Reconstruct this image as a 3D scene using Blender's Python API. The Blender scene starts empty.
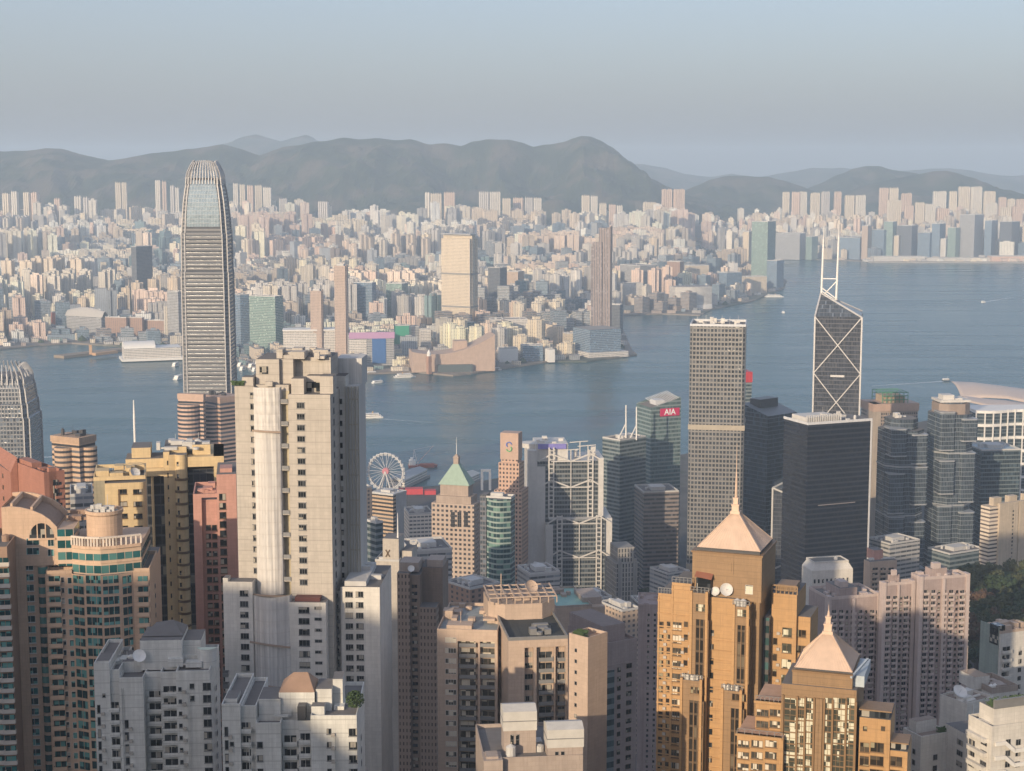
import bpy, math, random
from mathutils import Vector, Matrix, noise
R = math.radians
random.seed(7)
scene = bpy.context.scene
COL = scene.collection

# ---------------------------------------------------------------- camera
FPX, CAMZ, HROW = 1638.0, 405.0, 167.0
PITCH = math.atan((385.5 - HROW) / FPX)
cam_d = bpy.data.cameras.new("camera")
cam_d.sensor_width = 36.0
cam_d.lens = 36.0 * FPX / 1024.0
cam_d.clip_start = 1.0
cam_d.clip_end = 60000.0
cam = bpy.data.objects.new("camera", cam_d)
cam.location = (0, 0, CAMZ)
cam.rotation_euler = (R(90) - PITCH, 0, 0)
COL.objects.link(cam)
scene.camera = cam

# ---------------------------------------------------------------- light
SUN_EL, SUN_AZ = 14.5, 30.0        # azimuth: degrees left of straight behind the camera
to_sun = Vector((-math.sin(R(SUN_AZ)) * math.cos(R(SUN_EL)), -math.cos(R(SUN_AZ)) * math.cos(R(SUN_EL)), math.sin(R(SUN_EL))))
sun_d = bpy.data.lights.new("sun", 'SUN')
sun_d.energy = 2.85
sun_d.angle = R(0.5)
sun_d.color = (1.0, 0.80, 0.56)
sun = bpy.data.objects.new("sun", sun_d)
sun.rotation_euler = (-to_sun).to_track_quat('-Z', 'Y').to_euler()
sun.location = (0, 0, 900)
COL.objects.link(sun)
world = bpy.data.worlds.new("World")
scene.world = world
world.use_nodes = True
wn = world.node_tree
wn.nodes.clear()
wo = wn.nodes.new('ShaderNodeOutputWorld')
bg = wn.nodes.new('ShaderNodeBackground')
sky = wn.nodes.new('ShaderNodeTexSky')
sky.sky_type = 'NISHITA'
sky.sun_disc = False
sky.sun_elevation = R(SUN_EL)
sky.sun_rotation = math.atan2(to_sun.x, to_sun.y)
sky.air_density = 1.0
sky.dust_density = 3.0
sky.ozone_density = 3.0
bg.inputs['Strength'].default_value = 0.15
tint_n = wn.nodes.new('ShaderNodeMix'); tint_n.data_type = 'RGBA'; tint_n.blend_type = 'MULTIPLY'
tint_n.inputs[0].default_value = 1.0; tint_n.inputs[7].default_value = (.96, .905, .965, 1)     # smoggy winter sky: less green than the clean-air model
wn.links.new(sky.outputs[0], tint_n.inputs[6])
veil = wn.nodes.new('ShaderNodeMix'); veil.data_type = 'RGBA'; veil.inputs[0].default_value = .55      # even smog veil over the clear-sky model
veil.inputs[7].default_value = (1.62, 1.68, 1.87, 1)
wn.links.new(tint_n.outputs[2], veil.inputs[6])
wn.links.new(veil.outputs[2], bg.inputs[0])
wn.links.new(bg.outputs[0], wo.inputs[0])
scene.view_settings.view_transform = 'Standard'
scene.view_settings.look = 'None'
scene.view_settings.gamma = 1.0
scene.view_settings.exposure = 0.86
scene.cycles.use_denoising = True
scene.cycles.max_bounces = 5
scene.cycles.diffuse_bounces = 2
scene.cycles.glossy_bounces = 2
scene.cycles.volume_bounces = 1
scene.cycles.sample_clamp_indirect = 3.0
HAZE_DENSITY = 0.88e-4

# ---------------------------------------------------------------- pixel -> world
CP, SP = math.cos(PITCH), math.sin(PITCH)
def ray(px, row):
    xc, yc = (px - 512.0) / FPX, (385.5 - row) / FPX
    return Vector((xc, CP + yc * SP, -SP + yc * CP))
def at(px, row, Y):
    d = ray(px, row); return Vector((0, 0, CAMZ)) + d * (Y / d.y)
def ground(px, row, z=0.0):
    d = ray(px, row); t = (z - CAMZ) / d.z
    return Vector((0, 0, CAMZ)) + d * t
def project(p):
    dx, dy, dz = p[0], p[1], p[2] - CAMZ
    dep = dy * CP - dz * SP
    up = dy * SP + dz * CP
    if dep < 1: return None
    return (512 + FPX * dx / dep, 385.5 - FPX * up / dep, dep)

# ---------------------------------------------------------------- materials
def nodes_of(name):
    m = bpy.data.materials.new(name); m.use_nodes = True
    nt = m.node_tree; b = nt.nodes['Principled BSDF']
    return m, nt, b
def N(nt, t, **kw):
    n = nt.nodes.new(t)
    for k, v in kw.items(): setattr(n, k, v)
    return n
def math_(nt, op, a, b=None, c=None):
    n = nt.nodes.new('ShaderNodeMath'); n.operation = op
    for i, v in enumerate((a, b, c)):
        if v is None: continue
        if isinstance(v, (int, float)): n.inputs[i].default_value = v
        else: nt.links.new(v, n.inputs[i])
    return n.outputs[0]
def mixc(nt, f, a, b):
    n = nt.nodes.new('ShaderNodeMix'); n.data_type = 'RGBA'
    for i, v in ((0, f), (6, a), (7, b)):
        if isinstance(v, (int, float)): n.inputs[i].default_value = v
        elif isinstance(v, tuple): n.inputs[i].default_value = v if len(v) == 4 else (*v, 1)
        else: nt.links.new(v, n.inputs[i])
    return n.outputs[2]
def mixf(nt, f, a, b):
    n = nt.nodes.new('ShaderNodeMix')
    for i, v in ((0, f), (2, a), (3, b)):
        if isinstance(v, (int, float)): n.inputs[i].default_value = v
        else: nt.links.new(v, n.inputs[i])
    return n.outputs[0]
def noise_(nt, scale, vec=None, detail=3, sc3=None):
    t = nt.nodes.new('ShaderNodeTexNoise'); t.inputs['Scale'].default_value = scale; t.inputs['Detail'].default_value = detail
    if vec is None:
        vec = nt.nodes.new('ShaderNodeTexCoord').outputs['Object']
    if sc3:
        mp = nt.nodes.new('ShaderNodeMapping'); mp.inputs['Scale'].default_value = sc3
        nt.links.new(vec, mp.inputs[0]); vec = mp.outputs[0]
    nt.links.new(vec, t.inputs['Vector'])
    return t.outputs['Fac']
def ramp(nt, fac, stops, interp='LINEAR'):
    r = nt.nodes.new('ShaderNodeValToRGB'); r.color_ramp.interpolation = interp
    el = r.color_ramp.elements
    while len(el) < len(stops): el.new(0.5)
    for e, (p, c) in zip(el, stops):
        e.position = p; e.color = (*c, 1)
    nt.links.new(fac, r.inputs[0]); return r.outputs[0]
def dk(c, f): return tuple(min(1, x * f) for x in c)

MATS = {}
def wall(name, c, rough=.85, stain=.25, band=0.0, fh=3.2):
    """rendered or tiled wall: rain streaks, blotches, an optional floor joint line"""
    if name in MATS: return MATS[name]
    m, nt, b = nodes_of(name); c = dk(c, .86)
    streak = noise_(nt, 1.0, None, 4, (.9, .9, .05))
    blot = noise_(nt, .12, None, 4)
    s = math_(nt, 'MULTIPLY', math_(nt, 'SUBTRACT', streak, .38), 1.9)
    col = mixc(nt, s, dk(c, 1 - stain), c)
    b2 = math_(nt, 'MULTIPLY', math_(nt, 'SUBTRACT', blot, .4), 2.2)
    col = mixc(nt, math_(nt, 'MULTIPLY', b2, .5), col, dk(c, 1.12))
    # tile courses and patch repairs
    uvt = N(nt, 'ShaderNodeUVMap', uv_map='UVMap'); br = N(nt, 'ShaderNodeTexBrick'); nt.links.new(uvt.outputs[0], br.inputs['Vector'])
    br.inputs['Scale'].default_value = 1.0; br.inputs['Brick Width'].default_value = 1.9; br.inputs['Row Height'].default_value = 1.05; br.inputs['Mortar Size'].default_value = .03; br.inputs['Bias'].default_value = .0
    br.inputs['Color1'].default_value = (1, 1, 1, 1); br.inputs['Color2'].default_value = (.86, .86, .86, 1); br.inputs['Mortar'].default_value = (.66, .66, .66, 1)
    mm = nt.nodes.new('ShaderNodeMix'); mm.data_type = 'RGBA'; mm.blend_type = 'MULTIPLY'; mm.inputs[0].default_value = .6
    nt.links.new(col, mm.inputs[6]); nt.links.new(br.outputs['Color'], mm.inputs[7]); col = mm.outputs[2]
    drip = noise_(nt, 1.0, None, 3, (2.6, 2.6, .09)); dm = math_(nt, 'MULTIPLY', math_(nt, 'GREATER_THAN', drip, .63), .35)
    col = mixc(nt, dm, col, dk(c, .55))
    if band:
        uv = N(nt, 'ShaderNodeUVMap', uv_map='UVMap'); sx = N(nt, 'ShaderNodeSeparateXYZ'); nt.links.new(uv.outputs[0], sx.inputs[0])
        f = math_(nt, 'FRACT', math_(nt, 'DIVIDE', sx.outputs[1], fh))
        ln = math_(nt, 'LESS_THAN', f, .09)
        col = mixc(nt, math_(nt, 'MULTIPLY', ln, band), col, dk(c, .45))
    nt.links.new(col, b.inputs['Base Color'])
    b.inputs['Roughness'].default_value = rough
    MATS[name] = m; return m
def plain(name, c, rough=.6, metal=0.0):
    if name in MATS: return MATS[name]
    m, nt, b = nodes_of(name)
    n = noise_(nt, .5, None, 3)
    nt.links.new(mixc(nt, n, dk(c, .8), dk(c, 1.15)), b.inputs['Base Color'])
    b.inputs['Roughness'].default_value = rough; b.inputs['Metallic'].default_value = metal
    MATS[name] = m; return m
def glass(name, dark, mid, light, rough=.12, pl=.2):
    """window glass: every pane differs (curtains drawn, dark rooms, sky reflected), hashed by its place"""
    if name in MATS: return MATS[name]
    m, nt, b = nodes_of(name)
    g = N(nt, 'ShaderNodeNewGeometry')
    sn = N(nt, 'ShaderNodeVectorMath', operation='SNAP'); sn.inputs[1].default_value = (1.25, 1.25, 1.5)
    nt.links.new(g.outputs['Position'], sn.inputs[0])
    wnz = N(nt, 'ShaderNodeTexWhiteNoise', noise_dimensions='3D'); nt.links.new(sn.outputs[0], wnz.inputs[0])
    col = ramp(nt, wnz.outputs[0], [(0, dark), (.45, dk(dark, 1.7)), (.6, mid), (1 - pl, mid), (min(.999, 1.001 - pl), light)], 'CONSTANT')
    nt.links.new(col, b.inputs['Base Color'])
    b.inputs['Roughness'].default_value = rough
    b.inputs['IOR'].default_value = 1.5
    MATS[name] = m; return m
def facade(name, wc, gc, fh=3.4, bay=1.6, ww=.7, wh=.6, gl=None, rough_w=.7, rough_g=.15, metal_g=0.0, metal_w=0.0, light=.09,
           big=None, tint=False, stain=.2, v0=.5, spec=.5, var=1.0):
    """curtain wall or punched windows drawn in metres on the UV map; gl: colour of the lighter panes; big=(n, colour): a heavier band every n floors"""
    if name in MATS: return MATS[name]
    m, nt, b = nodes_of(name)
    uv = N(nt, 'ShaderNodeUVMap', uv_map='UVMap'); sx = N(nt, 'ShaderNodeSeparateXYZ'); nt.links.new(uv.outputs[0], sx.inputs[0])
    u = math_(nt, 'DIVIDE', sx.outputs[0], bay); v = math_(nt, 'DIVIDE', sx.outputs[1], fh)
    fu = math_(nt, 'FRACT', u); fv = math_(nt, 'FRACT', v)
    mu = math_(nt, 'LESS_THAN', math_(nt, 'ABSOLUTE', math_(nt, 'SUBTRACT', fu, .5)), ww / 2)
    mv = math_(nt, 'LESS_THAN', math_(nt, 'ABSOLUTE', math_(nt, 'SUBTRACT', fv, v0)), wh / 2)
    mask = math_(nt, 'MULTIPLY', mu, mv)
    cell = N(nt, 'ShaderNodeCombineXYZ')
    nt.links.new(math_(nt, 'FLOOR', u), cell.inputs[0]); nt.links.new(math_(nt, 'FLOOR', v), cell.inputs[1])
    oi = N(nt, 'ShaderNodeObjectInfo'); nt.links.new(oi.outputs['Random'], cell.inputs[2])
    wnz = N(nt, 'ShaderNodeTexWhiteNoise', noise_dimensions='3D'); nt.links.new(cell.outputs[0], wnz.inputs[0])
    gl = gl or dk(gc, 2.2)
    gcol = ramp(nt, wnz.outputs[0], [(0, dk(gc, 1 - .3 * var)), (.4, gc), (.75, dk(gc, 1 + .35 * var)), (1 - light, gl)], 'CONSTANT')
    if tint:
        at_ = N(nt, 'ShaderNodeVertexColor', layer_name='tint'); wcol = at_.outputs[0]
        wcol2 = mixc(nt, 1.0, wcol, wcol)
        blot = noise_(nt, .02, N(nt, 'ShaderNodeNewGeometry').outputs['Position'], 3)
        hs = N(nt, 'ShaderNodeHueSaturation'); nt.links.new(wcol, hs.inputs['Color'])
        nt.links.new(math_(nt, 'ADD', .75, math_(nt, 'MULTIPLY', blot, .5)), hs.inputs['Value'])
        wcol = hs.outputs[0]
    else:
        streak = noise_(nt, .5, None, 4, (.9, .9, .06))
        wcol = mixc(nt, streak, dk(wc, 1 - stain), dk(wc, 1 + stain * .4))
    col = mixc(nt, mask, wcol, gcol)
    metal = mixf(nt, mask, metal_w, metal_g)
    if big:
        n, bc = big
        bm_ = math_(nt, 'LESS_THAN', math_(nt, 'FRACT', math_(nt, 'DIVIDE', v, n)), 1.0 / n)
        col = mixc(nt, bm_, col, bc)
    nt.links.new(col, b.inputs['Base Color'])
    nt.links.new(mixf(nt, mask, rough_w, rough_g), b.inputs['Roughness'])
    nt.links.new(metal, b.inputs['Metallic'])
    b.inputs['Specular IOR Level'].default_value = spec
    # slight unevenness of the panes
    bp = N(nt, 'ShaderNodeBump'); bp.inputs['Strength'].default_value = .25; bp.inputs['Distance'].default_value = .2
    nt.links.new(mask, bp.inputs['Height']); bp.invert = True
    wv = N(nt, 'ShaderNodeBump'); wv.inputs['Strength'].default_value = .22; wv.inputs['Distance'].default_value = 1.2       # panes are never quite flat: uneven reflections
    nt.links.new(noise_(nt, .11, None, 3), wv.inputs['Height']); nt.links.new(wv.outputs[0], bp.inputs['Normal'])
    nt.links.new(bp.outputs[0], b.inputs['Normal'])
    MATS[name] = m; return m

# ---------------------------------------------------------------- mesh builder
class MB:
    def __init__(s): s.v = []; s.f = []; s.m = []; s.uv = []; s.t = []; s.tint = (.7, .6, .5)
    def face(s, pts, m=0, uv=None):
        i = len(s.v); s.v.extend([tuple(p) for p in pts]); s.f.append(tuple(range(i, i + len(pts)))); s.m.append(m)
        if uv is None:
            a = Vector(pts[0]); n = Vector((0, 0, 0))
            for k in range(1, len(pts) - 1): n += (Vector(pts[k]) - a).cross(Vector(pts[k + 1]) - a)
            if n.length > 1e-9: n.normalize()
            if abs(n.z) > .75: uv = [(p[0], p[1]) for p in pts]
            else:
                t = Vector((-n.y, n.x, 0)).normalized()
                us = [Vector(p).dot(t) for p in pts]; u0 = min(us)
                uv = [(x - u0, p[2]) for x, p in zip(us, pts)]
        s.uv.append(uv); s.t.append(s.tint)
    def prism(s, poly, z0, z1, mw=0, mr=None, cum=False, bottom=False, poly1=None):
        """poly: CCW outline"""
        mr = mw if mr is None else mr
        q = poly1 or poly; n = len(poly); acc = 0
        for i in range(n):
            a, b = poly[i], poly[(i + 1) % n]; c, d = q[(i + 1) % n], q[i]
            L = math.hypot(b[0] - a[0], b[1] - a[1])
            o = acc if cum else 0
            s.face([(a[0], a[1], z0), (b[0], b[1], z0), (c[0], c[1], z1), (d[0], d[1], z1)], mw, [(o, z0), (o + L, z0), (o + L, z1), (o, z1)])
            acc += L
        s.face([(p[0], p[1], z1) for p in q], mr)
        if bottom: s.face([(p[0], p[1], z0) for p in reversed(poly)], mr)
    def box(s, x0, x1, y0, y1, z0, z1, mw=0, mr=None, bottom=True):
        s.prism([(x0, y0), (x1, y0), (x1, y1), (x0, y1)], z0, z1, mw, mr, bottom=bottom)
    def obox(s, cx, cy, w, d, ang, z0, z1, mw=0, mr=None, bottom=True):
        c, n = math.cos(ang), math.sin(ang)
        s.prism([(cx + c * x - n * y, cy + n * x + c * y) for x, y in ((-w/2, -d/2), (w/2, -d/2), (w/2, d/2), (-w/2, d/2))], z0, z1, mw, mr, bottom=bottom)
    def pyramid(s, poly, z0, apex, m=0):
        n = len(poly)
        for i in range(n):
            a, b = poly[i], poly[(i + 1) % n]
            s.face([(a[0], a[1], z0), (b[0], b[1], z0), apex], m)
    def tube(s, p, q, r, r2=None, n=8, m=0, caps=True):
        p, q = Vector(p), Vector(q); r2 = r if r2 is None else r2
        d = (q - p).normalized(); a = d.orthogonal().normalized(); b = d.cross(a)
        A = [p + (a * math.cos(2*math.pi*i/n) + b * math.sin(2*math.pi*i/n)) * r for i in range(n)]
        B = [q + (a * math.cos(2*math.pi*i/n) + b * math.sin(2*math.pi*i/n)) * r2 for i in range(n)]
        for i in range(n):
            j = (i + 1) % n; s.face([A[i], A[j], B[j], B[i]], m)
        if caps:
            s.face(list(reversed(A)), m); s.face(B, m)
    def bar(s, p, q, w, h=None, m=0):
        """square bar between two points"""
        p, q = Vector(p), Vector(q); h = w if h is None else h
        d = (q - p).normalized(); up = Vector((0, 0, 1)) if abs(d.z) < .95 else Vector((0, 1, 0))
        a = d.cross(up).normalized() * w / 2; b = a.cross(d).normalized() * h / 2
        c = [-a - b, a - b, a + b, -a + b]
        for i in range(4):
            j = (i + 1) % 4; s.face([p + c[i], p + c[j], q + c[j], q + c[i]], m)
        s.face([p + k for k in reversed(c)], m); s.face([q + k for k in c], m)
    def lathe(s, cx, cy, prof, n=16, m=0):
        for (r0, z0), (r1, z1) in zip(prof, prof[1:]):
            for i in range(n):
                a0, a1 = 2*math.pi*i/n, 2*math.pi*(i+1)/n
                P = lambda r, z, a: (cx + r*math.cos(a), cy + r*math.sin(a), z)
                u0, u1 = a0 * max(r0, r1), a1 * max(r0, r1)
                s.face([P(r0, z0, a0), P(r0, z0, a1), P(r1, z1, a1), P(r1, z1, a0)], m, [(u0, z0), (u1, z0), (u1, z1), (u0, z1)])
    def grid(s, fn, nu, nv, m=0):
        P = [[fn(i / nu, j / nv) for i in range(nu + 1)] for j in range(nv + 1)]
        for j in range(nv):
            for i in range(nu): s.face([P[j][i], P[j][i+1], P[j+1][i+1], P[j+1][i]], m)
    def mesh(s, name, mats, tint=False, smooth=False):
        me = bpy.data.meshes.new(name); me.from_pydata(s.v, [], s.f)
        for m in (mats if isinstance(mats, (list, tuple)) else [mats]): me.materials.append(m)
        me.polygons.foreach_set('material_index', s.m)
        uvl = me.uv_layers.new(name='UVMap')
        uvl.data.foreach_set('uv', [c for f in s.uv for p in f for c in p])
        if tint:
            ca = me.color_attributes.new('tint', 'FLOAT_COLOR', 'CORNER')
            ca.data.foreach_set('color', [c for f, t in zip(s.f, s.t) for _ in f for c in (*t, 1.0)])
        if smooth:
            me.polygons.foreach_set('use_smooth', [True] * len(s.f))
        me.update(); return me
    def build(s, name, mats, parent=None, tint=False, smooth=False):
        o = bpy.data.objects.new(name, s.mesh(name, mats, tint, smooth)); COL.objects.link(o)
        if parent: o.parent = parent
        return o
def weld(o, d=.01):
    import bmesh
    bm = bmesh.new(); bm.from_mesh(o.data); bmesh.ops.remove_doubles(bm, verts=bm.verts, dist=d); bm.to_mesh(o.data); bm.free()
    return o
def tag(o, label=None, cat=None, group=None, kind=None):
    if label: o['label'] = label
    if cat: o['category'] = cat
    if group: o['group'] = group
    if kind or cat: o['kind'] = kind or 'thing'
    return o
def empty(name, loc, rz=0.0):
    e = bpy.data.objects.new(name, None); e.location = loc; e.rotation_euler = (0, 0, rz); COL.objects.link(e); return e
def arc(cx, cy, r, a0, a1, n):
    return [(cx + r * math.cos(R(a0 + (a1 - a0) * i / n)), cy + r * math.sin(R(a0 + (a1 - a0) * i / n))) for i in range(n + 1)]
# ================================================================= setting
# ---- water
def sheet(name, pts, z, mat):
    m = MB(); m.face([(p[0], p[1], z) for p in pts]); return tag(m.build(name, mat), kind='structure')
wm, nt, b = nodes_of('harbour_water')
tc = N(nt, 'ShaderNodeTexCoord')
w1 = noise_(nt, .035, tc.outputs['Object'], 6, (1, .45, 1))
w2 = noise_(nt, .0016, tc.outputs['Object'], 4, (.5, 1.6, 1))
w3 = noise_(nt, .006, tc.outputs['Object'], 5, (.35, 2.4, 1))
bp = N(nt, 'ShaderNodeBump'); bp.inputs['Strength'].default_value = .8; bp.inputs['Distance'].default_value = 2.2
nt.links.new(w1, bp.inputs['Height']); nt.links.new(bp.outputs[0], b.inputs['Normal'])
nt.links.new(mixc(nt, w2, (.001, .050, .066), (.002, .078, .096)), b.inputs['Base Color'])
nt.links.new(math_(nt, 'ADD', .14, math_(nt, 'MULTIPLY', w3, .24)), b.inputs['Roughness'])
b.inputs['IOR'].default_value = 1.333; b.inputs['Specular IOR Level'].default_value = .33; b.inputs['Specular Tint'].default_value = (.55, .84, 1.0, 1)
sheet('harbour_water', [(-9000, 1000), (14000, 1000), (14000, 16000), (-9000, 16000)], 0.0, wm)

# ---- Kowloon ground: shore outline read off the waterline
shore_px = [(-420, 352), (0, 350), (40, 346), (72, 344), (150, 349), (178, 354), (236, 366), (300, 373), (368, 374.5), (416, 373), (453, 376.5), (471, 374.5), (512, 368),
            (549, 362.5), (587, 362.5), (637, 355.5), (632, 351), (622, 328), (624, 316), (662, 314.5), (700, 316), (712, 310), (752, 302), (784, 289), (787, 281), (770, 275),
            (700, 277), (697, 267), (705, 258), (775, 258.5), (870, 262), (1024, 263), (1400, 266)]
SHORE = [ground(*p) for p in shore_px]
KPOLY = [(p.x, p.y) for p in SHORE] + [(9500, 12500), (-7000, 12500), (-6500, 3300)]
def inside(x, y, poly):
    c = False; n = len(poly)
    for i in range(n):
        x1, y1 = poly[i]; x2, y2 = poly[(i + 1) % n]
        if (y1 > y) != (y2 > y) and x < (x2 - x1) * (y - y1) / (y2 - y1) + x1: c = not c
    return c
def shore_dist(x, y):
    p = Vector((x, y, 0)); best = 1e9
    for a, b_ in zip(SHORE, SHORE[1:]):
        d = b_ - a; t = max(0, min(1, (p - a).dot(d) / d.length_squared)); best = min(best, (a + d * t - p).length)
    return best
def kz(x, y):
    """height of the Kowloon ground: flat reclaimed land, rising toward the foot of the hills"""
    t = min(1, max(0, (x - 650) / 400)); t = t * t * (3 - 2 * t)
    z = 4.0 + max(0, min(y, 8600) - 5800) * .052 * (1 - t) + max(0, min(y, 8350) - 7480) * .15 * t
    for (cx, cy, rx, ry, h) in KNOLLS:
        q = ((x - cx) / rx) ** 2 + ((y - cy) / ry) ** 2
        if q < 1: z += h * (1 - q) ** 1.5
    return z
KNOLLS = []
for (px, row, rx, ry, h) in ((68, 240, 260, 260, 42), (20, 262, 200, 220, 24), (640, 228, 220, 200, 25), (768, 225, 190, 170, 45), (345, 296, 240, 150, 14), (470, 262, 200, 200, 20)):
    g = ground(px, row); KNOLLS.append((g.x, g.y, rx, ry, h))
gm, nt, b = nodes_of('city_ground')
n1 = noise_(nt, .004, None, 5); n2 = noise_(nt, .05, None, 3)
c1 = ramp(nt, n1, [(.42, (.24, .19, .15)), (.52, (.36, .29, .22)), (.6, (.05, .075, .035))])
nt.links.new(mixc(nt, n2, c1, (.12, .115, .11)), b.inputs['Base Color']); b.inputs['Roughness'].default_value = .9
m = MB()
m.prism(KPOLY, -3.0, 3.0, 0, 0)
tag(m.build('promenade_ground', gm), kind='structure')
m = MB()        # rising ground behind, a grid sheet just above the flat land
nx, ny = 110, 90
for j in range(ny):
    for i in range(nx):
        q = []
        for a, c in ((i, j), (i + 1, j), (i + 1, j + 1), (i, j + 1)):
            y = 3300 + (12000 - 3300) * c / ny; x = -4500 + 11500 * a / nx
            q.append((x, y, kz(x, y) - .4))
        if all(inside(p[0], p[1], KPOLY) for p in q): m.face(q)
tag(weld(m.build('kowloon_ground', gm, smooth=True)), kind='structure')

# ---- hills
def hill_mat(name, c0, c1, c2):
    m, nt, b = nodes_of(name)
    n1 = noise_(nt, .0048, None, 9); n2 = noise_(nt, .02, None, 5)
    c = ramp(nt, n1, [(.36, c0), (.5, c1), (.6, c2)])
    nt.links.new(mixc(nt, math_(nt, 'MULTIPLY', n2, .6), c, dk(c0, .5)), b.inputs['Base Color'])
    b.inputs['Roughness'].default_value = .95; b.inputs['Specular IOR Level'].default_value = .1
    return m
hm = hill_mat('hill_scrub', (.018, .032, .016), (.05, .06, .03), (.12, .098, .07))
def ridge(name, prof, Y, front, back, seed, z_foot=60.0, nv=70, step=2.6, amp=1.0, mat=None):
    """prof: (px,row) along the crest. A terrain sheet rising from its foot to the crest and falling away behind."""
    pxs = [p[0] for p in prof]
    def crest(px):
        for (a, ra), (b_, rb) in zip(prof, prof[1:]):
            if a <= px <= b_:
                t = (px - a) / (b_ - a); t = t * t * (3 - 2 * t) * .5 + t * .5
                return ra + (rb - ra) * t
        return prof[0][1] if px < pxs[0] else prof[-1][1]
    nu = int((pxs[-1] - pxs[0]) / step); P = []
    for j in range(nv + 1):
        v = j / nv * 1.5 - 1.0                       # -1 foot, 0 crest, .5 behind
        line = []
        for i in range(nu + 1):
            px = pxs[0] + (pxs[-1] - pxs[0]) * i / nu
            c = at(px, crest(px), Y)
            y = Y + v * (front if v < 0 else back * 2)
            x = c.x + 0 * v
            s = noise.fractal(Vector((x * .0011 + seed, y * .0007, seed)), 1.0, 2.1, 5)
            gully = abs(noise.noise(Vector((x * .0024 + seed * 3, y * .0008, 0))))
            if v < 0:
                t = 1 + v; prof_h = t ** 1.25
                w = min(1, -v * 3.5)
                z = z_foot + (c.z - z_foot) * (prof_h + amp * w * (.22 * s - .36 * gully + .1))
            else:
                w = min(1, v * 6)
                z = c.z - (c.z - z_foot) * (v * 2) ** 1.4 * .9 + amp * w * 40 * s
            rg = sum((1 - abs(noise.noise(Vector((x * f, y * f * .55, seed + f * 999))))) * a for f, a in ((.0042, 58), (.0095, 32), (.021, 15))) - 78
            z += rg * amp * min(1, abs(v) * 6) * (1 if v < 0 else .3)
            line.append((x, y, z + noise.noise(Vector((x * .012, y * .012, seed))) * 5.0))
        P.append(line)
    m = MB()
    for j in range(nv):
        for i in range(nu): m.face([P[j][i], P[j][i+1], P[j+1][i+1], P[j+1][i]])
    return tag(weld(m.build(name, mat or hm, smooth=name != 'hill_ridge')), kind='structure')
ridge('hill_ridge', [(-140, 158), (-60, 147), (0, 151), (22, 151), (45, 148), (58, 149), (85, 156), (108, 161), (125, 158), (150, 153), (170, 151), (190, 149), (222, 144), (240, 149), (258, 155), (283, 147), (321, 141),
                     (343, 138), (360, 139), (376, 138), (393, 140), (408, 139), (431, 144), (445, 143), (461, 146), (473, 141), (490, 139), (508, 139), (520, 142), (534, 146), (548, 144), (562, 142), (574, 138), (582, 136), (590, 136.5),
                     (600, 140), (612, 147), (624, 157), (637, 168), (652, 179), (668, 187), (690, 196), (720, 203), (760, 208)], 9400, 1500, 1800, 1.7, 100)
ridge('far_peak', [(150, 165), (200, 152), (225, 143), (245, 136), (256, 134.5), (268, 138), (281, 141), (295, 137), (306, 135), (313, 137), (316, 140), (335, 148), (380, 160)], 14500, 2500, 2500, 4.2, 100, amp=.5)
ridge('far_hills', [(560, 168), (600, 164), (642, 164), (662, 167), (687, 174), (710, 177), (732, 174), (760, 177), (790, 172), (813, 168), (843, 168), (880, 172), (950, 168), (1010, 176), (1100, 170)], 15500, 2500, 2500, 7.7, 60, amp=.5)
ridge('green_hill', [(650, 204), (680, 192), (697, 186), (712, 179), (725, 176.5), (737, 175.5), (768, 177), (783, 180), (800, 186), (830, 196), (860, 204)], 9900, 1300, 1200, 9.1, 70)
ridge('wooded_hill', [(770, 202), (800, 192), (820, 184), (843, 173), (856, 168), (868, 165.5), (880, 166), (893, 169.5), (905, 171), (930, 176), (960, 186), (1000, 198)], 10600, 1500, 1500, 12.6, 70)
ridge('bare_hill', [(800, 202), (840, 196), (875, 183), (897, 178.5), (918, 174), (935, 171), (946, 170.5), (957, 173), (968, 176), (985, 182), (1000, 189), (1012, 194), (1060, 200), (1120, 190)], 9500, 1300, 1500, 15.2, 80)

# ---- island slope below the lookout and the ridge behind it
def iz(x, y):
    """Hong Kong Island: the Peak ridge behind the camera, a steep drop, mid-levels, flat reclaimed shore"""
    if y > 0:
        front = 325 + 77.5 * math.exp(-(x / 45) ** 2)
        if y < 330: z = 130 + (front - 130) * max(0, 1 - y / 190) ** 1.35
        elif y < 1150: z = 130 - (y - 330) * .145
        else: z = max(4.0, 11 - (y - 1150) * .02)
        if x > 235 and 740 < y < 1240:      # wooded spur with the hillside park
            f = min(1, (x - 235) / 40) * min(1, (y - 740) / 60, (1240 - y) / 60); z += max(0, 132 - (y - 850) * .085 - z) * f * f * (3 - 2 * f)
        z += min(1, y / 60) * 6 * noise.noise(Vector((x * .006, y * .006, 2.0))) * (1 if y < 1100 else 0)
    else:
        xr = x + (-y) * math.tan(R(SUN_AZ))          # measured across the sunlight
        crest = 400 + 73 / (1 + math.exp((xr + 255) / 24))  # unseen crest, shaped so its shadow covers the lower near towers
        t = min(1, -y / 170)
        c0 = 325 + 77.5 * math.exp(-(x / 45) ** 2)
        z = c0 + (crest - c0) * t * t * (3 - 2 * t) if -y < 170 else crest - (-y - 170) * .25
        z += 5 * t * noise.noise(Vector((x * .01, y * .01, 5.0)))
    return z
im, nt, b = nodes_of('hillside_green')
n1 = noise_(nt, .03, None, 5); n2 = noise_(nt, .2, None, 4)
nt.links.new(mixc(nt, n2, ramp(nt, n1, [(.35, (.02, .035, .014)), (.55, (.045, .06, .025)), (.7, (.07, .065, .035))]), (.018, .028, .012)), b.inputs['Base Color'])
b.inputs['Roughness'].default_value = .95
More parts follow.
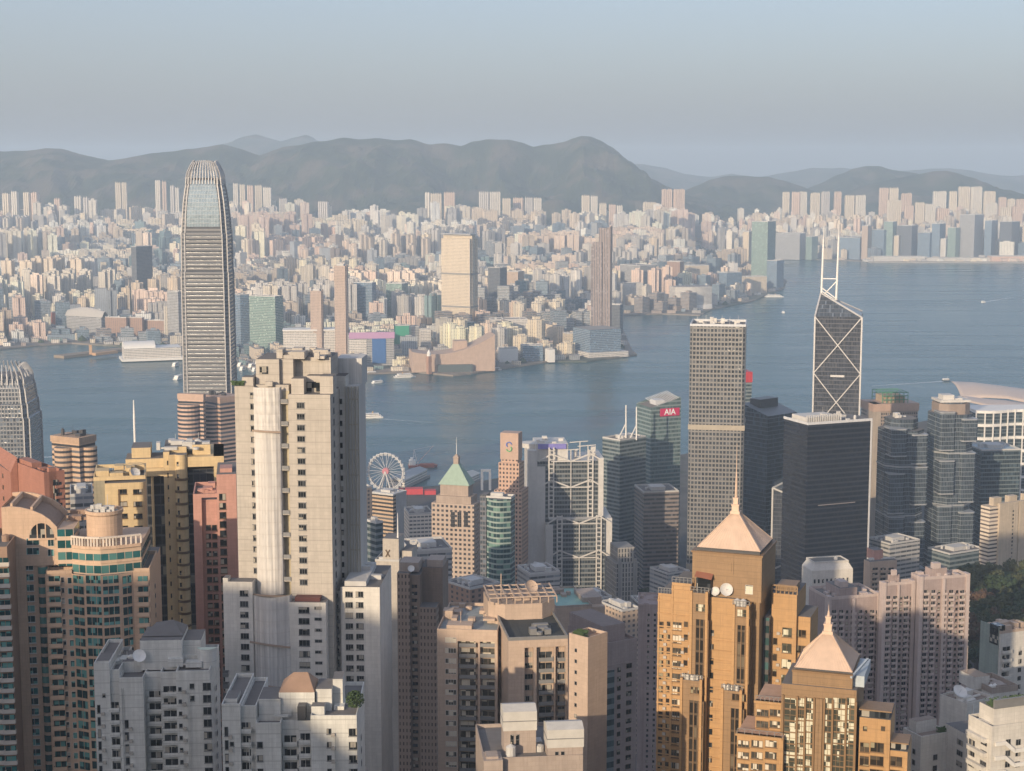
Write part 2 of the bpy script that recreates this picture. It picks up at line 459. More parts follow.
def land(name, x0, x1, y0, y1, nx, ny, mat):
    m = MB()
    def fn(u, v):
        x, y = x0 + (x1 - x0) * u, y0 + (y1 - y0) * v
        return (x, y, iz(x, y))
    m.grid(fn, nx, ny)
    return tag(weld(m.build(name, mat, smooth=True)), kind='structure')
land('peak_hillside', -900, 900, -520, 560, 60, 54, im)
um, nt, b = nodes_of('street_ground')
n1 = noise_(nt, .02, None, 4); n2 = noise_(nt, .3, None, 3)
nt.links.new(mixc(nt, n2, ramp(nt, n1, [(.4, (.05, .05, .052)), (.55, (.11, .105, .1)), (.66, (.03, .045, .02))]), (.06, .06, .06)), b.inputs['Base Color'])
b.inputs['Roughness'].default_value = .9
land('city_streets', -900, 1500, 556, 1500, 60, 30, um)
isl = [ground(-300, 505, 2), ground(60, 500, 2), ground(240, 498, 2), ground(372, 490, 2), ground(430, 487, 2), ground(480, 482, 2), ground(545, 470, 2), ground(640, 462, 2), ground(700, 452, 2), ground(800, 440, 2), ground(905, 425, 2), ground(945, 418, 2), ground(960, 412, 2), ground(1060, 405, 2), ground(1300, 400, 2)]
m = MB()
ip = [(900 + 900, 1480), (1900, 1480)] + [(p.x, p.y) for p in reversed(isl)] + [(-900, 1480)]
m.prism([(p[0], p[1]) for p in ip[1:]], -3, 3.0)
tag(m.build('island_waterfront_ground', um), kind='structure')

# ---- the air
hz, nt, b = nodes_of('haze_air')
nt.nodes.remove(b)
pv = N(nt, 'ShaderNodeVolumePrincipled')
pv.inputs['Color'].default_value = (.63, .79, .97, 1); pv.inputs['Density'].default_value = HAZE_DENSITY; pv.inputs['Anisotropy'].default_value = 0.0
nt.links.new(pv.outputs[0], nt.nodes['Material Output'].inputs['Volume'])
m = MB(); m.box(-9500, 15000, -700, 19500, -6, 640)
tag(m.build('haze', hz), kind='stuff')
# ================================================================= shared building tools
class Bldg:
    """A building placed by its nearest corner (pixel column xc at depth Y), the far ends of its two visible faces (xl, xr), a turn a
    and its roof row. Local frame: x along the right-hand face (w), y along the left-hand face (d), z from the ground."""
    def __init__(s, name, label, cat, xl, xc, xr, Y, a, row, base=0.0, group=None, depth=None, width=None):
        c = at(xc, row, Y); s.C = c; s.a = R(a); s.base = base; s.h = c.z - base; s.top = c.z
        ca, sa = math.cos(s.a), math.sin(s.a)
        dep = Y * CP + (CAMZ - c.z) * SP
        def ln(px, ux, uy):
            k = (px - 512) / FPX
            return (k * dep - c.x) / (ux - k * uy * CP)
        s.w = width or ln(xr, ca, sa); s.d = depth or ln(xl, -sa, ca)
        s.root = empty(name, (c.x, c.y, base), s.a); tag(s.root, label, cat, group)
        s.faces = {'R': ((0, 0), (s.w, 0)), 'L': ((0, s.d), (0, 0)), 'BK': ((s.w, s.d), (0, s.d)), 'RT': ((s.w, 0), (s.w, s.d))}
        s.items = []; s.name = name
    def world(s, x, y, z):
        ca, sa = math.cos(s.a), math.sin(s.a)
        return Vector((s.C.x + ca * x - sa * y, s.C.y + sa * x + ca * y, s.base + z))
    def fr(s, face):
        p, q = s.faces[face] if isinstance(face, str) else face
        L = math.hypot(q[0] - p[0], q[1] - p[1]); d = ((q[0] - p[0]) / L, (q[1] - p[1]) / L)
        return p, d, (d[1], -d[0]), L
    def uz(s, face, px, row, off=0.0):
        """where the sight line through a pixel meets a face: distance along it and height"""
        p, d, n, L = s.fr(face)
        p = (p[0] + n[0] * off, p[1] + n[1] * off)
        o = s.world(p[0], p[1], 0); q = s.world(p[0] + d[0], p[1] + d[1], 0) - o
        r = ray(px, row); nx, ny = q.y, -q.x
        t = (o.x * nx + o.y * ny) / (r.x * nx + r.y * ny)
        h = Vector((0, 0, CAMZ)) + r * t
        return (h - o).dot(q), h.z - s.base
    def put(s, part, me, face, u, z, off=0.0):
        p, d, n, L = s.fr(face)
        s.items.append((part, me, (p[0] + d[0] * u + n[0] * off, p[1] + d[1] * u + n[1] * off, z), math.atan2(d[1], d[0])))
    def col(s, part, me, face, u, z_top, dz, n=None, z_min=None, off=0.0):
        z = z_top; k = 0
        while (n is None or k < n) and z > (z_min if z_min is not None else s.zcut):
            s.put(part, me, face, u, z, off); z -= dz; k += 1
    zcut = 0
    def part(s, name, mb, mats, **kw): return mb.build(name, mats, s.root, **kw)
    def blk(s, mb, face, u0, u1, z0, z1, out=.0, inn=.3, mw=0, mr=None):
        """a box on a face: from `inn` metres behind it to `out` metres in front"""
        p, d, n, L = s.fr(face)
        P = lambda u, o: (p[0] + d[0] * u + n[0] * o, p[1] + d[1] * u + n[1] * o)
        mb.prism([P(u0, out), P(u1, out), P(u1, -inn), P(u0, -inn)], z0, z1, mw, mr, bottom=True)
    def finish(s, cap=100):
        kinds = {}
        for it in s.items: kinds.setdefault(it[0], []).append(it)
        for part, its in kinds.items():
            def key(it):
                q = project(s.world(*it[2]))
                if q is None or not (-15 < q[0] < 1039 and q[1] < 785): return (1, 0)
                return (0, q[1])
            its.sort(key=key)
            for _, me, loc, ang in its[:cap]:
                o = bpy.data.objects.new(part, me); COL.objects.link(o); o.parent = s.root; o.location = loc; o.rotation_euler = (0, 0, ang)
            rest = its[cap:]
            if rest:
                mb = MB(); mats = []
                for _, me, loc, ang in rest:
                    ca, sa = math.cos(ang), math.sin(ang)
                    idx = []
                    for mt in me.materials:
                        if mt not in mats: mats.append(mt)
                        idx.append(mats.index(mt))
                    vs = [(loc[0] + ca * v.co.x - sa * v.co.y, loc[1] + sa * v.co.x + ca * v.co.y, loc[2] + v.co.z) for v in me.vertices]
                    for f in me.polygons: mb.face([vs[i] for i in f.vertices], idx[f.material_index])
                o = mb.build({'window': 'windows', 'balcony': 'balconies', 'air_conditioner': 'air_conditioners'}.get(part, part + 's'), mats, s.root)
                o['kind'] = 'stuff'
        return s.root

PROTO = {}
def win(w, h, fm, gm, nx=2, ny=1, sill=0.0, hood=0.0, fr=.07, out=.12):
    """a window: glass pane, frame and glazing bars, optional sill and hood"""
    k = ('w', w, h, fm.name, gm.name, nx, ny, sill, hood, fr, out)
    if k in PROTO: return PROTO[k]
    m = MB(); x0, x1 = -w / 2, w / 2; g = -.03
    m.face([(x0, g, 0), (x1, g, 0), (x1, g, h), (x0, g, h)], 1)
    for i in range(nx + 1):
        x = x0 + w * i / nx; m.box(x - fr / 2, x + fr / 2, -out, 0, 0, h, 0)
    for j in range(ny + 1):
        z = h * j / ny; m.box(x0 - fr / 2, x1 + fr / 2, -out - .01, 0, z - fr / 2, z + fr / 2, 0)
    if sill: m.box(x0 - .15, x1 + .15, -sill, 0, -.22, -.06, 0)
    if hood: m.box(x0 - .2, x1 + .2, -hood, 0, h + .06, h + .2, 0)
    PROTO[k] = m.mesh('window', [fm, gm]); return PROTO[k]
def balc(w, d, wm, gm, rail=None, ph=1.0, door=2.2, slab=.22):
    """a balcony: slab, parapet on three sides, glazed door behind"""
    rail = rail or wm
    k = ('b', w, d, wm.name, gm.name, rail.name, ph, door)
    if k in PROTO: return PROTO[k]
    m = MB(); x0, x1 = -w / 2, w / 2
    m.box(x0, x1, -d, 0, -slab, 0, 0)
    m.box(x0, x1, -d - .06, -d + .06, -slab, ph, 2); m.box(x0 - .05, x0 + .07, -d, 0, -slab, ph, 2); m.box(x1 - .07, x1 + .05, -d, 0, -slab, ph, 2)
    m.face([(x0 + .25, -.03, .02), (x1 - .25, -.03, .02), (x1 - .25, -.03, door), (x0 + .25, -.03, door)], 1)
    m.box(-.05, .05, -.08, 0, 0, door, 0)
    PROTO[k] = m.mesh('balcony', [wm, gm, rail]); return PROTO[k]
def acbox(m_):
    k = ('ac', m_.name)
    if k in PROTO: return PROTO[k]
    m = MB(); m.box(-.42, .42, -.5, 0, 0, .62, 0); m.box(-.5, .5, -.58, 0, -.1, -.02, 0); m.lathe(0, 0, [(0, 0)] * 2, 3)
    m.tube((0.05, -.51, .32), (.05, -.5, .32), .22, n=8)
    PROTO[k] = m.mesh('air_conditioner', [m_]); return PROTO[k]
WHITE = plain('white_paint', (.74, .72, .68)); STEEL = plain('painted_steel', (.55, .56, .57), .4); DARKM = plain('dark_metal', (.06, .06, .065), .4)
ROOFM = plain('roof_felt', (.16, .15, .145), .9); GREYC = wall('grey_concrete', (.36, .35, .33)); PLANT = plain('plant_room_grey', (.5, .49, .47), .7)
LEAF = plain('garden_leaves', (.05, .085, .03), .9); REDP = plain('red_paint', (.45, .04, .05), .5); TILE_R = plain('terracotta_roof', (.35, .14, .08), .8)

def roof_clutter(mb, x0, x1, y0, y1, z, n, seed, m=0, hmax=3.0):
    """lift heads, tanks, ducts and cooling plant on a roof"""
    r = random.Random(seed)
    for _ in range(n):
        w, d, h = r.uniform(1.2, 4.5), r.uniform(1.2, 4.5), r.uniform(.7, hmax)
        if x1 - x0 < w + 1 or y1 - y0 < d + 1: continue
        x, y = r.uniform(x0, x1 - w), r.uniform(y0, y1 - d); k = r.random()
        if k < .55: mb.box(x, x + w, y, y + d, z, z + h, m)
        elif k < .75: mb.lathe(x + 1, y + 1, [(1.1, z), (1.1, z + h * .8), (.2, z + h)], 10, m)
        elif k < .9: mb.bar((x, y, z + .6), (x + w * 1.5, y, z + .6), .5, .5, m)
        else: mb.tube((x, y, z), (x, y, z + h * 2), .07, n=5, m=m)
def parapet(mb, x0, x1, y0, y1, z, h=1.1, t=.35, m=0):
    mb.box(x0, x1, y0, y0 + t, z, z + h, m); mb.box(x0, x1, y1 - t, y1, z, z + h, m)
    mb.box(x0, x0 + t, y0 + t, y1 - t, z, z + h, m); mb.box(x1 - t, x1, y0 + t, y1 - t, z, z + h, m)
def dish(b, name, x, y, z, r, ang, el=35, mat=WHITE):
    m = MB(); n = 14
    A = R(ang); E = R(el); ax = Vector((math.cos(A) * math.cos(E), math.sin(A) * math.cos(E), math.sin(E)))
    a = ax.orthogonal().normalized(); c = ax.cross(a); o = Vector((x, y, z + r))
    rings = [(0, 0), (.35, .05), (.7, .18), (1, .36)]
    for (r0, h0), (r1, h1) in zip(rings, rings[1:]):
        for i in range(n):
            t0, t1 = 2*math.pi*i/n, 2*math.pi*(i+1)/n
            P = lambda q, h, t: o + (a * math.cos(t) + c * math.sin(t)) * r * q + ax * r * h
            m.face([P(r0, h0, t0), P(r0, h0, t1), P(r1, h1, t1), P(r1, h1, t0)])
    m.tube((x, y, z), o, r * .09, n=6); m.tube(o, o + ax * r * .8, r * .03, n=5)
    return m.build(name, [mat], b)

# ================================================================= the far shore: Kowloon
far_res = facade('far_flats_wall', (.6, .5, .4), (.10, .10, .11), fh=3.1, bay=4.4, ww=.40, wh=.5, tint=True, rough_g=.3, light=.2)
far_off = facade('far_office_wall', (.3, .33, .36), (.08, .11, .14), fh=3.9, bay=2.2, ww=.86, wh=.62, tint=True, rough_g=.22, light=.15)
far_roof = plain('far_roof', (.27, .25, .23), .9)
FARM = [far_res, far_off, far_roof]
CREAMS = [(.80, .70, .53), (.82, .74, .60), (.68, .57, .43), (.64, .59, .50), (.76, .62, .50), (.54, .46, .37), (.82, .79, .70), (.66, .63, .58), (.46, .44, .41), (.70, .54, .44)]
CNAME = ['cream', 'pale cream', 'tan', 'beige grey', 'pinkish', 'light brown', 'off white', 'pale grey', 'drab grey', 'salmon pink']
OFFS = [(.22, .28, .33), (.30, .33, .36), (.16, .2, .24), (.42, .44, .45), (.2, .3, .3), (.36, .29, .24), (.5, .48, .45)]
ONAME = ['blue grey glass', 'steel grey', 'dark slate', 'light grey', 'sea green glass', 'brown', 'stone grey']
def far_tower(mb, x, y, z, w, d, h, ang, kind, shape, r):
    c, s = math.cos(ang), math.sin(ang)
    T = lambda pts: [(x + c * p - s * q, y + s * p + c * q) for p, q in pts]
    a, b_ = w / 2, d / 2; mw = 1 if kind == 'office' else 0
    z -= 4
    if shape == 'cross':
        k = .36; p = [(-a*k,-b_),(a*k,-b_),(a*k,-b_*k),(a,-b_*k),(a,b_*k),(a*k,b_*k),(a*k,b_),(-a*k,b_),(-a*k,b_*k),(-a,b_*k),(-a,-b_*k),(-a*k,-b_*k)]
        mb.prism(T(p), z, z + h, mw, 2)
    elif shape == 'notch':
        k = .16; e = .3
        p = [(-a,-b_),(-a*k,-b_),(-a*k,-b_*(1-e)),(a*k,-b_*(1-e)),(a*k,-b_),(a,-b_),(a,-b_*k),(a*(1-e),-b_*k),(a*(1-e),b_*k),(a,b_*k),(a,b_),(a*k,b_),(a*k,b_*(1-e)),(-a*k,b_*(1-e)),(-a*k,b_),(-a,b_),(-a,b_*k),(-a*(1-e),b_*k),(-a*(1-e),-b_*k),(-a,-b_*k)]
        mb.prism(T(p), z, z + h, mw, 2)
    elif shape == 'row':          # long slab with projecting bays
        n = max(3, int(w / 11)); p = []
        for i in range(n):
            x0 = -a + w * i / n; x1 = -a + w * (i + .62) / n; x2 = -a + w * (i + 1) / n
            p += [(x0, -b_), (x1, -b_), (x1, -b_ + 2.6), (x2, -b_ + 2.6)]
        p += [(a, b_), (-a, b_)]
        mb.prism(T(p), z, z + h, mw, 2)
    else:
        mb.prism(T([(-a, -b_), (a, -b_), (a, b_), (-a, b_)]), z, z + h, mw, 2)
    t = z + h
    if shape in ('cross', 'notch', 'row') or r.random() < .7:
        q, e = r.uniform(.2, .5) * a, r.uniform(.25, .5) * b_
        mb.prism(T([(-q, -e), (q, -e), (q, e), (-q, e)]), t, t + r.uniform(3, 7), 0, 2)
    if r.random() < .5:
        q = a * r.uniform(-.5, .4); mb.prism(T([(q, -b_*.6), (q + a*.3, -b_*.6), (q + a*.3, -b_*.1), (q, -b_*.1)]), t, t + r.uniform(1.5, 3.5), 2, 2)
    if kind != 'low' and r.random() < .25:      # podium
        mb.prism(T([(-a*1.5, -b_*1.4), (a*1.5, -b_*1.4), (a*1.5, b_*1.4), (-a*1.5, b_*1.4)]), z, z + r.uniform(8, 18), 0, 2)

KEEP = []      # (x, y, radius) kept clear for hand-built landmarks
def keepout(px, row, r): g = ground(px, row); KEEP.append((g.x, g.y, r))
# ================================================================= Kowloon landmarks, each a thing
def far_block(name, label, cat, xl, xc, xr, rt, rb, a, mats, group=None, keep=True, roof=far_roof, build=None, depth=None):
    g = ground(xc, rb, 4.0)
    B = Bldg(name, label, cat, xl, xc, xr, g.y, a, rt, base=2.0, group=group, depth=depth)
    if keep:
        c = B.world(B.w / 2, B.d / 2, 0); KEEP.append((c.x, c.y, .5 * math.hypot(B.w, B.d) + 12))
    if build: build(B)
    else:
        m = MB(); m.box(0, B.w, 0, B.d, 0, B.h, 0, 1); B.part('tower_body', m, [mats, roof])
        m = MB(); roof_clutter(m, 2, B.w - 2, 2, B.d - 2, B.h, 6, name + label, 0, 5); parapet(m, 0, B.w, 0, B.d, B.h, 1.6, .8)
        B.part('roof_plant', m, [PLANT])
    return B
f_cream = facade('cream_grid_facade', (.66, .56, .42), (.13, .12, .11), 3.4, 3.2, .5, .5, rough_g=.3)
f_twin = facade('fluted_brown_facade', (.36, .28, .24), (.10, .10, .115), 3.8, 4.2, .55, 1.2, rough_g=.25)
f_dark = facade('dark_slate_facade', (.15, .15, .165), (.06, .075, .09), 3.6, 2.0, .8, .6, rough_g=.2)
f_green = facade('green_glass_facade', (.36, .42, .38), (.07, .15, .13), 3.6, 3.0, .85, .66, gl=(.3, .42, .36), rough_g=.2)
f_blue = facade('blue_glass_facade', (.28, .33, .38), (.07, .12, .18), 3.8, 2.4, .88, .68, rough_g=.18)
f_grey = facade('grey_band_facade', (.42, .41, .40), (.10, .11, .12), 3.6, 6.0, .94, .45, rough_g=.3)
f_white = facade('white_band_facade', (.72, .67, .6), (.14, .15, .16), 3.4, 3.4, .8, .42, rough_g=.3)
f_brown = facade('brown_block_facade', (.34, .22, .16), (.08, .07, .07), 3.3, 5.2, .4, .5, rough_g=.4)
f_pinkt = facade('pink_thin_facade', (.47, .36, .29), (.14, .11, .1), 3.2, 3.0, .5, .55, rough_g=.3)
f_tan = facade('tan_facade', (.52, .40, .30), (.11, .1, .1), 3.3, 3.6, .5, .5, rough_g=.3)

def masterpiece(B):
    m = MB(); w, d, h = B.w, B.d, B.h
    for i in range(4):
        x0 = w * i / 4; m.box(x0 + .6, x0 + w / 4 - 1.6, 0 if i % 2 else 1.2, d, 0, h * (.97 if i in (0, 3) else 1), 0, 1)
    m.box(1, w - 1, 2.2, d - 2, 0, h * .96, 0, 1)
    for k in (.3, .62): m.box(-.5, w + .5, -.6, d + .5, h * k, h * k + 4.2, 2)
    B.part('tower_body', m, [f_cream, far_roof, GREYC])
    m = MB(); m.box(-1.5, w + 1, -1.5, d + 1, h + 3, h + 4.4, 0); m.box(w * .2, w * .8, 3, d - 3, h, h + 3, 0); m.bar((0, 0, h + 4), (w, 0, h + 9), 1.2)
    B.part('roof_canopy', m, [PLANT])
far_block('apartment_skyscraper', 'tall cream apartment skyscraper with a flared roof, alone amid Kowloon', 'skyscraper', 441, 470, 478, 236, 338, 62, f_cream, build=masterpiece)
def docks(B):
    m = MB(); w, d, h = B.w, B.d, B.h
    m.box(0, w, 0, d * .62, 0, h, 0, 1); m.box(w * .08, w * 1.5, d * .3, d * 1.05, 0, h * .84, 0, 1); m.box(-w*.25, w*.3, d * .4, d * .95, 0, h * .88, 0, 1)
    B.part('tower_body', m, [f_twin, far_roof])
    m = MB()
    for i in range(7): m.box(w * i / 6 - .5, w * i / 6 + .5, -1.0, 0.2, h * .13, h + 4, 0)
    B.part('fin', m, [plain('bronze_fins', (.45, .34, .28), .45)])
far_block('harbourfront_skyscraper', 'brown fluted glass skyscraper stepped on both sides at the Kowloon waterfront', 'skyscraper', 592, 610, 612, 228, 345, 60, f_twin, build=docks)
far_block('office_tower', 'lone dark slate tower with a bright left edge standing over western Kowloon', 'tower', 131, 136, 152, 247, 316, 60, f_dark)
def thin(B):
    m = MB(); m.box(0, B.w, 0, B.d, 0, B.h, 0, 1); m.box(B.w*.3, B.w*.7, -1.2, 0, 0, B.h + 3, 0, 1); B.part('tower_body', m, [f_pinkt, far_roof])
    m = MB(); m.tube((B.w / 2, B.d / 2, B.h), (B.w / 2, B.d / 2, B.h + 9), .5, n=6); m.box(B.w * .2, B.w * .8, B.d * .2, B.d * .8, B.h, B.h + 4); B.part('lift_head', m, [PLANT])
far_block('slim_tower', 'slim pinkish tower behind the hotel, the shorter one of a pair', 'tower', 310, 321, 323.5, 291, 362, 70, f_pinkt, build=thin)
far_block('slim_tower', 'slim pinkish tower behind the hotel, the taller one of a pair', 'tower', 334, 345, 348, 266, 364, 70, f_pinkt, build=thin)
far_block('glass_block', 'green glass office block right of the tallest harbour skyscraper, across the water', 'office block', 249, 275, 283, 297, 352, 65, f_green)
far_block('glass_block', 'dark blue glass block squeezed beside the green glass office block', 'office block', 232, 240, 249, 295, 350, 40, f_blue)
far_block('office_tower', 'pale grey tower peeking out left of the tallest harbour skyscraper', 'tower', 167, 178, 184, 292, 342, 60, f_grey)
far_block('glass_block', 'pale blue glass tower with white shoulders behind the pink sign', 'office block', 352, 372, 376, 283, 330, 66, f_blue)
far_block('glass_block', 'white and blue glass block stepping up over the museum district', 'office block', 443, 467, 473, 300, 335, 65, f_blue)
far_block('glass_block', 'seafoam glass tower left of the cream apartment skyscraper', 'office block', 386, 402, 408, 284, 322, 60, f_green)
far_block('office_tower', 'dark tower with a pale left face right of the cream skyscraper', 'tower', 488, 500, 507, 268, 322, 55, f_dark)
far_block('office_tower', 'grey brown tower in shade beside the dark tower with pale face', 'tower', 506, 518, 524, 272, 316, 60, f_tan)
f_pe = facade('orange_pink_facade', (.68, .47, .36), (.2, .14, .12), 3.1, 3.4, .4, .4, rough_g=.4)
def estate(B):
    m = MB()
    for q in (0, .26, .52, .78): m.box(0, B.w, B.d * q, B.d * (q + .22), 0, B.h, 0, 1)
    m.box(3, B.w - 1, 1, B.d - 1, 0, B.h + 4, 0, 1)
    B.part('tower_body', m, [f_pe, far_roof])
    m = MB(); m.box(B.w*.3, B.w*.7, B.d*.3, B.d*.7, B.h + 4, B.h + 9); B.part('lift_head', m, [PLANT])
for xl, xc, xr, rt, rb, txt in ((271, 280, 284, 226, 258, 'westernmost'), (285, 294, 298, 225, 258, 'second from the west'), (299, 306, 308, 226, 258, 'middle one'), (314, 324, 327, 225, 258, 'second from the east'), (328, 337, 341, 228, 260, 'easternmost')):
    far_block('estate_tower', f'orange pink estate tower, {txt} in the bright row of five', 'apartment tower', xl, xc, xr, rt, rb, 68, f_pe, group='bright row of estate towers', build=estate)

# harbour front, west to east
def cruise_terminal(B):
    w, d, h = B.w, B.d, B.h
    m = MB(); m.box(-6, w + 6, -6, d + 5, 0, 5, 1); m.box(0, w, 0, d, 5, h * .72, 0, 1); B.part('hall', m, [f_white, WHITE])
    m = MB(); n = 10
    pts = [(math.cos(math.pi * i / n), math.sin(math.pi * i / n)) for i in range(n + 1)]
    for (c0, s0), (c1, s1) in zip(pts, pts[1:]):
        m.face([(0, d/2 + c0 * d * .46, h*.72 + s0 * h*.34), (w * .55, d/2 + c0 * d * .46, h*.72 + s0 * h*.34), (w * .55, d/2 + c1 * d * .46, h*.72 + s1 * h*.34), (0, d/2 + c1 * d * .46, h*.72 + s1 * h*.34)])
    m.face([(0, d/2 + c * d * .46, h*.72 + s * h*.34) for c, s in reversed(pts)]); m.face([(w*.55, d/2 + c * d * .46, h*.72 + s * h*.34) for c, s in pts])
    B.part('vaulted_roof', m, [WHITE])
far_block('ferry_terminal', 'long white ferry terminal with a vaulted roof on its own pier', 'terminal', 119, 124, 181, 344, 360.5, 18, f_white, build=cruise_terminal, depth=60)
g0, g1 = ground(64, 358.5, 0), ground(129, 351, 0)
m = MB(); dv = (g1 - g0).normalized(); nv_ = Vector((-dv.y, dv.x, 0)) * 34
m.prism([(g0.x, g0.y), (g1.x, g1.y), (g1.x + nv_.x, g1.y + nv_.y), (g0.x + nv_.x, g0.y + nv_.y)], -3, 5.5)
pier = m.build('pier', [wall('pier_concrete', (.36, .28, .2))]); tag(pier, 'long bare brown pier with an orange hut, left of the white ferry terminal', 'pier')
m = MB(); m.obox(g0.x + 50, g0.y + 28, 6, 6, .2, 5.5, 26); m.obox(g0.x + 80, g0.y + 32, 60, 12, math.atan2(dv.y, dv.x), 5.5, 11)
m.build('hut', [plain('orange_brown', (.5, .3, .15))], pier)
def pavilion(B):
    w, d, h = B.w, B.d, B.h; m = MB(); m.box(0, w, 0, d, 0, h * .72, 0); B.part('hall', m, [f_grey])
    m = MB(); n = 10
    m.grid(lambda u, v: (w * (-.03 + 1.06 * u), d * (-.03 + 1.06 * v), h * (.72 + .34 * math.sin(math.pi * u) * (.6 + .4 * math.sin(math.pi * v)))), n, 6); B.part('shell_roof', m, [plain('silver_shell', (.42, .40, .37), .4)])
far_block('opera_house', 'silver shell roofed opera house near the western Kowloon shore', 'opera house', 66, 101, 107, 310, 336, 62, f_grey, build=pavilion)
for xl, xc, xr, txt in ((105, 126, 128, 'westernmost'), (128, 142, 144, 'middle'), (143, 164, 168, 'easternmost')):
    far_block('brown_block', f'low brown brick block on the western shore, {txt} of three joined', 'block', xl, xc, xr, 318 if xl < 140 else 321, 337, 70, f_brown, group='row of low brown blocks')
far_block('red_block', 'small red box building just left of the silver opera house', 'block', 51, 62, 67, 313, 326, 60, plain('brick_red', (.5, .14, .07)))
def hotel(B):
    m = MB(); w, d, h = B.w, B.d, B.h; m.box(0, w, 0, d, 0, h, 0, 1); m.box(w * .05, w * .95, -3, 0, h * .08, h * .92, 0, 1); B.part('hotel_body', m, [f_white, far_roof])
    m = MB(); m.box(-1, w + 1, -4, d + 1, h, h + 2.6); B.part('cornice', m, [WHITE])
far_block('waterfront_hotel', 'wide cream hotel slab behind the white penthouse tower, by the ferry pier', 'hotel', 281, 283, 350, 331, 362, 6, f_white, build=hotel, depth=40)
def mall(B):
    m = MB(); w, d, h = B.w, B.d, B.h; m.box(0, w, 0, d, 0, h, 0, 1); B.part('mall_body', m, [f_grey, far_roof])
    m = MB(); m.box(w * .52, w * .82, -1.2, 0, h * .1, h * .92); B.part('blue_panel', m, [plain('blue_glass_panel', (.05, .13, .32), .25)])
    m = MB(); m.box(w * .02, w + 1, -1.6, -.2, h * .88, h + 5); B.part('pink_sign', m, [plain('pink_sign_band', (.45, .26, .42), .5)])
    m = MB(); m.box(w * .02, w * .4, -1.0, 0, h * .05, h * .85); B.part('white_grid_front', m, [f_white])
far_block('shopping_block', 'grey mall block with a blue glass panel and pink rooftop sign', 'mall', 347, 348, 394, 335, 366, 8, f_grey, build=mall, depth=50)
far_block('netted_block', 'block wrapped in bright green scaffold netting behind the harbour museum', 'block', 394, 396, 410, 326, 350, 15, plain('green_netting', (.05, .32, .19), .8))
far_block('grey_block', 'squat grey block right of the green netted one', 'block', 409, 411, 419, 327, 352, 15, f_grey)
far_block('grey_block', 'white banded block behind the sloping pink hall', 'block', 419, 421, 431, 330, 353, 15, f_white)
def cultural(B):
    w, d, h = B.w, B.d, B.h; m = MB(); n = 24
    top = lambda u: h * (.62 - .9 * u * (1 - u) * (1 - u) + (.62 * u ** 3))
    top = lambda u: h * (.60 * (1 - u) ** 2 + .30 * 2 * u * (1 - u) + 1.06 * u ** 2)
    def prof(u): return top(u)
    for i in range(n):
        u0, u1 = i / n, (i + 1) / n
        m.face([(w*u0, 0, 0), (w*u1, 0, 0), (w*u1, 0, prof(u1)), (w*u0, 0, prof(u0))]); m.face([(w*u0, 0, prof(u0)), (w*u1, 0, prof(u1)), (w*u1, d, prof(u1)), (w*u0, d, prof(u0))], 0)
    m.face([(0, d, 0), (0, 0, 0), (0, 0, prof(0)), (0, d, prof(0))]); m.face([(w, 0, 0), (w, d, 0), (w, d, prof(1)), (w, 0, prof(1))])
    B.part('sloping_hall', m, [wall('pink_tile', (.62, .46, .36))])
    m = MB(); m.box(w * .3, w * .72, -10, 0, 0, h * .22); B.part('colonnade', m, [plain('shaded_glass', (.09, .11, .11), .4)])  # low dark glass block along the front of the hall
    m = MB(); m.box(w * .52, w * .68, d * .3, d * .7, h * .3, h * .86); B.part('fly_tower', m, [wall('pink_tile', (.62, .46, .36))])
far_block('cultural_centre', 'windowless pink hall with a swooping roof on the Kowloon promenade', 'concert hall', 411, 412, 495, 338, 371.6, 9, f_grey, build=cultural, depth=70)
def clock(B):
    w = B.w; m = MB(); m.box(0, w, 0, w, 0, B.h * .8); m.box(-.8, w + .8, -.8, w + .8, B.h * .55, B.h * .58); B.part('shaft', m, [wall('red_brick', (.5, .3, .22))])
    m = MB(); m.lathe(w / 2, w / 2, [(w * .5, B.h * .8), (w * .5, B.h * .92), (w * .55, B.h * .93), (.3, B.h * 1.1)], 8); B.part('cupola', m, [WHITE])
far_block('clock_tower', 'slender brick clock tower standing before the sloping pink hall', 'clock tower', 426.8, 428.5, 431.6, 352, 373.2, 40, f_grey, build=clock, depth=8)
far_block('museum_block', 'white hotel block with flat roof right of the sloping pink hall', 'block', 489, 492, 528, 320, 345, 10, f_white, depth=45)
far_block('white_hall', 'low white pavilion on the promenade east of the pink hall', 'pavilion', 497, 500, 518, 349, 362, 10, WHITE, depth=30)
far_block('white_hall', 'low pale glass hall beside the white promenade pavilion', 'pavilion', 520, 523, 543, 346, 361, 10, f_blue, depth=30)
far_block('white_hall', 'bright white cylinder hall at the end of the museum promenade', 'pavilion', 545, 549, 555, 350, 361.5, 20, WHITE)
def hotel2(B):
    w, d, h = B.w, B.d, B.h; m = MB(); m.box(0, w, 0, d, 0, h, 0, 1); B.part('hotel_body', m, [f_blue, far_roof]); m = MB(); m.box(-8, w + 12, -12, d, 0, h * .2); B.part('podium', m, [f_white])
far_block('promenade_hotel', 'low glass hotel block on the eastern tip of the promenade', 'hotel', 573, 590, 621, 330, 357, 25, f_blue, build=hotel2)
far_block('promenade_hotel', 'cream stepped block tucked left of the tip glass hotel', 'hotel', 563, 566, 583, 334, 352, 12, f_cream, depth=30)
far_block('glass_block', 'dark glass block right behind the stepped brown waterfront skyscraper', 'office block', 606, 620, 623, 305, 335, 65, f_dark)
far_block('office_block', 'broad grey slab block, midway between the fluted skyscraper and Hung Hom', 'office block', 620, 640, 656, 266, 303, 40, f_grey)
far_block('office_block', 'stone coloured block in front of the broad grey slab', 'office block', 619, 622, 643, 284, 306, 15, f_white, depth=40)
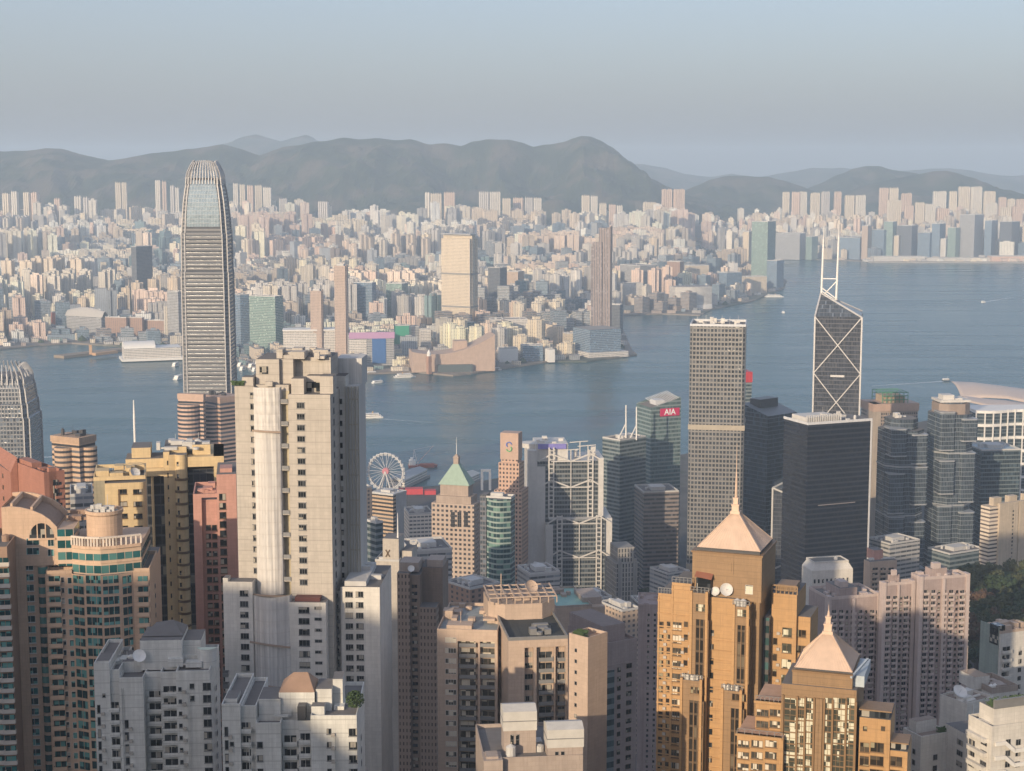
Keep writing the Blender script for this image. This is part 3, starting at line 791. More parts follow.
far_block('red_block', 'tall reddish brown slab behind the white curved waterside hotel', 'apartment block', 667, 680, 684, 262, 296, 60, f_brown)
far_block('apartment_block', 'cream slab with darker bays above the white curved waterside hotel', 'apartment block', 688, 690, 709, 266, 293, 20, f_cream, depth=40)
def curved(B):
    w, d, h = B.w, B.d, B.h; m = MB(); A = [(w * i / 12, -14 * math.sin(math.pi * i / 12)) for i in range(13)]; m.prism(A + [(w, d), (0, d)], 0, h, 0, 1, cum=True); B.part('hotel_body', m, [f_white, far_roof])
    m = MB(); m.prism([(x, y - 3) for x, y in A] + [(w + 4, d), (-4, d)], 0, h * .2); B.part('podium', m, [WHITE])
far_block('waterside_hotel', 'white curved terrace hotel on the Hung Hom waterfront', 'hotel', 673, 675, 712, 287, 309, 15, f_white, build=curved, depth=45)
far_block('glass_block', 'blue glass twin block at Hung Hom, nearest the ferry', 'office block', 719, 727, 742, 273, 297, 35, f_blue)
far_block('apartment_block', 'row of cream low blocks along the Hung Hom shore', 'apartment block', 743, 745, 767, 277, 293, 15, f_cream, depth=35)
far_block('glass_tower', 'tall pale green glass tower at the Hung Hom tip behind the mast tower', 'tower', 752, 768, 776, 222, 287, 60, f_green)
far_block('glass_tower', 'dark blue block at the very tip of Hung Hom', 'office block', 767, 777, 784, 261, 288, 55, f_blue)
far_block('apartment_block', 'tall off white slab beside the pale green Hung Hom tower', 'apartment block', 743, 749, 753, 232, 280, 60, f_cream)

# Kwun Tong shore, far right: dark office slabs along the runway
for i, (xl, xc, xr, rt, a, mt, txt) in enumerate(((776, 800, 806, 234, 65, f_grey, 'grey gridded slab left of the twin masts, on the far shore'), (806, 812, 818, 237, 50, f_green, 'greenish block between the twin masts, far shore'), (838, 860, 868, 238, 65, f_blue, 'dark blue wide slab right of the twin masts, far shore'),
        (872, 884, 896, 230, 45, f_blue, 'blue glass pair right of the dark blue slab, far shore'), (897, 912, 918, 226, 60, f_dark, 'slate office slab in the middle of the runway shore'), (918, 930, 936, 233, 55, f_blue, 'broad glass slab right of the slate one, runway shore'),
        (938, 946, 950, 239, 60, f_white, 'low white factory block on the runway shore'), (960, 975, 984, 215, 50, f_grey, 'tall grey tower rising over the runway shore'), (985, 992, 998, 221, 60, f_blue, 'slim blue tower right of the tall grey one'),
        (862, 868, 872, 226, 60, f_tan, 'slim tan tower right of the dark blue slab, far shore'), (894, 899, 903, 236, 60, f_cream, 'slim cream block between blue pair and slate slab, far shore'), (932, 940, 946, 224, 55, f_blue, 'tall blue slab behind the low white factory block'), (884, 893, 897, 222, 58, f_green, 'tall sea green slab rising behind the blue glass pair'),
        (1000, 1012, 1020, 222, 50, f_dark, 'dark tower at the right end of the runway shore'), (948, 956, 960, 228, 50, f_green, 'sea green slab before the tall grey tower'))):
    far_block('office_block', txt, 'office block', xl, xc, xr, rt, 259.5, a, mt, group='office slabs of the far shore')
for xl, xr, rt, txt in ((872, 925, 257, 'long low shed on the far runway shore'), (925, 990, 258.3, 'flat cruise hall stretching along the runway shore'), (990, 1030, 256.5, 'pink and white shed at the right end of the runway')):
    far_block('shed', txt, 'shed', xl, xl + 2, xr, rt, 261.5, 3, f_white if xl != 990 else f_pe, depth=60)
rq = random.Random(8); m = MB(); m.tint = (.7, .6, .5)
for _ in range(240):
    g = ground(rq.uniform(866, 1075), rq.uniform(254.5, 261.8), 4); m.tint = rq.choice(CREAMS); m.obox(g.x, g.y, rq.uniform(12, 46), rq.uniform(8, 20), rq.uniform(-.2, .4), 2, 4 + rq.uniform(5, 15), 0, 2)
tag(m.build('quay_sheds', FARM, tint=True), 'jumble of low pale sheds and stacks along the far runway quay', 'quay clutter', kind='stuff')
m = MB(); a, b_ = ground(868, 262.6), ground(1080, 263.6); m.prism([(a.x, a.y - 14), (b_.x, b_.y - 14), (b_.x, b_.y + 30), (a.x, a.y + 30)], -2, 5.5)
tag(m.build('sea_wall', [wall('pale_quay', (.42, .38, .33))]), 'long pale sea wall along the far runway shore', 'sea wall')

# ---- tall estate towers on the skyline, foot of the hills
ORDN = 'first second third fourth fifth sixth seventh eighth ninth tenth eleventh twelfth'.split()
sky_m = [facade('estate_%d' % i, c_, (.16, .14, .13), 3.0, 4.6, .4, .5, rough_g=.4) for i, c_ in enumerate(((.80, .70, .54), (.82, .76, .65), (.74, .56, .43), (.62, .58, .53)))]
SKYN = ('cream', 'off white', 'salmon', 'pale grey')
rk = random.Random(31)
def skyline(cl, Y, items):
    for i, (x0, x1, rt, mi) in enumerate(items):
        c = at(x0, rt, Y); z0 = kz(c.x, Y) - 5; w = (x1 - x0) / FPX * Y; d_ = rk.uniform(20, 30); h = c.z - z0
        m = MB(); k = max(2, round(w / 9.5)); a = rk.uniform(-.15, .25)
        poly = []
        for q in range(k): u0, u1, u2 = w * q / k, w * (q + .64) / k, w * (q + 1) / k; poly += [(u0, 0), (u1, 0), (u1, 7), (u2, 7)]
        poly += [(w, d_), (0, d_)]; m.prism(poly, 0, h, 0, 1)
        for q in range(k): m.box(w * (q + .15) / k, w * (q + .5) / k, 3, d_ * .7, h, h + rk.uniform(3, 6), 0, 1)
        o = m.build('estate_tower', [sky_m[mi], far_roof]); o.location = (c.x, Y, z0); o.rotation_euler = (0, 0, a); KEEP.append((c.x + w / 2, Y + 12, w * .6 + 14))
        tag(o, f'tall {SKYN[mi]} estate tower, {ORDN[i]} in the skyline row {cl}', 'apartment tower', 'estate towers at the foot of the hills')
skyline('at the far left', 7700, [(2, 9, 194, 0), (11, 17, 192, 1), (23, 29, 193, 0), (31, 37, 193, 2), (54, 60, 199, 2), (74, 81, 197, 1), (83, 88, 198, 3)])
skyline('left of the tallest skyscraper', 7800, [(115, 120.5, 183, 0), (121.5, 126.5, 183, 0), (155, 160, 181, 1), (162, 166.5, 182, 2), (170, 174, 186, 3), (175, 179, 188, 1)])
skyline('right of the tallest skyscraper', 7800, [(233, 238, 184, 1), (239.5, 245, 185, 0), (247, 253, 186, 2), (255, 262, 186, 0), (263, 271, 188, 1), (279, 287, 199, 3), (296, 304, 201, 1), (318, 328, 202, 3)])
skyline('above the cream skyscraper', 7700, [(425, 430, 193, 1), (431, 442, 194, 0), (444, 455, 193, 2), (479, 489, 192.5, 3), (490, 501, 192.5, 1), (503, 511, 199, 0)])
skyline('below the mountain peak', 7800, [(513, 523, 198.5, 2), (525, 533, 198, 3), (534, 542, 198.5, 1), (582, 590, 196, 0), (591, 598, 196.5, 1), (600, 607, 204, 0), (609, 616, 205, 2), (617, 623, 206, 1), (644, 657, 203, 0), (663, 673, 190, 2), (675, 686, 190, 2)])
skyline('above the twin masts', 8150, [(783, 790, 192.5, 0), (792, 800, 192.5, 2), (801, 808, 192.5, 1), (812, 821, 193.5, 0), (823, 831, 192.5, 3), (835, 842, 192.5, 2), (846, 855, 196, 0), (857, 867, 196, 1), (880, 889, 188.5, 2), (890, 899, 188.5, 0)])
skyline('on the far right slope', 8150, [(903, 913, 194, 2), (934, 947, 192, 1), (950, 957.5, 192, 0), (960, 971, 187.5, 0), (973, 984, 187.5, 1), (986, 997, 192, 0), (1000, 1007, 198, 2), (1009, 1016, 199.5, 0), (1018, 1026, 200, 2)])
skyline('below the far right slope', 7850, [(889, 903, 201, 0), (905, 914, 206, 2), (916, 925, 203, 0), (926, 937, 205, 1), (938, 950, 209, 2), (988, 999, 204, 1), (1002, 1012, 208, 0), (1014, 1024, 207, 2)])
# ---- the mass of the city
rc = random.Random(11)
cells = {}
def cell_of(x, y):
    ang0 = .35
    u = (x * math.cos(ang0) + y * math.sin(ang0)) / 270; v = (-x * math.sin(ang0) + y * math.cos(ang0)) / 230
    k = (math.floor(u), math.floor(v))
    if k not in cells:
        r = random.Random(k[0] * 7919 + k[1] * 104729 + 5)
        kind = r.choices(['estate', 'tenement', 'office', 'mixed', 'park'], [.40, .22, .12, .20, .06])[0]
        cells[k] = dict(kind=kind, ang=.35 + r.choice([0, 0, .5, -.4, math.pi / 2]) + r.uniform(-.1, .1), ci=r.randrange(len(CREAMS)), h=r.uniform(70, 118), oi=r.randrange(len(OFFS)), shape=r.choice(['cross', 'notch', 'row', 'row']))
    return cells[k]
spots = []; y = 2900.0
while y < 9000:
    st = 46 + (y - 2900) * .0042
    half = (560 / FPX) * y
    x = -half + rc.uniform(0, 20)
    while x < half * 1.06:
        X, Y = x + rc.uniform(-11, 11), y + rc.uniform(-11, 11)
        x += st
        if not inside(X, Y, KPOLY): continue
        if (X > 2300 and Y > 8250 + rc.uniform(-120, 80)) or (X <= 2300 and Y > 7980 + rc.uniform(-150, 60)): continue
        sd = shore_dist(X, Y)
        if sd < 45: continue
        if any((X - a) ** 2 + (Y - b_) ** 2 < c * c for a, b_, c in KEEP): continue
        if any(((X - a) / rx) ** 2 + ((Y - b_) / ry) ** 2 < .8 for a, b_, rx, ry, h in KNOLLS): continue
        spots.append((X, Y, sd))
    y += st * 1.02
towers = []
for X, Y, sd in spots:
    c = cell_of(X, Y); r = rc; k = c['kind']
    if k == 'park' and r.random() < .8: continue
    far = Y > 5600
    if k == 'mixed': k = r.choice(['estate', 'tenement', 'office'])
    if Y < 4700 and k == 'tenement' and r.random() < .45: k = 'office'
    if Y > 7300 and k == 'office' and X < 2300: k = 'estate'
    if k == 'estate':
        if r.random() < .16: continue
        w, d, h = (r.uniform(29, 37), r.uniform(25, 31), c['h'] * r.choice([.92, .97, 1.0, 1.0, 1.04, .7])); sh = c['shape']
        if sh == 'row': w, d, h = r.uniform(44, 66), 18, h * .78
        ci = c['ci'] if r.random() < .75 else r.randrange(len(CREAMS)); col, nm = CREAMS[ci], CNAME[ci]
    elif k == 'tenement':
        w, d = r.uniform(16, 38), r.uniform(14, 28); h = r.uniform(20, 55) if r.random() < .8 else r.uniform(60, 95); sh = r.choice(['box', 'box', 'notch', 'row'])
        ci = r.randrange(len(CREAMS)); col, nm = CREAMS[ci], CNAME[ci]
    else:
        w, d, h = r.uniform(24, 42), r.uniform(22, 36), r.uniform(38, 105); sh = r.choice(['box', 'box', 'notch'])
        ci = c['oi'] if r.random() < .6 else r.randrange(len(OFFS)); col, nm = OFFS[ci], ONAME[ci]
    if Y < 3900: h *= r.uniform(.5, .92)
    if sd < 160: h *= .55
    if far and k == 'estate': h *= 1.2
    if Y > 7400 and r.random() < .3: h *= 1.15
    if far: w *= 1.12; d *= 1.12
    if X > 2300: h *= .82
    g = r.uniform(.86, 1.12)
    towers.append(dict(x=X, y=Y, z=kz(X, Y), w=w, d=d, h=h, ang=c['ang'], kind='office' if k == 'office' else ('low' if k == 'tenement' else 'res'), sh=sh, col=tuple(min(.8, q * g) for q in col), nm=nm))
for _ in range(420):          # the packed slope behind the runway shore
    Y = rc.uniform(7430, 8120); X = (rc.uniform(700, 1075) - 512) / FPX * Y
    if X < 900 or any((X - a) ** 2 + (Y - b_) ** 2 < (c * .55) ** 2 for a, b_, c in KEEP): continue
    ci = rc.randrange(len(CREAMS)); g = rc.uniform(.85, 1.1)
    towers.append(dict(x=X, y=Y, z=kz(X, Y), w=rc.uniform(17, 30), d=rc.uniform(16, 24), h=rc.uniform(62, 120), ang=rc.uniform(-.3, .5), kind='res', sh=rc.choice(['cross', 'notch', 'row', 'box']), col=tuple(min(.85, q * g) for q in CREAMS[ci]), nm=CNAME[ci]))
LAND = [('the cream skyscraper', 460, 285), ('the fluted brown skyscraper', 603, 285), ('the tallest harbour skyscraper', 206, 260), ('the dark slate tower', 141, 280), ('the five bright towers', 305, 240),
        ('the slim pinkish pair', 330, 310), ('the silver opera house', 86, 322), ('the blue Hung Hom block', 731, 285), ('the pale green Hung Hom tower', 765, 250), ('the twin masts', 830, 235), ('the swooping pink hall', 452, 356),
        ('the tall far shore tower', 972, 235), ('the reddish brown slab', 676, 278), ('the green glass office block', 266, 322)]
for t in towers:
    p = project((t['x'], t['y'], t['z'] + t['h'])); t['px'], t['row'] = p[0], p[1]; t['size'] = t['w'] * (t['h'] + 10) / p[2] ** 2
vis = [t for t in towers if 4 < t['px'] < 1020]
vis.sort(key=lambda t: -t['size'])
single = vis[:290]; ids = set(id(t) for t in single)
mb = MB(); rs = random.Random(3)
for t in towers:
    if id(t) in ids: continue
    mb.tint = t['col']; far_tower(mb, t['x'], t['y'], t['z'], t['w'], t['d'], t['h'], t['ang'], t['kind'], t['sh'], rs)
tag(mb.build('far_city_blocks', FARM, tint=True), 'dense mass of small distant Kowloon buildings behind the nearer towers', 'city blocks', kind='stuff')
# low sheds, podiums and street clutter between the towers, and the green of the knolls and parks
mb = MB(); rl = random.Random(77); gl = MB()
def blob(m, x, y, z, r_):
    n = 6; t = rl.uniform(0, 1); top = (x, y, z + r_ * rl.uniform(.9, 1.3)); ring = [(x + r_ * rl.uniform(.75, 1.15) * math.cos(2*math.pi*i/n + t), y + r_ * rl.uniform(.75, 1.15) * math.sin(2*math.pi*i/n + t), z + r_ * rl.uniform(.2, .5)) for i in range(n)]
    low = [(px_, py_, z - 3) for px_, py_, _ in ring]
    for i in range(n): j = (i + 1) % n; m.face([ring[i], ring[j], top]); m.face([low[i], low[j], ring[j], ring[i]])
y = 2880.0
while y < 8100:
    st = 24 + (y - 2880) * .009; half = (545 / FPX) * y; x = -half
    while x < half:
        X, Y = x + rl.uniform(-9, 9), y + rl.uniform(-9, 9); x += st
        if not inside(X, Y, KPOLY) or any((X - a) ** 2 + (Y - b_) ** 2 < min(c * .8, 75) ** 2 for a, b_, c in KEEP): continue
        kn = any(((X - a) / rx) ** 2 + ((Y - b_) / ry) ** 2 < 1 for a, b_, rx, ry, h in KNOLLS); sd = shore_dist(X, Y)
        if sd < 14: continue
        if kn or rl.random() < .16: blob(gl, X, Y, kz(X, Y), rl.uniform(5, 11)); continue
        if rl.random() < .25: continue
        g = rl.uniform(.7, 1.1); mb.tint = tuple(q * g for q in rl.choice(CREAMS + OFFS)); h_ = rl.uniform(4, 9) if sd < 60 else rl.uniform(5, 20)
        mb.obox(X, Y, rl.uniform(10, 34), rl.uniform(8, 18), cell_of(X, Y)['ang'], kz(X, Y) - 4, kz(X, Y) + h_, 0, 2, bottom=False)
    y += st
tag(mb.build('low_sheds_and_podiums', FARM, tint=True), 'low sheds and podiums scattered between the Kowloon towers', 'low roofs', kind='stuff')
tag(gl.build('park_greenery', plain('far_foliage', (.04, .062, .028), .95)), 'dark green trees of the Kowloon knolls and parks', 'greenery', kind='stuff')
groups = {}
SHN = {'cross': 'cross shaped', 'notch': 'notched', 'row': 'long ribbed', 'box': 'boxy'}
for t in single:
    L = min(LAND, key=lambda l: (l[1] - t['px']) ** 2 + ((l[2] - t['row']) * 1.6) ** 2)
    dx, dy = t['px'] - L[1], t['row'] + 8 - L[2]
    side = ('left of' if dx < -12 else 'right of' if dx > 12 else ('behind' if dy < 0 else 'in front of'))
    t['key'] = (t['nm'], SHN[t['sh']], 'tower' if t['h'] > 55 else 'block', side, L[0]); groups.setdefault(t['key'], []).append(t)
ORD = ['nearest'] + [w + ' nearest' for w in 'second third fourth fifth sixth seventh eighth ninth tenth eleventh twelfth thirteenth fourteenth fifteenth sixteenth'.split()]
for key, ts in groups.items():
    lx = [l for l in LAND if l[0] == key[4]][0]
    ts.sort(key=lambda t: abs(t['px'] - lx[1]) + abs(t['row'] - lx[2]))
    for i, t in enumerate(ts):
        o_ = '' if len(ts) == 1 else (ORD[i] + ' ')
        mb = MB(); mb.tint = t['col']; x, y = t['x'], t['y']
        far_tower(mb, 0, 0, 4 - 4, t['w'], t['d'], t['h'], t['ang'], t['kind'], t['sh'], rs)
        o = mb.build('apartment_tower' if t['kind'] == 'res' else ('office_block' if t['kind'] == 'office' else 'city_block'), FARM, tint=True); o.location = (x, y, t['z'])
        noun = {'res': 'flats ', 'office': 'office ', 'low': 'city '}[t['kind']] + key[2]
        tag(o, f'{o_}{key[0]} {key[1]} {noun} {key[3]} {key[4]}', 'building', 'mid sized Kowloon buildings')
# ================================================================= Hong Kong Island: the middle distance
def base_of(px, Y):
    x = at(px, 300, Y).x
    return 2.0 if Y > 1150 else iz(x, Y) - 6
def mid(name, label, xl, xc, xr, Y, a, row, mat, cat='tower', plant=8, roof=None, group=None, body='tower_body', shrink=2, par=1.4, depth=None, width=None, build=None, pm=None):
    B = Bldg(name, label, cat, xl, xc, xr, Y, a, row, base=base_of(xc, Y), group=group, depth=depth, width=width)
    if build: build(B)
    else:
        m = MB(); m.box(0, B.w, 0, B.d, 0, B.h, 0, 1, bottom=False); B.part(body, m, [mat, roof or ROOFM])
    if plant:
        m = MB(); parapet(m, 0, B.w, 0, B.d, B.h, par, .5)
        B.part('parapet', m, [pm or PLANT])
        m = MB(); m.box(B.w * .3, B.w * .7, B.d * .3, B.d * .7, B.h, B.h + 3.2); roof_clutter(m, shrink, B.w - shrink, shrink, B.d - shrink, B.h, plant, name + label, 0, 3.5)
        B.part('roof_plant', m, [PLANT])
    return B
def super_sq(w, d, cut, x0=0, y0=0):
    """square outline with cut corners, centred"""
    a, b_ = w / 2, d / 2
    return [(x0 - a + cut, y0 - b_), (x0 + a - cut, y0 - b_), (x0 + a, y0 - b_ + cut), (x0 + a, y0 + b_ - cut), (x0 + a - cut, y0 + b_), (x0 - a + cut, y0 + b_), (x0 - a, y0 + b_ - cut), (x0 - a, y0 - b_ + cut)]

# ---- the tallest tower (left) and its shorter sister
f_ifc = facade('silver_band_curtain', (.185, .182, .182), (.105, .112, .122), 4.2, 40.0, 1.2, .5, gl=(.12, .13, .145), rough_w=.6, rough_g=.2, metal_w=.0, metal_g=.1, light=.05)
f_ifcb = facade('pale_sky_glass', (.30, .34, .36), (.24, .30, .33), 4.4, 3.0, .9, .85, gl=(.25, .31, .34), rough_w=.3, rough_g=.16, metal_w=.3, metal_g=.4, var=.2)
f_ifcs = facade('dark_silver_curtain', (.20, .205, .215), (.06, .072, .085), 4.2, 3.2, .7, .7, rough_w=.4, rough_g=.15, metal_w=.3)
RIB = plain('white_metal_rib', (.44, .43, .42), .4, .1)
def crowned(name, label, pxc, Y, rows, w, yaw, mat, crown_rows, fins, bright=None):
    c = at(pxc, rows[0][0], Y); root = empty(name, (c.x, c.y, 2.0), R(yaw)); tag(root, label, 'skyscraper')
    Z = lambda row: at(pxc, row, Y).z - 2.0
    m = MB(); sec = [(Z(r), k) for r, k in rows]
    sec = sorted(sec); sec = [(0, sec[0][1])] + sec
    for (z0, k0), (z1, k1) in zip(sec, sec[1:]):
        p0, p1 = super_sq(w * k0, w * k0, 4.5 * k0), super_sq(w * k1, w * k1, 4.5 * k1)
        m.prism(p0, z0, z1, 0, 1, poly1=p1)
    m.build('tower_shaft', [mat, ROOFM], root)
    def kz_(z):
        for (z0, k0), (z1, k1) in zip(sec, sec[1:]):
            if z0 <= z <= z1 and z1 > z0: return k0 + (k1 - k0) * (z - z0) / (z1 - z0)
        return sec[-1][1]
    # corner ribs follow the taper
    for sx, sy in ((-1, -1), (1, -1), (1, 1), (-1, 1)):
        m = MB(); zs = [0] + [s_[0] for s_ in sec[1:]]
        for z0, z1 in zip(zs, zs[1:]):
            for e in (0, 1):
                def P(z):
                    h = w * kz_(z) / 2; cu = 4.5 * kz_(z)
                    return (sx * (h + .3 - (cu if e else 0)), sy * (h + .3 - (0 if e else cu)), z)
                m.bar(P(z0), P(z1), 1.1, 1.0)
        m.build('corner_rib', [RIB], root)
    if bright:
        m = MB(); z0, z1 = Z(bright[1]), Z(bright[0]); nseg = 8
        for i in range(nseg):
            za, zb = z0 + (z1 - z0) * i / nseg, z0 + (z1 - z0) * (i + 1) / nseg
            wa, wb = w * kz_(za) / 2, w * kz_(zb) / 2
            ha = min(w * bright[2], wa - 5); hb = min(w * bright[2], wb - 5)
            m.face([(-ha, -wa - .5, za), (ha, -wa - .5, za), (hb, -wb - .5, zb), (-hb, -wb - .5, zb)])
        m.build('bay_glazing', [f_ifcb], root)  # pale upper glazing: the reflected sky is put into the glass colour
    (r0, r1), kin = crown_rows
    z0, z1 = Z(r0), Z(r1)
    for side in range(4):
        ca, sa = math.cos(side * math.pi / 2), math.sin(side * math.pi / 2)
        for i in range(fins):
            t = (i + .5) / fins * 2 - 1; m = MB(); pr = None
            for q in range(5):
                v = q / 4; z = z0 + (z1 - z0) * (v ** .8) * (1 - .12 * abs(t) ** 3)
                h = w * (kz_(z0) + (kin - kz_(z0)) * v ** 1.8) / 2 + .6
                x, y = t * h * .92, -h
                p = (ca * x - sa * y, sa * x + ca * y, z)
                if pr: m.bar(pr, p, 1.0, 1.5)
                pr = p
            m.build('crown_fin', [RIB], root)
    return root
crowned('skyscraper', 'tallest silver skyscraper with white claw crown rising above the harbour', 205.5, 1790, [(178, .68), (183, .74), (190, .80), (202, .87), (215, .92), (232, .965), (233, .985), (270, 1.0), (271, 1.02), (395, 1.04)], 49, 1.5, f_ifc, ((184, 160.5), .46), 11, bright=(180, 226, .36))
crowned('skyscraper', 'shorter round shouldered grey skyscraper with roof fins cut off by the left edge', 3, 1640, [(374, .70), (378, .82), (386, .90), (400, .95), (401, .98), (414, 1.0), (415, 1.05), (500, 1.06)], 58, 3, f_ifcs, ((382, 363), .64), 9)

# ---- towers with round bays
f_pinkband = facade('pink_granite_band', (.52, .36, .28), (.05, .055, .065), 4.0, 30, 1.2, .52, rough_w=.5, rough_g=.15)
PINKG = wall('pink_granite', (.56, .39, .30), .6, .15)
def bayed(B, bays, cap=9.0, mat=None, capm=None, n=10):
    w, d, h = B.w, B.d, B.h
    m = MB(); m.box(0, w, 0, d, 0, h, 0, 1, bottom=False); B.part('tower_body', m, [mat or f_pinkband, ROOFM])
    for face, u, r in bays:
        p, dd, nn, L = B.fr(face); cx, cy = p[0] + dd[0] * u * L, p[1] + dd[1] * u * L
        a0 = math.degrees(math.atan2(dd[1], dd[0]))
        m = MB(); A = arc(cx, cy, r, a0 - 180, a0, n); m.prism(A, 0, h - cap, 0, 1, cum=True)
        B.part('round_bay', m, [mat or f_pinkband, ROOFM])
    m = MB(); m.box(-.6, w + .6, -.6, d + .6, h - cap * .55, h + .6); B.part('cap', m, [capm or PINKG])
    m = MB(); roof_clutter(m, 2, w - 2, 2, d - 2, h + .6, 8, B.name, 0, 5); B.part('roof_plant', m, [DARKM])
mid('office_tower', 'pink banded tower with round glass bay, left one of the harbour pair', 178, 203, 205, 1560, 76, 395, f_pinkband, plant=0, group='pink banded pair', build=lambda B: bayed(B, [('L', .42, 11)]))
mid('office_tower', 'pink banded tower with round glass bay, right one of the harbour pair', 204, 220, 240, 1575, 45, 398, f_pinkband, plant=0, group='pink banded pair', build=lambda B: bayed(B, [('L', .5, 9)]))
f_beigeband = facade('beige_band', (.50, .35, .24), (.06, .06, .065), 3.3, 30, 1.2, .46, rough_w=.7)
mid('apartment_tower', 'brown banded tower with a round bay standing alone against the water, left', 51.5, 79, 95, 1010, 62, 439, f_beigeband, plant=0, build=lambda B: bayed(B, [('L', .45, 6.2), ('R', .6, 5)], cap=6, mat=f_beigeband, capm=wall('beige_cap', (.55, .38, .26), .7)))

# ---- green pyramid tower
f_cpink = facade('cream_punched_stone', (.43, .34, .275), (.05, .05, .055), 3.7, 3.6, .55, .5, rough_w=.7)
CST = wall('cream_stone', (.48, .38, .31), .7)
GREENR = plain('green_copper', (.24, .34, .275), .6)
def pyr_tower(B):
    w, d, h = B.w, B.d, B.h
    m = MB(); m.box(0, w, 0, d, 0, h, 0, 1, bottom=False); B.part('tower_body', m, [f_cpink, CST])
    zc = B.uz('L', 460, 497)[1]; zb = B.uz('L', 460, 486)[1]
    m = MB(); m.box(w*.06, w*.94, d*.08, d*.9, h, zc, 0); m.box(w*.16, w*.84, d*.16, d*.82, zc, zb, 0); B.part('stepped_top', m, [CST])
    m = MB(); a = [(w*.1, d*.12), (w*.9, d*.12), (w*.9, d*.86), (w*.1, d*.86)]; cx, cy = w*.5, d*.49
    zt = B.uz('L', 460, 466)[1]
    m.prism(a, zb, zt, 0, poly1=[(cx - 2.4, cy - 2.4), (cx + 2.4, cy - 2.4), (cx + 2.4, cy + 2.4), (cx - 2.4, cy + 2.4)]); B.part('pyramid_roof', m, [GREENR])
    m = MB(); m.box(cx - 2, cx + 2, cy - 2, cy + 2, zt, zt + 5); m.pyramid([(cx - 2.6, cy - 2.6), (cx + 2.6, cy - 2.6), (cx + 2.6, cy + 2.6), (cx - 2.6, cy + 2.6)], zt + 5, (cx, cy, zt + 8)); B.part('lantern', m, [CST])
    m = MB(); m.tube((cx, cy, zt + 7), (cx, cy, zt + 21), .28, .08, 6); B.part('antenna', m, [WHITE])
    me = win(3.2, 12, CST, plain('dark_tall_glass', (.03, .035, .04), .15), 2, 4)
    for px in (453, 459.5, 466): u, z = B.uz('L', px, 527); B.put('window', me, 'L', u, z)
    B.finish()
mid('office_tower', 'cream stone tower topped by a green copper pyramid roof', 431.5, 474, 481, 1240, 74, 505, f_cpink, plant=0, build=pyr_tower)
f_teal = facade('teal_ribbon_glass', (.27, .33, .30), (.03, .07, .075), 3.9, 2.6, .95, .66, gl=(.14, .24, .2), rough_g=.12, light=.2)
def teal(B):
    w, d, h = B.w, B.d, B.h; m = MB(); p, dd, nn, L = B.fr('L')
    A = [(0 - 5 * math.sin(math.pi * i / 12), d * .78 * (1 - i / 12)) for i in range(13)]
    m.prism(A + [(w, 0), (w, d * .8), (0, d * .8)][0:2] , 0, h, 0, 1, cum=True)
    B.part('curved_front', m, [f_teal, ROOFM])
    m = MB(); m.box(0, w, d * .8, d, 0, h + 2, 0, 1); B.part('dark_core', m, [f_dark, ROOFM])
mid('office_tower', 'teal ribbon glass office with a gently curved front, right of the green pyramid', 480, 511, 515, 1180, 74, 499, f_teal, plant=6, build=teal)

# ---- stepped bank tower with the round mark
f_scb = facade('brown_pink_punched', (.50, .33, .24), (.06, .05, .05), 3.6, 3.0, .5, .5, rough_w=.6)
def scb(B):
    w, d, h = B.w, B.d, B.h; zz = lambda r: B.uz('L', 510, r)[1]
    m = MB(); m.box(w*.12, w*.88, d*.10, d*.90, 0, h, 0, 1); m.box(0, w, 0, d, 0, zz(463), 0, 1); m.box(-3, w + 3, -3, d + 3, 0, zz(490), 0, 1)
    B.part('tower_body', m, [f_scb, PINKG])
    m = MB(); m.box(w*.1, w*.9, d*.06, d*.94, zz(460), h + 1); B.part('sign_head', m, [PINKG])
    m = MB(); x = w * .1 - .35; yc = d * .5; zc = zz(447); s = 3.6; n = 10
    # two interlocked strips, blue and green
    for mi, sg in ((0, 1), (1, -1)):
        pts = []
        for i in range(n + 1):
            t = i / n; ang = math.pi * (.05 + 1.25 * t); pts.append((math.cos(ang) * s * .62 * sg, (.5 + math.sin(ang) * .62) * s * sg * .95))
        for (y0, z0), (y1, z1) in zip(pts, pts[1:]): m.bar((x, yc - y0, zc + z0), (x, yc - y1, zc + z1), 1.5, .6, mi)
    B.part('emblem', m, [plain('sign_blue', (.03, .12, .5), .4), plain('sign_green', (.05, .4, .14), .4)])
mid('office_tower', 'narrow stepped brown tower with a blue and green emblem on top', 498.5, 519, 524, 1345, 74, 435, f_scb, plant=0, build=scb)

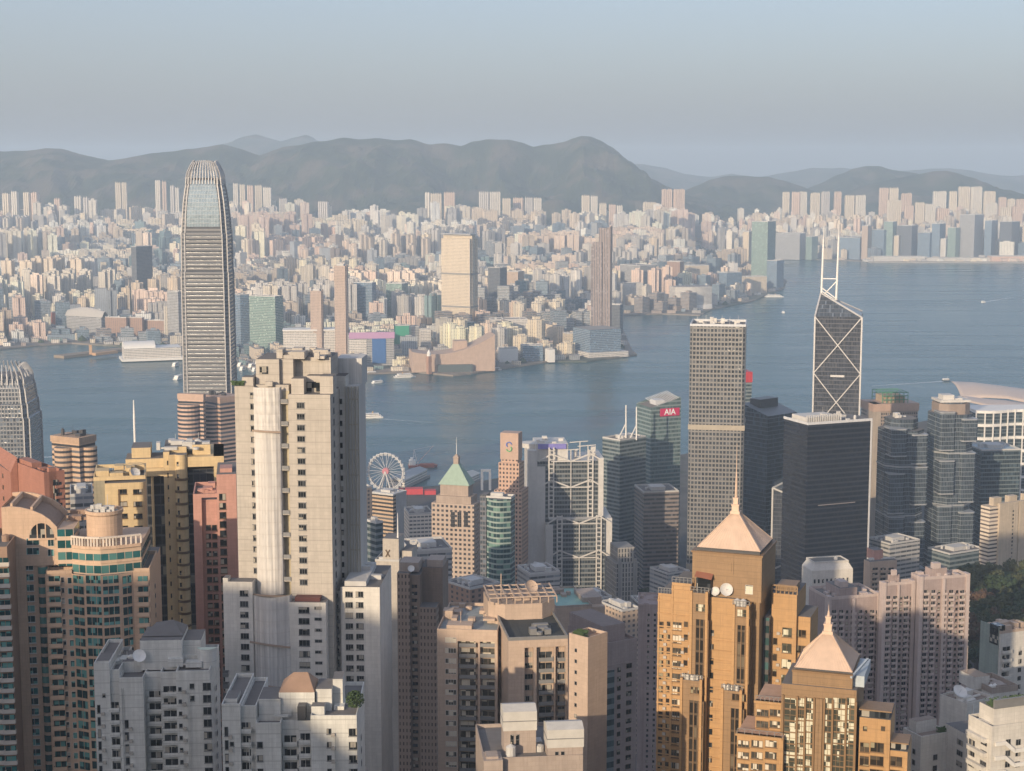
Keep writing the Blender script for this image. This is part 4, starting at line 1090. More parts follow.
# ---- exposed steel bank: ladder masts and coat-hanger trusses
f_hs = facade('grey_louvred_glass', (.20, .21, .21), (.045, .055, .06), 3.9, 2.4, .9, .62, rough_w=.5, rough_g=.2)
HSW = wall('pale_aluminium', (.74, .71, .66), .5, .12)
def steel_bank(B):
    w, d, h = B.w, B.d, B.h; U = lambda px, r=520: B.uz('R', px, r)[0]; Z = lambda r, px=570: B.uz('R', px, r)[1]
    zb = Z(517); off = 9.0
    m = MB(); m.box(U(537), U(600), 0, d, 0, Z(461), 0, 1, bottom=False); B.part('rear_glass_block', m, [f_hs, HSW])
    m = MB(); m.box(U(548), U(604), -off, 0, 0, zb, 0, 1, bottom=False); B.part('front_glass_block', m, [f_hs, HSW])
    for x0, x1, rt, o in ((528, 537, 450, 0), (537, 545, 466, 0), (545, 552, 522, -off), (599, 611, 517, -off + 3), (598, 603, 458, 0)):
        m = MB(); m.box(U(x0), U(x1), o - 1.5, d * .9, 0, Z(rt)); B.part('service_tower', m, [HSW])
    def mast(px, r0, r1, o):
        m = MB(); u = U(px); 
        for s in (-1, 1): m.bar((u + s * 2.0, -o, Z(r1)), (u + s * 2.0, -o, Z(r0)), 1.15)
        z = Z(r1)
        while z < Z(r0): m.bar((u - 2, -o, z), (u + 2, -o, z), .8); z += 3.9
        B.part('ladder_mast', m, [HSW])
    for px, r0, r1, o in ((551, 447, 530, 1.2), (590, 449, 517, 1.2), (558.5, 513, 600, off + 1.2), (597.5, 513, 600, off + 1.2)): mast(px, r0, r1, o)
    def hanger(pxa, pxb, r, o, drop=6, ext=True):
        m = MB(); a, b_ = U(pxa), U(pxb); c = (a + b_) / 2; z = Z(r); y = -o - .3
        for s, e in ((a, c), (b_, c)):
            m.bar((s, y, z + 6.5), (e, y, z), 1.1)
        m.bar((a, y, z), (b_, y, z), .9)
        m.bar((c, y, z), (c, y, z - 24), .7)
        if ext:
            for s, sg in ((a, -1), (b_, 1)):
                m.bar((s, y, z + 6.5), (s + sg * 11, y, z), 1.1)
        B.part('hanger_truss', m, [HSW])
    hanger(551, 590, 461, 1.2); hanger(551, 590, 487, 1.2); hanger(558.5, 597.5, 521, off + 1.2); hanger(558.5, 597.5, 555, off + 1.2); hanger(558.5, 597.5, 594, off + 1.2)
    m = MB(); zt = Z(450); m.lathe(U(533), d * .4, [(9, zt), (9.6, zt + 4), (0, zt + 5)], 16); B.part('helipad_drum', m, [HSW])
    m = MB(); m.box(U(538), U(566), 1, 2, Z(449), Z(444)); B.part('screen_banner', m, [plain('violet_panel', (.22, .2, .5), .4)])
    m = MB(); m.box(U(536), U(568), 3, d * .8, Z(462), Z(444)); roof_clutter(m, U(536), U(568), 2, d * .6, Z(444), 7, 'hs', 0, 4); roof_clutter(m, U(575), U(600), 2, d * .8, Z(460), 9, 'hs2', 0, 7); B.part('roof_plant', m, [HSW])
    for px, rr in ((571, 450), (588, 446), (580, 442)):
        m = MB(); m.bar((U(px), 4, Z(461)), (U(px), 4, Z(rr)), .8); m.bar((U(px) - 9, 4, Z(rr) - 1), (U(px) + 7, 4, Z(rr)), .7); B.part('maintenance_crane', m, [HSW])
mid('bank_building', 'silver bank with exposed ladder masts and coat hanger trusses', 526, 528, 611, 1390, 4, 455, f_hs, plant=0, depth=46, build=steel_bank)
f_ob = facade('grey_stone_ribs', (.36, .34, .31), (.07, .07, .075), 4.0, 2.6, .45, .8, rough_w=.8)
def oldbank(B):
    w, d, h = B.w, B.d, B.h; m = MB(); m.box(0, w, 0, d, 0, h * .86, 0, 1); m.box(w*.14, w*.86, d*.12, d*.9, h*.86, h, 0, 1); m.box(w*.1, w*.24, -.8, 0, 0, h*.9, 1); m.box(w*.76, w*.9, -.8, 0, 0, h*.9, 1)
    B.part('tower_body', m, [f_ob, GREYC])
mid('old_bank', 'small grey stone ribbed bank building standing right of the silver truss bank', 613, 616, 639, 1330, 14, 549, f_ob, depth=28, plant=0, build=oldbank)

# ---- dark pair with white roof masts, and the red-signed glass tower
f_dk = facade('smoky_band_glass', (.20, .23, .235), (.06, .085, .095), 3.9, 1.8, 1.2, .55, gl=(.1, .14, .15), rough_w=.4, rough_g=.14)
B = mid('office_tower', 'smoky banded glass tower with two white roof masts', 602.5, 620, 646, 1560, 42, 441, f_dk, plant=8)
for px, r0, r1 in ((626, 405, 438), (636.5, 407, 440)):
    p = at(px, r0, 1575); q = at(px, r1, 1575); o = B.root.location
    inv = Matrix.Rotation(-B.a, 4, 'Z')
    P = inv @ (p - o); Q = inv @ (q - o); m = MB()
    m.tube(Q, P, .75, .6, 8); m.bar(Q + Vector((-9, 3, -2)), Q + (P - Q) * .45, .8); m.bar(Q + Vector((-9, 3, -1)), Q + Vector((0, 0, 2)), .8)
    B.part('roof_mast', m, [WHITE])
f_aia = facade('sea_green_curtain', (.22, .27, .27), (.07, .115, .12), 4.1, 1.5, .85, .62, gl=(.12, .18, .18), rough_g=.1, rough_w=.3)
def aia(B):
    w, d, h = B.w, B.d, B.h; z1 = B.uz('R', 677, 397.5)[1]; m = MB()
    for a, b_, c, e in (((0, 0), (w, 0), h, z1), ((w, 0), (w, d), z1, z1 + 1), ((w, d), (0, d), z1 + 1, h + 1), ((0, d), (0, 0), h + 1, h)):
        L = math.hypot(b_[0]-a[0], b_[1]-a[1]); m.face([(a[0], a[1], 0), (b_[0], b_[1], 0), (b_[0], b_[1], e), (a[0], a[1], c)], 0, [(0, 0), (L, 0), (L, e), (0, c)])
    m.face([(0, 0, h - 2), (w, 0, z1 - 2), (w, d, z1 - 1), (0, d, h - 1)], 1); B.part('tower_body', m, [f_aia, ROOFM])
    m = MB()
    for i in range(12):
        t = i / 11; m.bar((w * (.3 + .7 * t), 1, h + (z1 - h) * (.3 + .7*t) - 2), (w * (.3 + .7 * t), d, h + (z1 - h) * (.3 + .7*t) + 3), .6)
    m.box(w*.3, w*.6, d*.3, d*.7, h - 2, h + 6); B.part('roof_trellis', m, [STEEL])
    u0, zb = B.uz('R', 660, 416.5); u1, zt = B.uz('R', 679.3, 407.5)
    m = MB(); m.box(u0, u1, -.5, -.05, zb, zt); B.part('red_sign', m, [plain('sign_red', (.55, .02, .10), .5)])
    cu = bpy.data.curves.new('lettering', 'FONT'); cu.body = 'AIA'; cu.size = 8.2; cu.extrude = .12; cu.offset = .12; cu.align_x = 'CENTER'; cu.align_y = 'CENTER'
    tmp = bpy.data.objects.new('tmp', cu); COL.objects.link(tmp); bpy.context.view_layer.update(); me = bpy.data.meshes.new_from_object(tmp.evaluated_get(bpy.context.evaluated_depsgraph_get())); bpy.data.objects.remove(tmp); t = bpy.data.objects.new('lettering', me); COL.objects.link(t); t.parent = B.root; t.location = ((u0 + u1) / 2, -.72, (zb + zt) / 2); t.rotation_euler = (R(90), 0, 0); me.materials.clear(); me.materials.append(plain('sign_white', (.85, .85, .85), .5))
mid('office_tower', 'sea green glass tower with red lettered sign and slanting roof', 636.5, 651, 681, 1630, 24, 408, f_aia, plant=0, build=aia)
mid('office_block', 'brown banded block standing in front of the red signed glass tower', 642, 644, 679, 1500, 10, 493, facade('brown_smoke_band', (.24, .20, .185), (.07, .07, .075), 3.9, 2.0, 1.2, .5, rough_g=.2), depth=36, plant=5)

# ---- the gridded tower
f_grid = facade('steel_grid_curtain', (.235, .225, .21), (.045, .05, .056), 3.95, 3.05, .68, .62, gl=(.12, .125, .13), rough_w=.38, rough_g=.12, metal_w=.15)
def ckc(B):
    w, d, h = B.w, B.d, B.h; m = MB(); c = 2.5; m.prism([(c, 0), (w - c, 0), (w, c), (w, d - c), (w - c, d), (c, d), (0, d - c), (0, c)], 0, h, 0, 1); B.part('tower_body', m, [f_grid, ROOFM])
    for r0, r1 in ((425, 430), (565, 571)):
        z1, z0 = B.uz('R', 715, r0)[1], B.uz('R', 715, r1)[1]
        m = MB(); m.box(-.5, w + .5, -.5, d + .5, z0, z1); B.part('service_band', m, [wall('louvre_beige', (.46, .40, .31), .5, .1)])
    m = MB(); parapet(m, 0, w, 0, d, h, 2.0, .8); B.part('parapet', m, [STEEL])
    m = MB(); roof_clutter(m, 3, w - 3, 3, d - 3, h, 16, 'ckc', 0, 6); B.part('roof_plant', m, [HSW])
    for i in range(6):
        m = MB(); m.tube((6 + i * 7, 6 + (i * 13) % 25, h), (6 + i * 7, 6 + (i * 13) % 25, h + 8), .12, n=5); B.part('antenna', m, [WHITE])
mid('office_tower', 'tall grey steel gridded square tower with a beige service band', 689.5, 690, 746, 1415, -9, 326, f_grid, plant=0, depth=47, build=ckc)
B = mid('office_tower', 'slim tower with a red top peeking out right of the gridded tower', 741, 743, 752, 1720, 10, 374, f_dk, depth=25, plant=0)
m = MB(); m.box(-.5, B.w + .5, -.5, B.d + .5, B.h - 9, B.h + 2); B.part('red_top', m, [REDP])
f_nv = facade('navy_mirror_glass', (.10, .125, .15), (.045, .065, .085), 3.9, 1.6, .9, .8, gl=(.09, .13, .17), rough_g=.06, rough_w=.3, metal_g=.2)
def navy(B):
    w, d, h = B.w, B.d, B.h; m = MB(); m.box(0, w, 0, d, 0, h - 5, 0, 1); m.face([(0, 0, h - 5), (w, 0, h - 5), (w, d, h + 4), (0, d, h + 4)], 1)
    m.face([(w, 0, h - 5), (w, d, h - 5), (w, d, h + 4)], 0); m.face([(0, d, h - 5), (0, 0, h - 5), (0, d, h + 4)], 0); B.part('tower_body', m, [f_nv, plain('slate_roof', (.2, .22, .24), .5)])
    m = MB(); m.box(w*.2, w*.8, d*.5, d*.9, h, h + 8); B.part('roof_plant', m, [DARKM])
mid('office_tower', 'navy mirror glass tower with wedge roof, left of the black banded slab', 741.5, 768, 797, 1500, 40, 411, f_nv, plant=0, build=navy)

# ---- the crossbraced tower with twin masts
f_bx = facade('smoke_mirror_glass', (.10, .105, .12), (.05, .056, .07), 3.9, 1.35, .84, .8, gl=(.085, .088, .095), rough_g=.12, rough_w=.3, metal_g=.1)
f_bxr = facade('sloped_mirror_glass', (.12, .13, .14), (.13, .15, .17), 3.9, 1.35, .88, .86, rough_g=.08, metal_g=.55)
def boc(B):
    w, d, h = B.w, B.d, B.h; pkx, zp = B.uz('R', 821, 293, -d * .55); m = MB()
    m.face([(0, 0, 0), (w, 0, 0), (w, 0, h), (0, 0, h)], 0); m.face([(w, 0, 0), (w, d, 0), (w, d, h + 2), (w, 0, h)], 0, [(0, 0), (d, 0), (d, h), (0, h)])
    pk = (max(.5, pkx), d * .55, zp); m.face([(w, d, 0), (0, d, 0), (0, d, h + 2), (w, d, h + 2)], 0); m.face([(0, d, 0), (0, 0, 0), (0, 0, h), (0, d, h + 2)], 0)
    m.face([(0, 0, h), (w, 0, h), pk], 1); m.face([(w, 0, h), (w, d, h + 2), pk], 1); m.face([(w, d, h + 2), (0, d, h + 2), pk], 1); m.face([(0, d, h + 2), (0, 0, h), pk], 1)
    B.part('tower_shaft', m, [f_bx, f_bxr])
    BW = plain('brace_aluminium', (.52, .51, .50), .45, .2); y = -.5
    rows = [316, 373.5, 431, 489, 547]; zs = [B.uz('R', 838, r)[1] for r in rows]; zs[0] = h
    for z0, z1 in zip(zs, zs[1:]):
        m = MB(); m.bar((0, y, z0), (w, y, z1), 1.2, .8); B.part('diagonal_brace', m, [BW])
        m = MB(); m.bar((w, y - .05, z0), (0, y - .05, z1), 1.2, .8); B.part('diagonal_brace', m, [BW])
    for x, yy in ((0, 0), (w, 0), (w, d), (0, d)):
        m = MB(); m.bar((x, yy - .4, 0), (x, yy - .4, h), 1.35); B.part('corner_column', m, [BW])
    m = MB(); m.bar((0, -.2, h), pk, 1.4); m.bar((w, -.2, h), pk, 1.4); m.bar((w, d, h + 2), pk, 1.2); m.bar((0, d, h + 2), pk, 1.2); B.part('roof_edge', m, [BW])
    m = MB(); m.box(w*.36, w*.66, -.7, 0, zs[1] - 3.2, zs[1] - 1.4); B.part('sign_strip', m, [BW])
    c = Vector(pk); mx = []
    for off, rt, dr in ((.3, 226, 0), (13.6, 222.5, 0)):
        p = Vector((c.x + off, c.y, zp - 6)); u, zt = B.uz('R', 830, rt, -d * .55)
        m = MB(); m.tube(p, (p.x + .8, p.y, zt - 12), 1.05, .8, 8); m.tube((p.x + .8, p.y, zt - 12), (p.x + .9, p.y, zt + 9), .35, .1, 6); B.part('mast', m, [WHITE]); mx.append(p)
    m = MB(); a, b_ = mx; z0 = zp + 4
    m.bar((a.x, a.y, z0 + 9), (b_.x, a.y, z0 + 9), .8); m.bar((a.x, a.y, z0 - 8), (b_.x, a.y, z0 + 7), .8); m.bar((a.x, a.y, z0 + 1), (b_.x, a.y, z0 - 9), .8); m.bar((a.x, a.y, z0 - 2), (b_.x, a.y, z0 - 11), .8); B.part('mast_bracing', m, [WHITE])
    # lower flank shaft with its own sloped top
    u0 = B.uz('R', 772, 520, 4)[0]; zt = B.uz('R', 775, 487)[1]; zq = B.uz('R', 787, 470)[1]
    m = MB(); m.face([(u0, -4, 0), (2, -4, 0), (2, -4, zt - 4), (u0, -4, zt)], 0); m.face([(u0, 30, 0), (u0, -4, 0), (u0, -4, zt), (u0, 30, zt)], 0); m.face([(u0, -4, zt), (2, -4, zt - 4), (2, 20, zq), (u0, 30, zt)], 1); m.face([(2, -4, 0), (2, 20, 0), (2, 20, zq), (2, -4, zt - 4)], 0)
    B.part('lower_shaft', m, [f_bx, f_bxr])
    m = MB(); m.bar((u0, -4.4, 0), (u0, -4.4, zt), 1.5); m.bar((u0, -4.4, zt), (2, -4.4, zt - 14), 1.4); m.bar((u0, -4.4, zt - 76), (2, -4.4, zt - 58), 1.4); m.bar((u0, -4.4, zt), (2, 20, zq), 1.2); B.part('lower_brace', m, [BW])
mid('braced_tower', 'dark crossbraced prism skyscraper topped by twin white masts', 812, 815, 862, 1452, -12, 316.5, f_bx, plant=0, depth=42, cat='skyscraper', build=boc)

# ---- big dark banded slab
f_ch = facade('black_band_glass', (.024, .027, .036), (.012, .016, .026), 3.9, 1.5, 1.2, .62, gl=(.022, .024, .03), rough_w=.4, rough_g=.12, spec=.4)
def champ(B):
    w, d, h = B.w, B.d, B.h; m = MB(); m.prism([(0, 0), (w, 0), (w + 6, d * .5), (w, d), (0, d)], 0, h, 0, 1, bottom=False); B.part('tower_body', m, [f_ch, ROOFM])
    m = MB(); m.box(w - .6, w + .5, -.7, .6, 0, h + 1); m.box(-.3, w + .4, -.4, .3, h - .8, h + 1.2); m.box(-.4, .3, 0, d, h - .8, h + 1.2); B.part('white_edge', m, [plain('edge_metal', (.6, .6, .6), .4)])
    m = MB(); m.box(w*.05, w*.55, d*.15, d*.8, h, h + 4); roof_clutter(m, 2, w * .9, 2, d - 3, h, 18, 'ch', 0, 5)
    for i in range(16): m.box(w * (.02 + .035 * i), w * (.035 + .035 * i), d * .1, d * .12, h, h + 6)
    B.part('roof_plant', m, [HSW])
    u0, z0 = B.uz('R', 818, 505); u1, z1 = B.uz('R', 855, 502.5); m = MB(); m.box(u0, u1, -.3, 0, z0, z1); B.part('sign_plate', m, [plain('dull_sign', (.25, .22, .22), .4)])  # thin paler streak across the dark front
mid('office_tower', 'huge near black banded slab with a pale rooftop, right of the navy tower', 784, 808, 871.5, 1260, 22, 424, f_ch, plant=0, build=champ)

# ---- right-hand group
f_br = facade('brown_tile_grid', (.34, .27, .22), (.07, .07, .075), 3.6, 2.4, .62, .55, rough_w=.6)
def brown(B):
    w, d, h = B.w, B.d, B.h; m = MB(); m.prism(arc(3, 3, 3, 180, 270, 5) + [(w, 0), (w, d), (0, d)], 0, h, 0, 1, cum=True); m.box(-.6, w*.16, -.7, d * .5, 0, h + 1, 2); B.part('tower_body', m, [f_br, PINKG, wall('pale_tan_stone', (.5, .42, .34))])  # pale left edge strip: its sunlit tan is put into the colour
    m = MB(); m.box(-1, w + 1, -1.2, d, h - 7, h + 1); B.part('cap', m, [PINKG])
    m = MB(); gm_ = plain('green_scaffold', (.07, .22, .13), .7)
    x0, x1, y0, y1, z0, z1 = w*.22, w*.8, 4, d - 3, h + 1, h + 12
    for i in range(7): m.bar((x0 + (x1-x0)*i/6, y0, z0), (x0 + (x1-x0)*i/6, y0, z1), .6); m.bar((x0 + (x1-x0)*i/6, y1, z0), (x0 + (x1-x0)*i/6, y1, z1), .6); m.bar((x0 + (x1-x0)*i/6, y0, z1), (x0 + (x1-x0)*i/6, y1, z1), .5)
    for z in (z0 + 3.5, z0 + 7.5, z1): m.bar((x0, y0, z), (x1, y0, z), .8); m.bar((x0, y1, z), (x1, y1, z), .6)
    B.part('roof_scaffold', m, [gm_])
    m = MB(); m.box(x0 + 3, x1 - 2, y0 + 3, y1 - 2, h + 1, h + 8); B.part('lift_head', m, [wall('tan_render', (.55, .42, .28))])
mid('office_tower', 'brown tile tower with green scaffolding on its roof', 871, 874, 918, 1700, 9, 405, f_br, plant=0, depth=36, build=brown)
f_lp = facade('blue_grey_mirror', (.19, .215, .235), (.06, .08, .10), 3.9, 1.45, .86, .84, gl=(.11, .135, .16), rough_g=.09, rough_w=.35, metal_g=.3)
LPB = plain('pale_band_metal', (.36, .37, .38), .4, .2)
def lippo(B, ph=0):
    w, d, h = B.w, B.d, B.h; m = MB(); c = w * .28
    oct_ = super_sq(w, d, c, w / 2, d / 2); m.prism(oct_, 0, h * .95, 0, 1); m.prism(super_sq(w * .72, d * .72, c * .7, w / 2, d / 2), h * .95, h, 0, 1); B.part('tower_core', m, [f_lp, ROOFM])
    k = 0
    for lv, (z0, z1) in enumerate(((.10, .27), (.33, .52), (.57, .75), (.80, .93))):
        for i, (x0, x1, o) in enumerate(((.02, .42, 4.2), (.58, .99, 3.6))):
            o2 = o if (lv + i + ph) % 2 else o * .45
            zz0, zz1 = h * (z0 + .04 * ((i + ph + lv) % 2)), h * (z1 + .03 * ((i + lv) % 2))
            m = MB(); m.prism([(w*x0, -o2 + 1.6), (w*x0 + 1.6, -o2), (w*x1 - 1.6, -o2), (w*x1, -o2 + 1.6), (w*x1, d*.4), (w*x0, d*.4)], zz0, zz1, 0, 1, bottom=True)
            o_ = B.part('clinging_pod', m, [f_lp, ROOFM])
            m = MB(); m.prism([(w*x0 - .3, -o2 + 1.4), (w*x0 + 1.4, -o2 - .3), (w*x1 - 1.4, -o2 - .3), (w*x1 + .3, -o2 + 1.4), (w*x1 + .3, d*.4), (w*x0 - .3, d*.4)], zz1 - .2, zz1 + .9, 0); m.prism([(w*x0 - .3, -o2 + 1.4), (w*x0 + 1.4, -o2 - .3), (w*x1 - 1.4, -o2 - .3), (w*x1 + .3, -o2 + 1.4), (w*x1 + .3, d*.4), (w*x0 - .3, d*.4)], zz0 - .9, zz0 + .2, 0, bottom=True)
            m.build('band', [LPB], o_)
        m = MB(); pz = h * (z0 - .02); m.prism(super_sq(w + .9, d + .9, c, w / 2, d / 2), pz, pz + 1.3, 0, bottom=True); B.part('pale_band', m, [LPB])
    m = MB(); roof_clutter(m, w*.25, w*.75, d*.25, d*.75, h, 9, B.name + str(ph), 0, 4); B.part('roof_plant', m, [HSW])
mid('office_tower', 'blue grey mirror tower with clinging glass pods, lower one of the twin pair', 887, 890, 929, 1390, 8, 421, f_lp, plant=0, depth=38, group='twin pod towers', build=lippo)
def lippo2(B):
    lippo(B, 1); m = MB(); w, d, h = B.w, B.d, B.h
    m.prism(super_sq(w*.82, d*.82, w*.2, w/2, d/2), h * .93, h - 1, 0, 1); B.part('tan_crown', m, [wall('tan_metal', (.42, .33, .27), .5)])
    m = MB(); m.box(w*.1, w*.9, d*.2, d*.8, h, h + 2); m.box(w*.2, w*.5, d*.3, d*.6, h + 2, h + 6); B.part('roof_deck', m, [HSW])
mid('office_tower', 'blue grey mirror tower with clinging pods, taller one of the pair with tan crown', 937, 940, 978, 1400, 6, 404, f_lp, plant=0, depth=38, group='twin pod towers', build=lippo2)
f_dg = facade('deep_teal_glass', (.13, .16, .17), (.03, .045, .055), 3.9, 1.7, .9, .7, rough_g=.1)
B = mid('office_tower', 'dark teal glass block with blue flat roof below the white wavy block', 978, 982, 1021, 1480, 8, 451, f_dg, depth=40, plant=6, roof=plain('blue_roof', (.35, .42, .45), .6))
def wavy(B):
    w, d, h = B.w, B.d, B.h; m = MB(); n = 24
    A = [(w * i / n, -3.5 * math.sin(2.2 * math.pi * i / n)) for i in range(n + 1)]
    m.prism(A + [(w, d), (0, d)], 0, h - 2, 0, 1, cum=True); B.part('glass_body', m, [f_dg, ROOFM])
    for k in range(8):
        z = h - 1.5 - k * 15
        m = MB(); m.prism([(x - .5, y - 1.6 - 1.2 * math.sin(6 * x / w + k)) for x, y in A] + [(w + 1, d), (-1, d)], z - 3, z, 0, bottom=True); B.part('wavy_band', m, [WHITE])
    for i in range(0, n + 1, 3):
        m = MB(); m.bar((A[i][0], A[i][1] - 1.4, 0), (A[i][0], A[i][1] - 1.4, h - 1), 1.3); B.part('white_pier', m, [WHITE])
mid('office_block', 'white wavy banded block in front of the convention hall roof', 974, 976, 1040, 1800, 5, 409, f_dg, depth=40, plant=0, build=wavy)

# convention hall: swooping layered roof at the water's edge
def hall():
    g = ground(1000, 428, 3); root = empty('convention_hall', (g.x, g.y, 3.0)); tag(root, 'convention hall with a swooping pale winged roof at the water', 'convention hall')
    Yc = g.y; T = lambda px, row, dy=0: at(px, row, Yc + dy) - Vector((g.x, g.y, 3))
    rm = plain('pale_winged_roof', (.58, .47, .39), .45, .1)
    def shell(name, top, bot, dy0, dy1, lift):
        m = MB()
        def fn(u, v):
            i = u * (len(top) - 1); k = min(int(i), len(top) - 2); f = i - k
            a = T(*[top[k][j] + (top[k+1][j] - top[k][j]) * f for j in (0, 1)], dy1); c = T(*[bot[k][j] + (bot[k+1][j] - bot[k][j]) * f for j in (0, 1)], dy0)
            p = c + (a - c) * v; p.z += lift * math.sin(math.pi * v); return p
        m.grid(fn, 24, 8)
        o = m.build(name, [rm], root, smooth=True); sm = o.modifiers.new('thick', 'SOLIDIFY'); sm.thickness = 1.6; return weld(o)
    shell('upper_wing_roof', [(951, 381), (972, 382), (1000, 385.5), (1030, 389.5), (1080, 396)], [(962, 399), (985, 397), (1008, 398), (1035, 404), (1080, 409)], -40, 60, 6)
    shell('lower_wing_roof', [(958, 396), (985, 399), (1005, 400), (1035, 405), (1080, 412)], [(968, 401), (985, 405), (1005, 410), (1035, 414), (1080, 420)], -95, -35, 4)
    m = MB(); a, b_ = T(957, 428, -60), T(1090, 428, -60); m.box(a.x, b_.x, a.y, a.y + 130, 0, T(985, 407).z, 0); m.build('glass_hall', [f_aia], root)
hall()

f_st = facade('cream_balcony_stripes', (.68, .58, .46), (.12, .10, .09), 3.0, 30, 1.2, .42, rough_w=.8)
def striped(B):
    w, d, h = B.w, B.d, B.h; m = MB(); CW = wall('cream_render', (.66, .55, .42))
    m.box(0, w, 0, d, 0, h, 0, 1); B.part('tower_body', m, [f_st, CW])
    for x0, x1, px_ in ((.16, .52, 0), (.54, .72, 0)):
        m = MB(); m.box(w*x0, w*x1, -1.6, 1, 0, h + 2); B.part('plain_pier', m, [CW])
    me = win(1.6, 1.7, CW, glass('dim_glass', (.03, .03, .035), (.1, .1, .1), (.3, .28, .25)), 1)
    B.faces['P'] = ((w*.16, -1.6), (w*.52, -1.6)); B.col('window', me, 'P', w*.36*.72, h - 6, 3.0)
    for k in range(3): m = MB(); m.box(w * (.1 + .3 * k), w * (.25 + .3 * k), 2, d * .7, h, h + 6); B.part('lift_head', m, [CW])
    B.finish()
mid('apartment_tower', 'cream apartment tower with striped balconies at the right edge, above the trees', 981, 990, 1042, 1230, 28, 507, f_st, plant=0, build=striped)

# ---- small stuff of the central district
f_off1 = facade('orange_dark_band', (.46, .33, .22), (.05, .05, .05), 3.6, 30, 1.2, .5)
mid('office_block', 'banded office block with a white rounded flank below the ferris wheel', 369.5, 393, 407, 1480, 60, 496, f_off1, plant=7, build=lambda B: (B.part('tower_body', (lambda m: (m.box(0, B.w * .2, 0, B.d, 0, B.h, 0, 1), m)[-1])(MB()), [f_off1, ROOFM]), B.part('white_flank', (lambda m: (m.box(B.w * .2, B.w, .6, B.d, 0, B.h + 1, 0), m)[-1])(MB()), [wall('pale_blue_white', (.6, .62, .64))])))
mid('office_block', 'dark glass block squeezed beside the white penthouse tower, under the banded office', 366, 376, 383, 1000, 40, 524, f_dk, plant=5)
mid('old_block', 'pale arcaded old block with cluttered roof left of the green pyramid tower', 406, 409, 433, 1400, 12, 515, f_white, cat='block', depth=30, plant=12)
mid('low_block', 'grey low block with a glazed roof left of the pyramid tower base', 407, 410, 452, 1050, 14, 552, f_grey, cat='block', depth=34, plant=10)
mid('office_block', 'small slate block left of the cluttered green terrace roof', 637, 640, 660, 1100, 12, 606, f_grey, cat='block', depth=24, plant=6)
for i, (xl, xc, xr, Y, a, row, mt, txt) in enumerate(((0, 14, 30, 1120, 40, 486, f_tan, 'tan block behind the red flats, far left'), (64, 70, 93, 760, 15, 497, f_grey, 'grey cluttered low block right of the red flats'), (28, 52, 60, 1300, 60, 474, f_brown, 'brown block at the waterfront behind red flats'),
        (95, 110, 132, 1200, 40, 492, f_white, 'white low block by the water, left of the mast'), (236, 262, 300, 1500, 30, 478, f_grey, 'grey block hidden behind the netted white tower'), (300, 330, 372, 1300, 30, 492, f_tan, 'tan block hidden behind the netted white tower'),
        (404, 420, 436, 900, 40, 575, f_tan, 'tan mid block below the glazed roof'), (452, 470, 500, 1000, 40, 590, f_brown, 'brown block below the green pyramid tower'), (520, 530, 560, 1120, 20, 575, f_grey, 'grey block in front of the truss bank, left'),
        (575, 590, 612, 1100, 20, 600, f_white, 'white block in front of the truss bank, right'), (655, 668, 690, 1300, 30, 575, f_grey, 'grey low block by the street right of the stone bank'), (612, 622, 640, 1000, 30, 612, f_tan, 'tan low block below the stone bank'),
        (800, 825, 850, 1150, 30, 592, f_white, 'white low block behind the small white hall roof'), (870, 890, 920, 1300, 30, 545, f_grey, 'grey low block at the foot of the mirror pod towers'), (925, 950, 985, 1330, 30, 555, f_dk, 'dark low block at the foot of the taller pod tower'))):
    mid('low_block', txt, xl, xc, xr, Y, a, row, mt, cat='block', plant=9, depth=26, group='low blocks of the central district')

# ---- waterfront: wheel, barge, piers, boats
def wheel():
    c = at(386, 471, 1990); r = 22.5; root = empty('ferris_wheel', (c.x, c.y, 3), R(-14)); tag(root, 'white ferris wheel with pink hub at the harbour front', 'ferris wheel')
    cz = c.z - 3; wm_ = plain('wheel_white', (.58, .57, .56), .5); n = 28
    m = MB()
    for y in (-2, 2):
        for i in range(n):
            a, b_ = 2*math.pi*i/n, 2*math.pi*(i+1)/n
            m.bar((r*math.cos(a), y, cz + r*math.sin(a)), (r*math.cos(b_), y, cz + r*math.sin(b_)), .7)
    m.build('rim', [wm_], root)
    m = MB()
    for i in range(n):
        a = 2*math.pi*i/n; m.bar((0, (-1.5, 1.5)[i % 2], cz), (r*math.cos(a), (-2, 2)[i % 2], cz + r*math.sin(a)), .32)
    m.build('spokes', [wm_], root)
    m = MB(); m.tube((0, -3, cz), (0, 3, cz), 4.2, n=20); m.build('hub', [plain('hub_pink', (.46, .16, .2), .5)], root)
    m = MB()
    for y in (-5, 5):
        for s in (-1, 1): m.bar((s * 11, y * 1.6, 0), (0, y * .6, cz), 1.3)
    m.build('support_leg', [wm_], root)
    m = MB(); m.box(-2, 2, -1.6, 1.6, -1.9, 1.7); gon = m.mesh('gondola', [plain('gondola_glass', (.4, .42, .45), .2)])
    for i in range(0, n):
        a = 2*math.pi*i/n; o = bpy.data.objects.new('gondola', gon); COL.objects.link(o); o.parent = root; o.location = ((r + .5)*math.cos(a), 0, cz + (r + .5)*math.sin(a) - 1.6)
wheel()
HULLW = plain('boat_white', (.78, .76, .72), .45); HULLR = plain('hull_rust', (.34, .10, .07), .7); HULLD = plain('hull_dark', (.06, .08, .10), .5); FUN = plain('funnel', (.5, .3, .1), .6)
def hull(m, L, w, z0, z1, mi=0, bow=.25):
    a, b_ = L / 2, w / 2; p = [(-a, -b_), (a - L * bow, -b_), (a, 0), (a - L * bow, b_), (-a, b_)]
    q = [(x * .96, y * .85) for x, y in p]; m.prism(q, z0, z1, mi, mi, poly1=p)
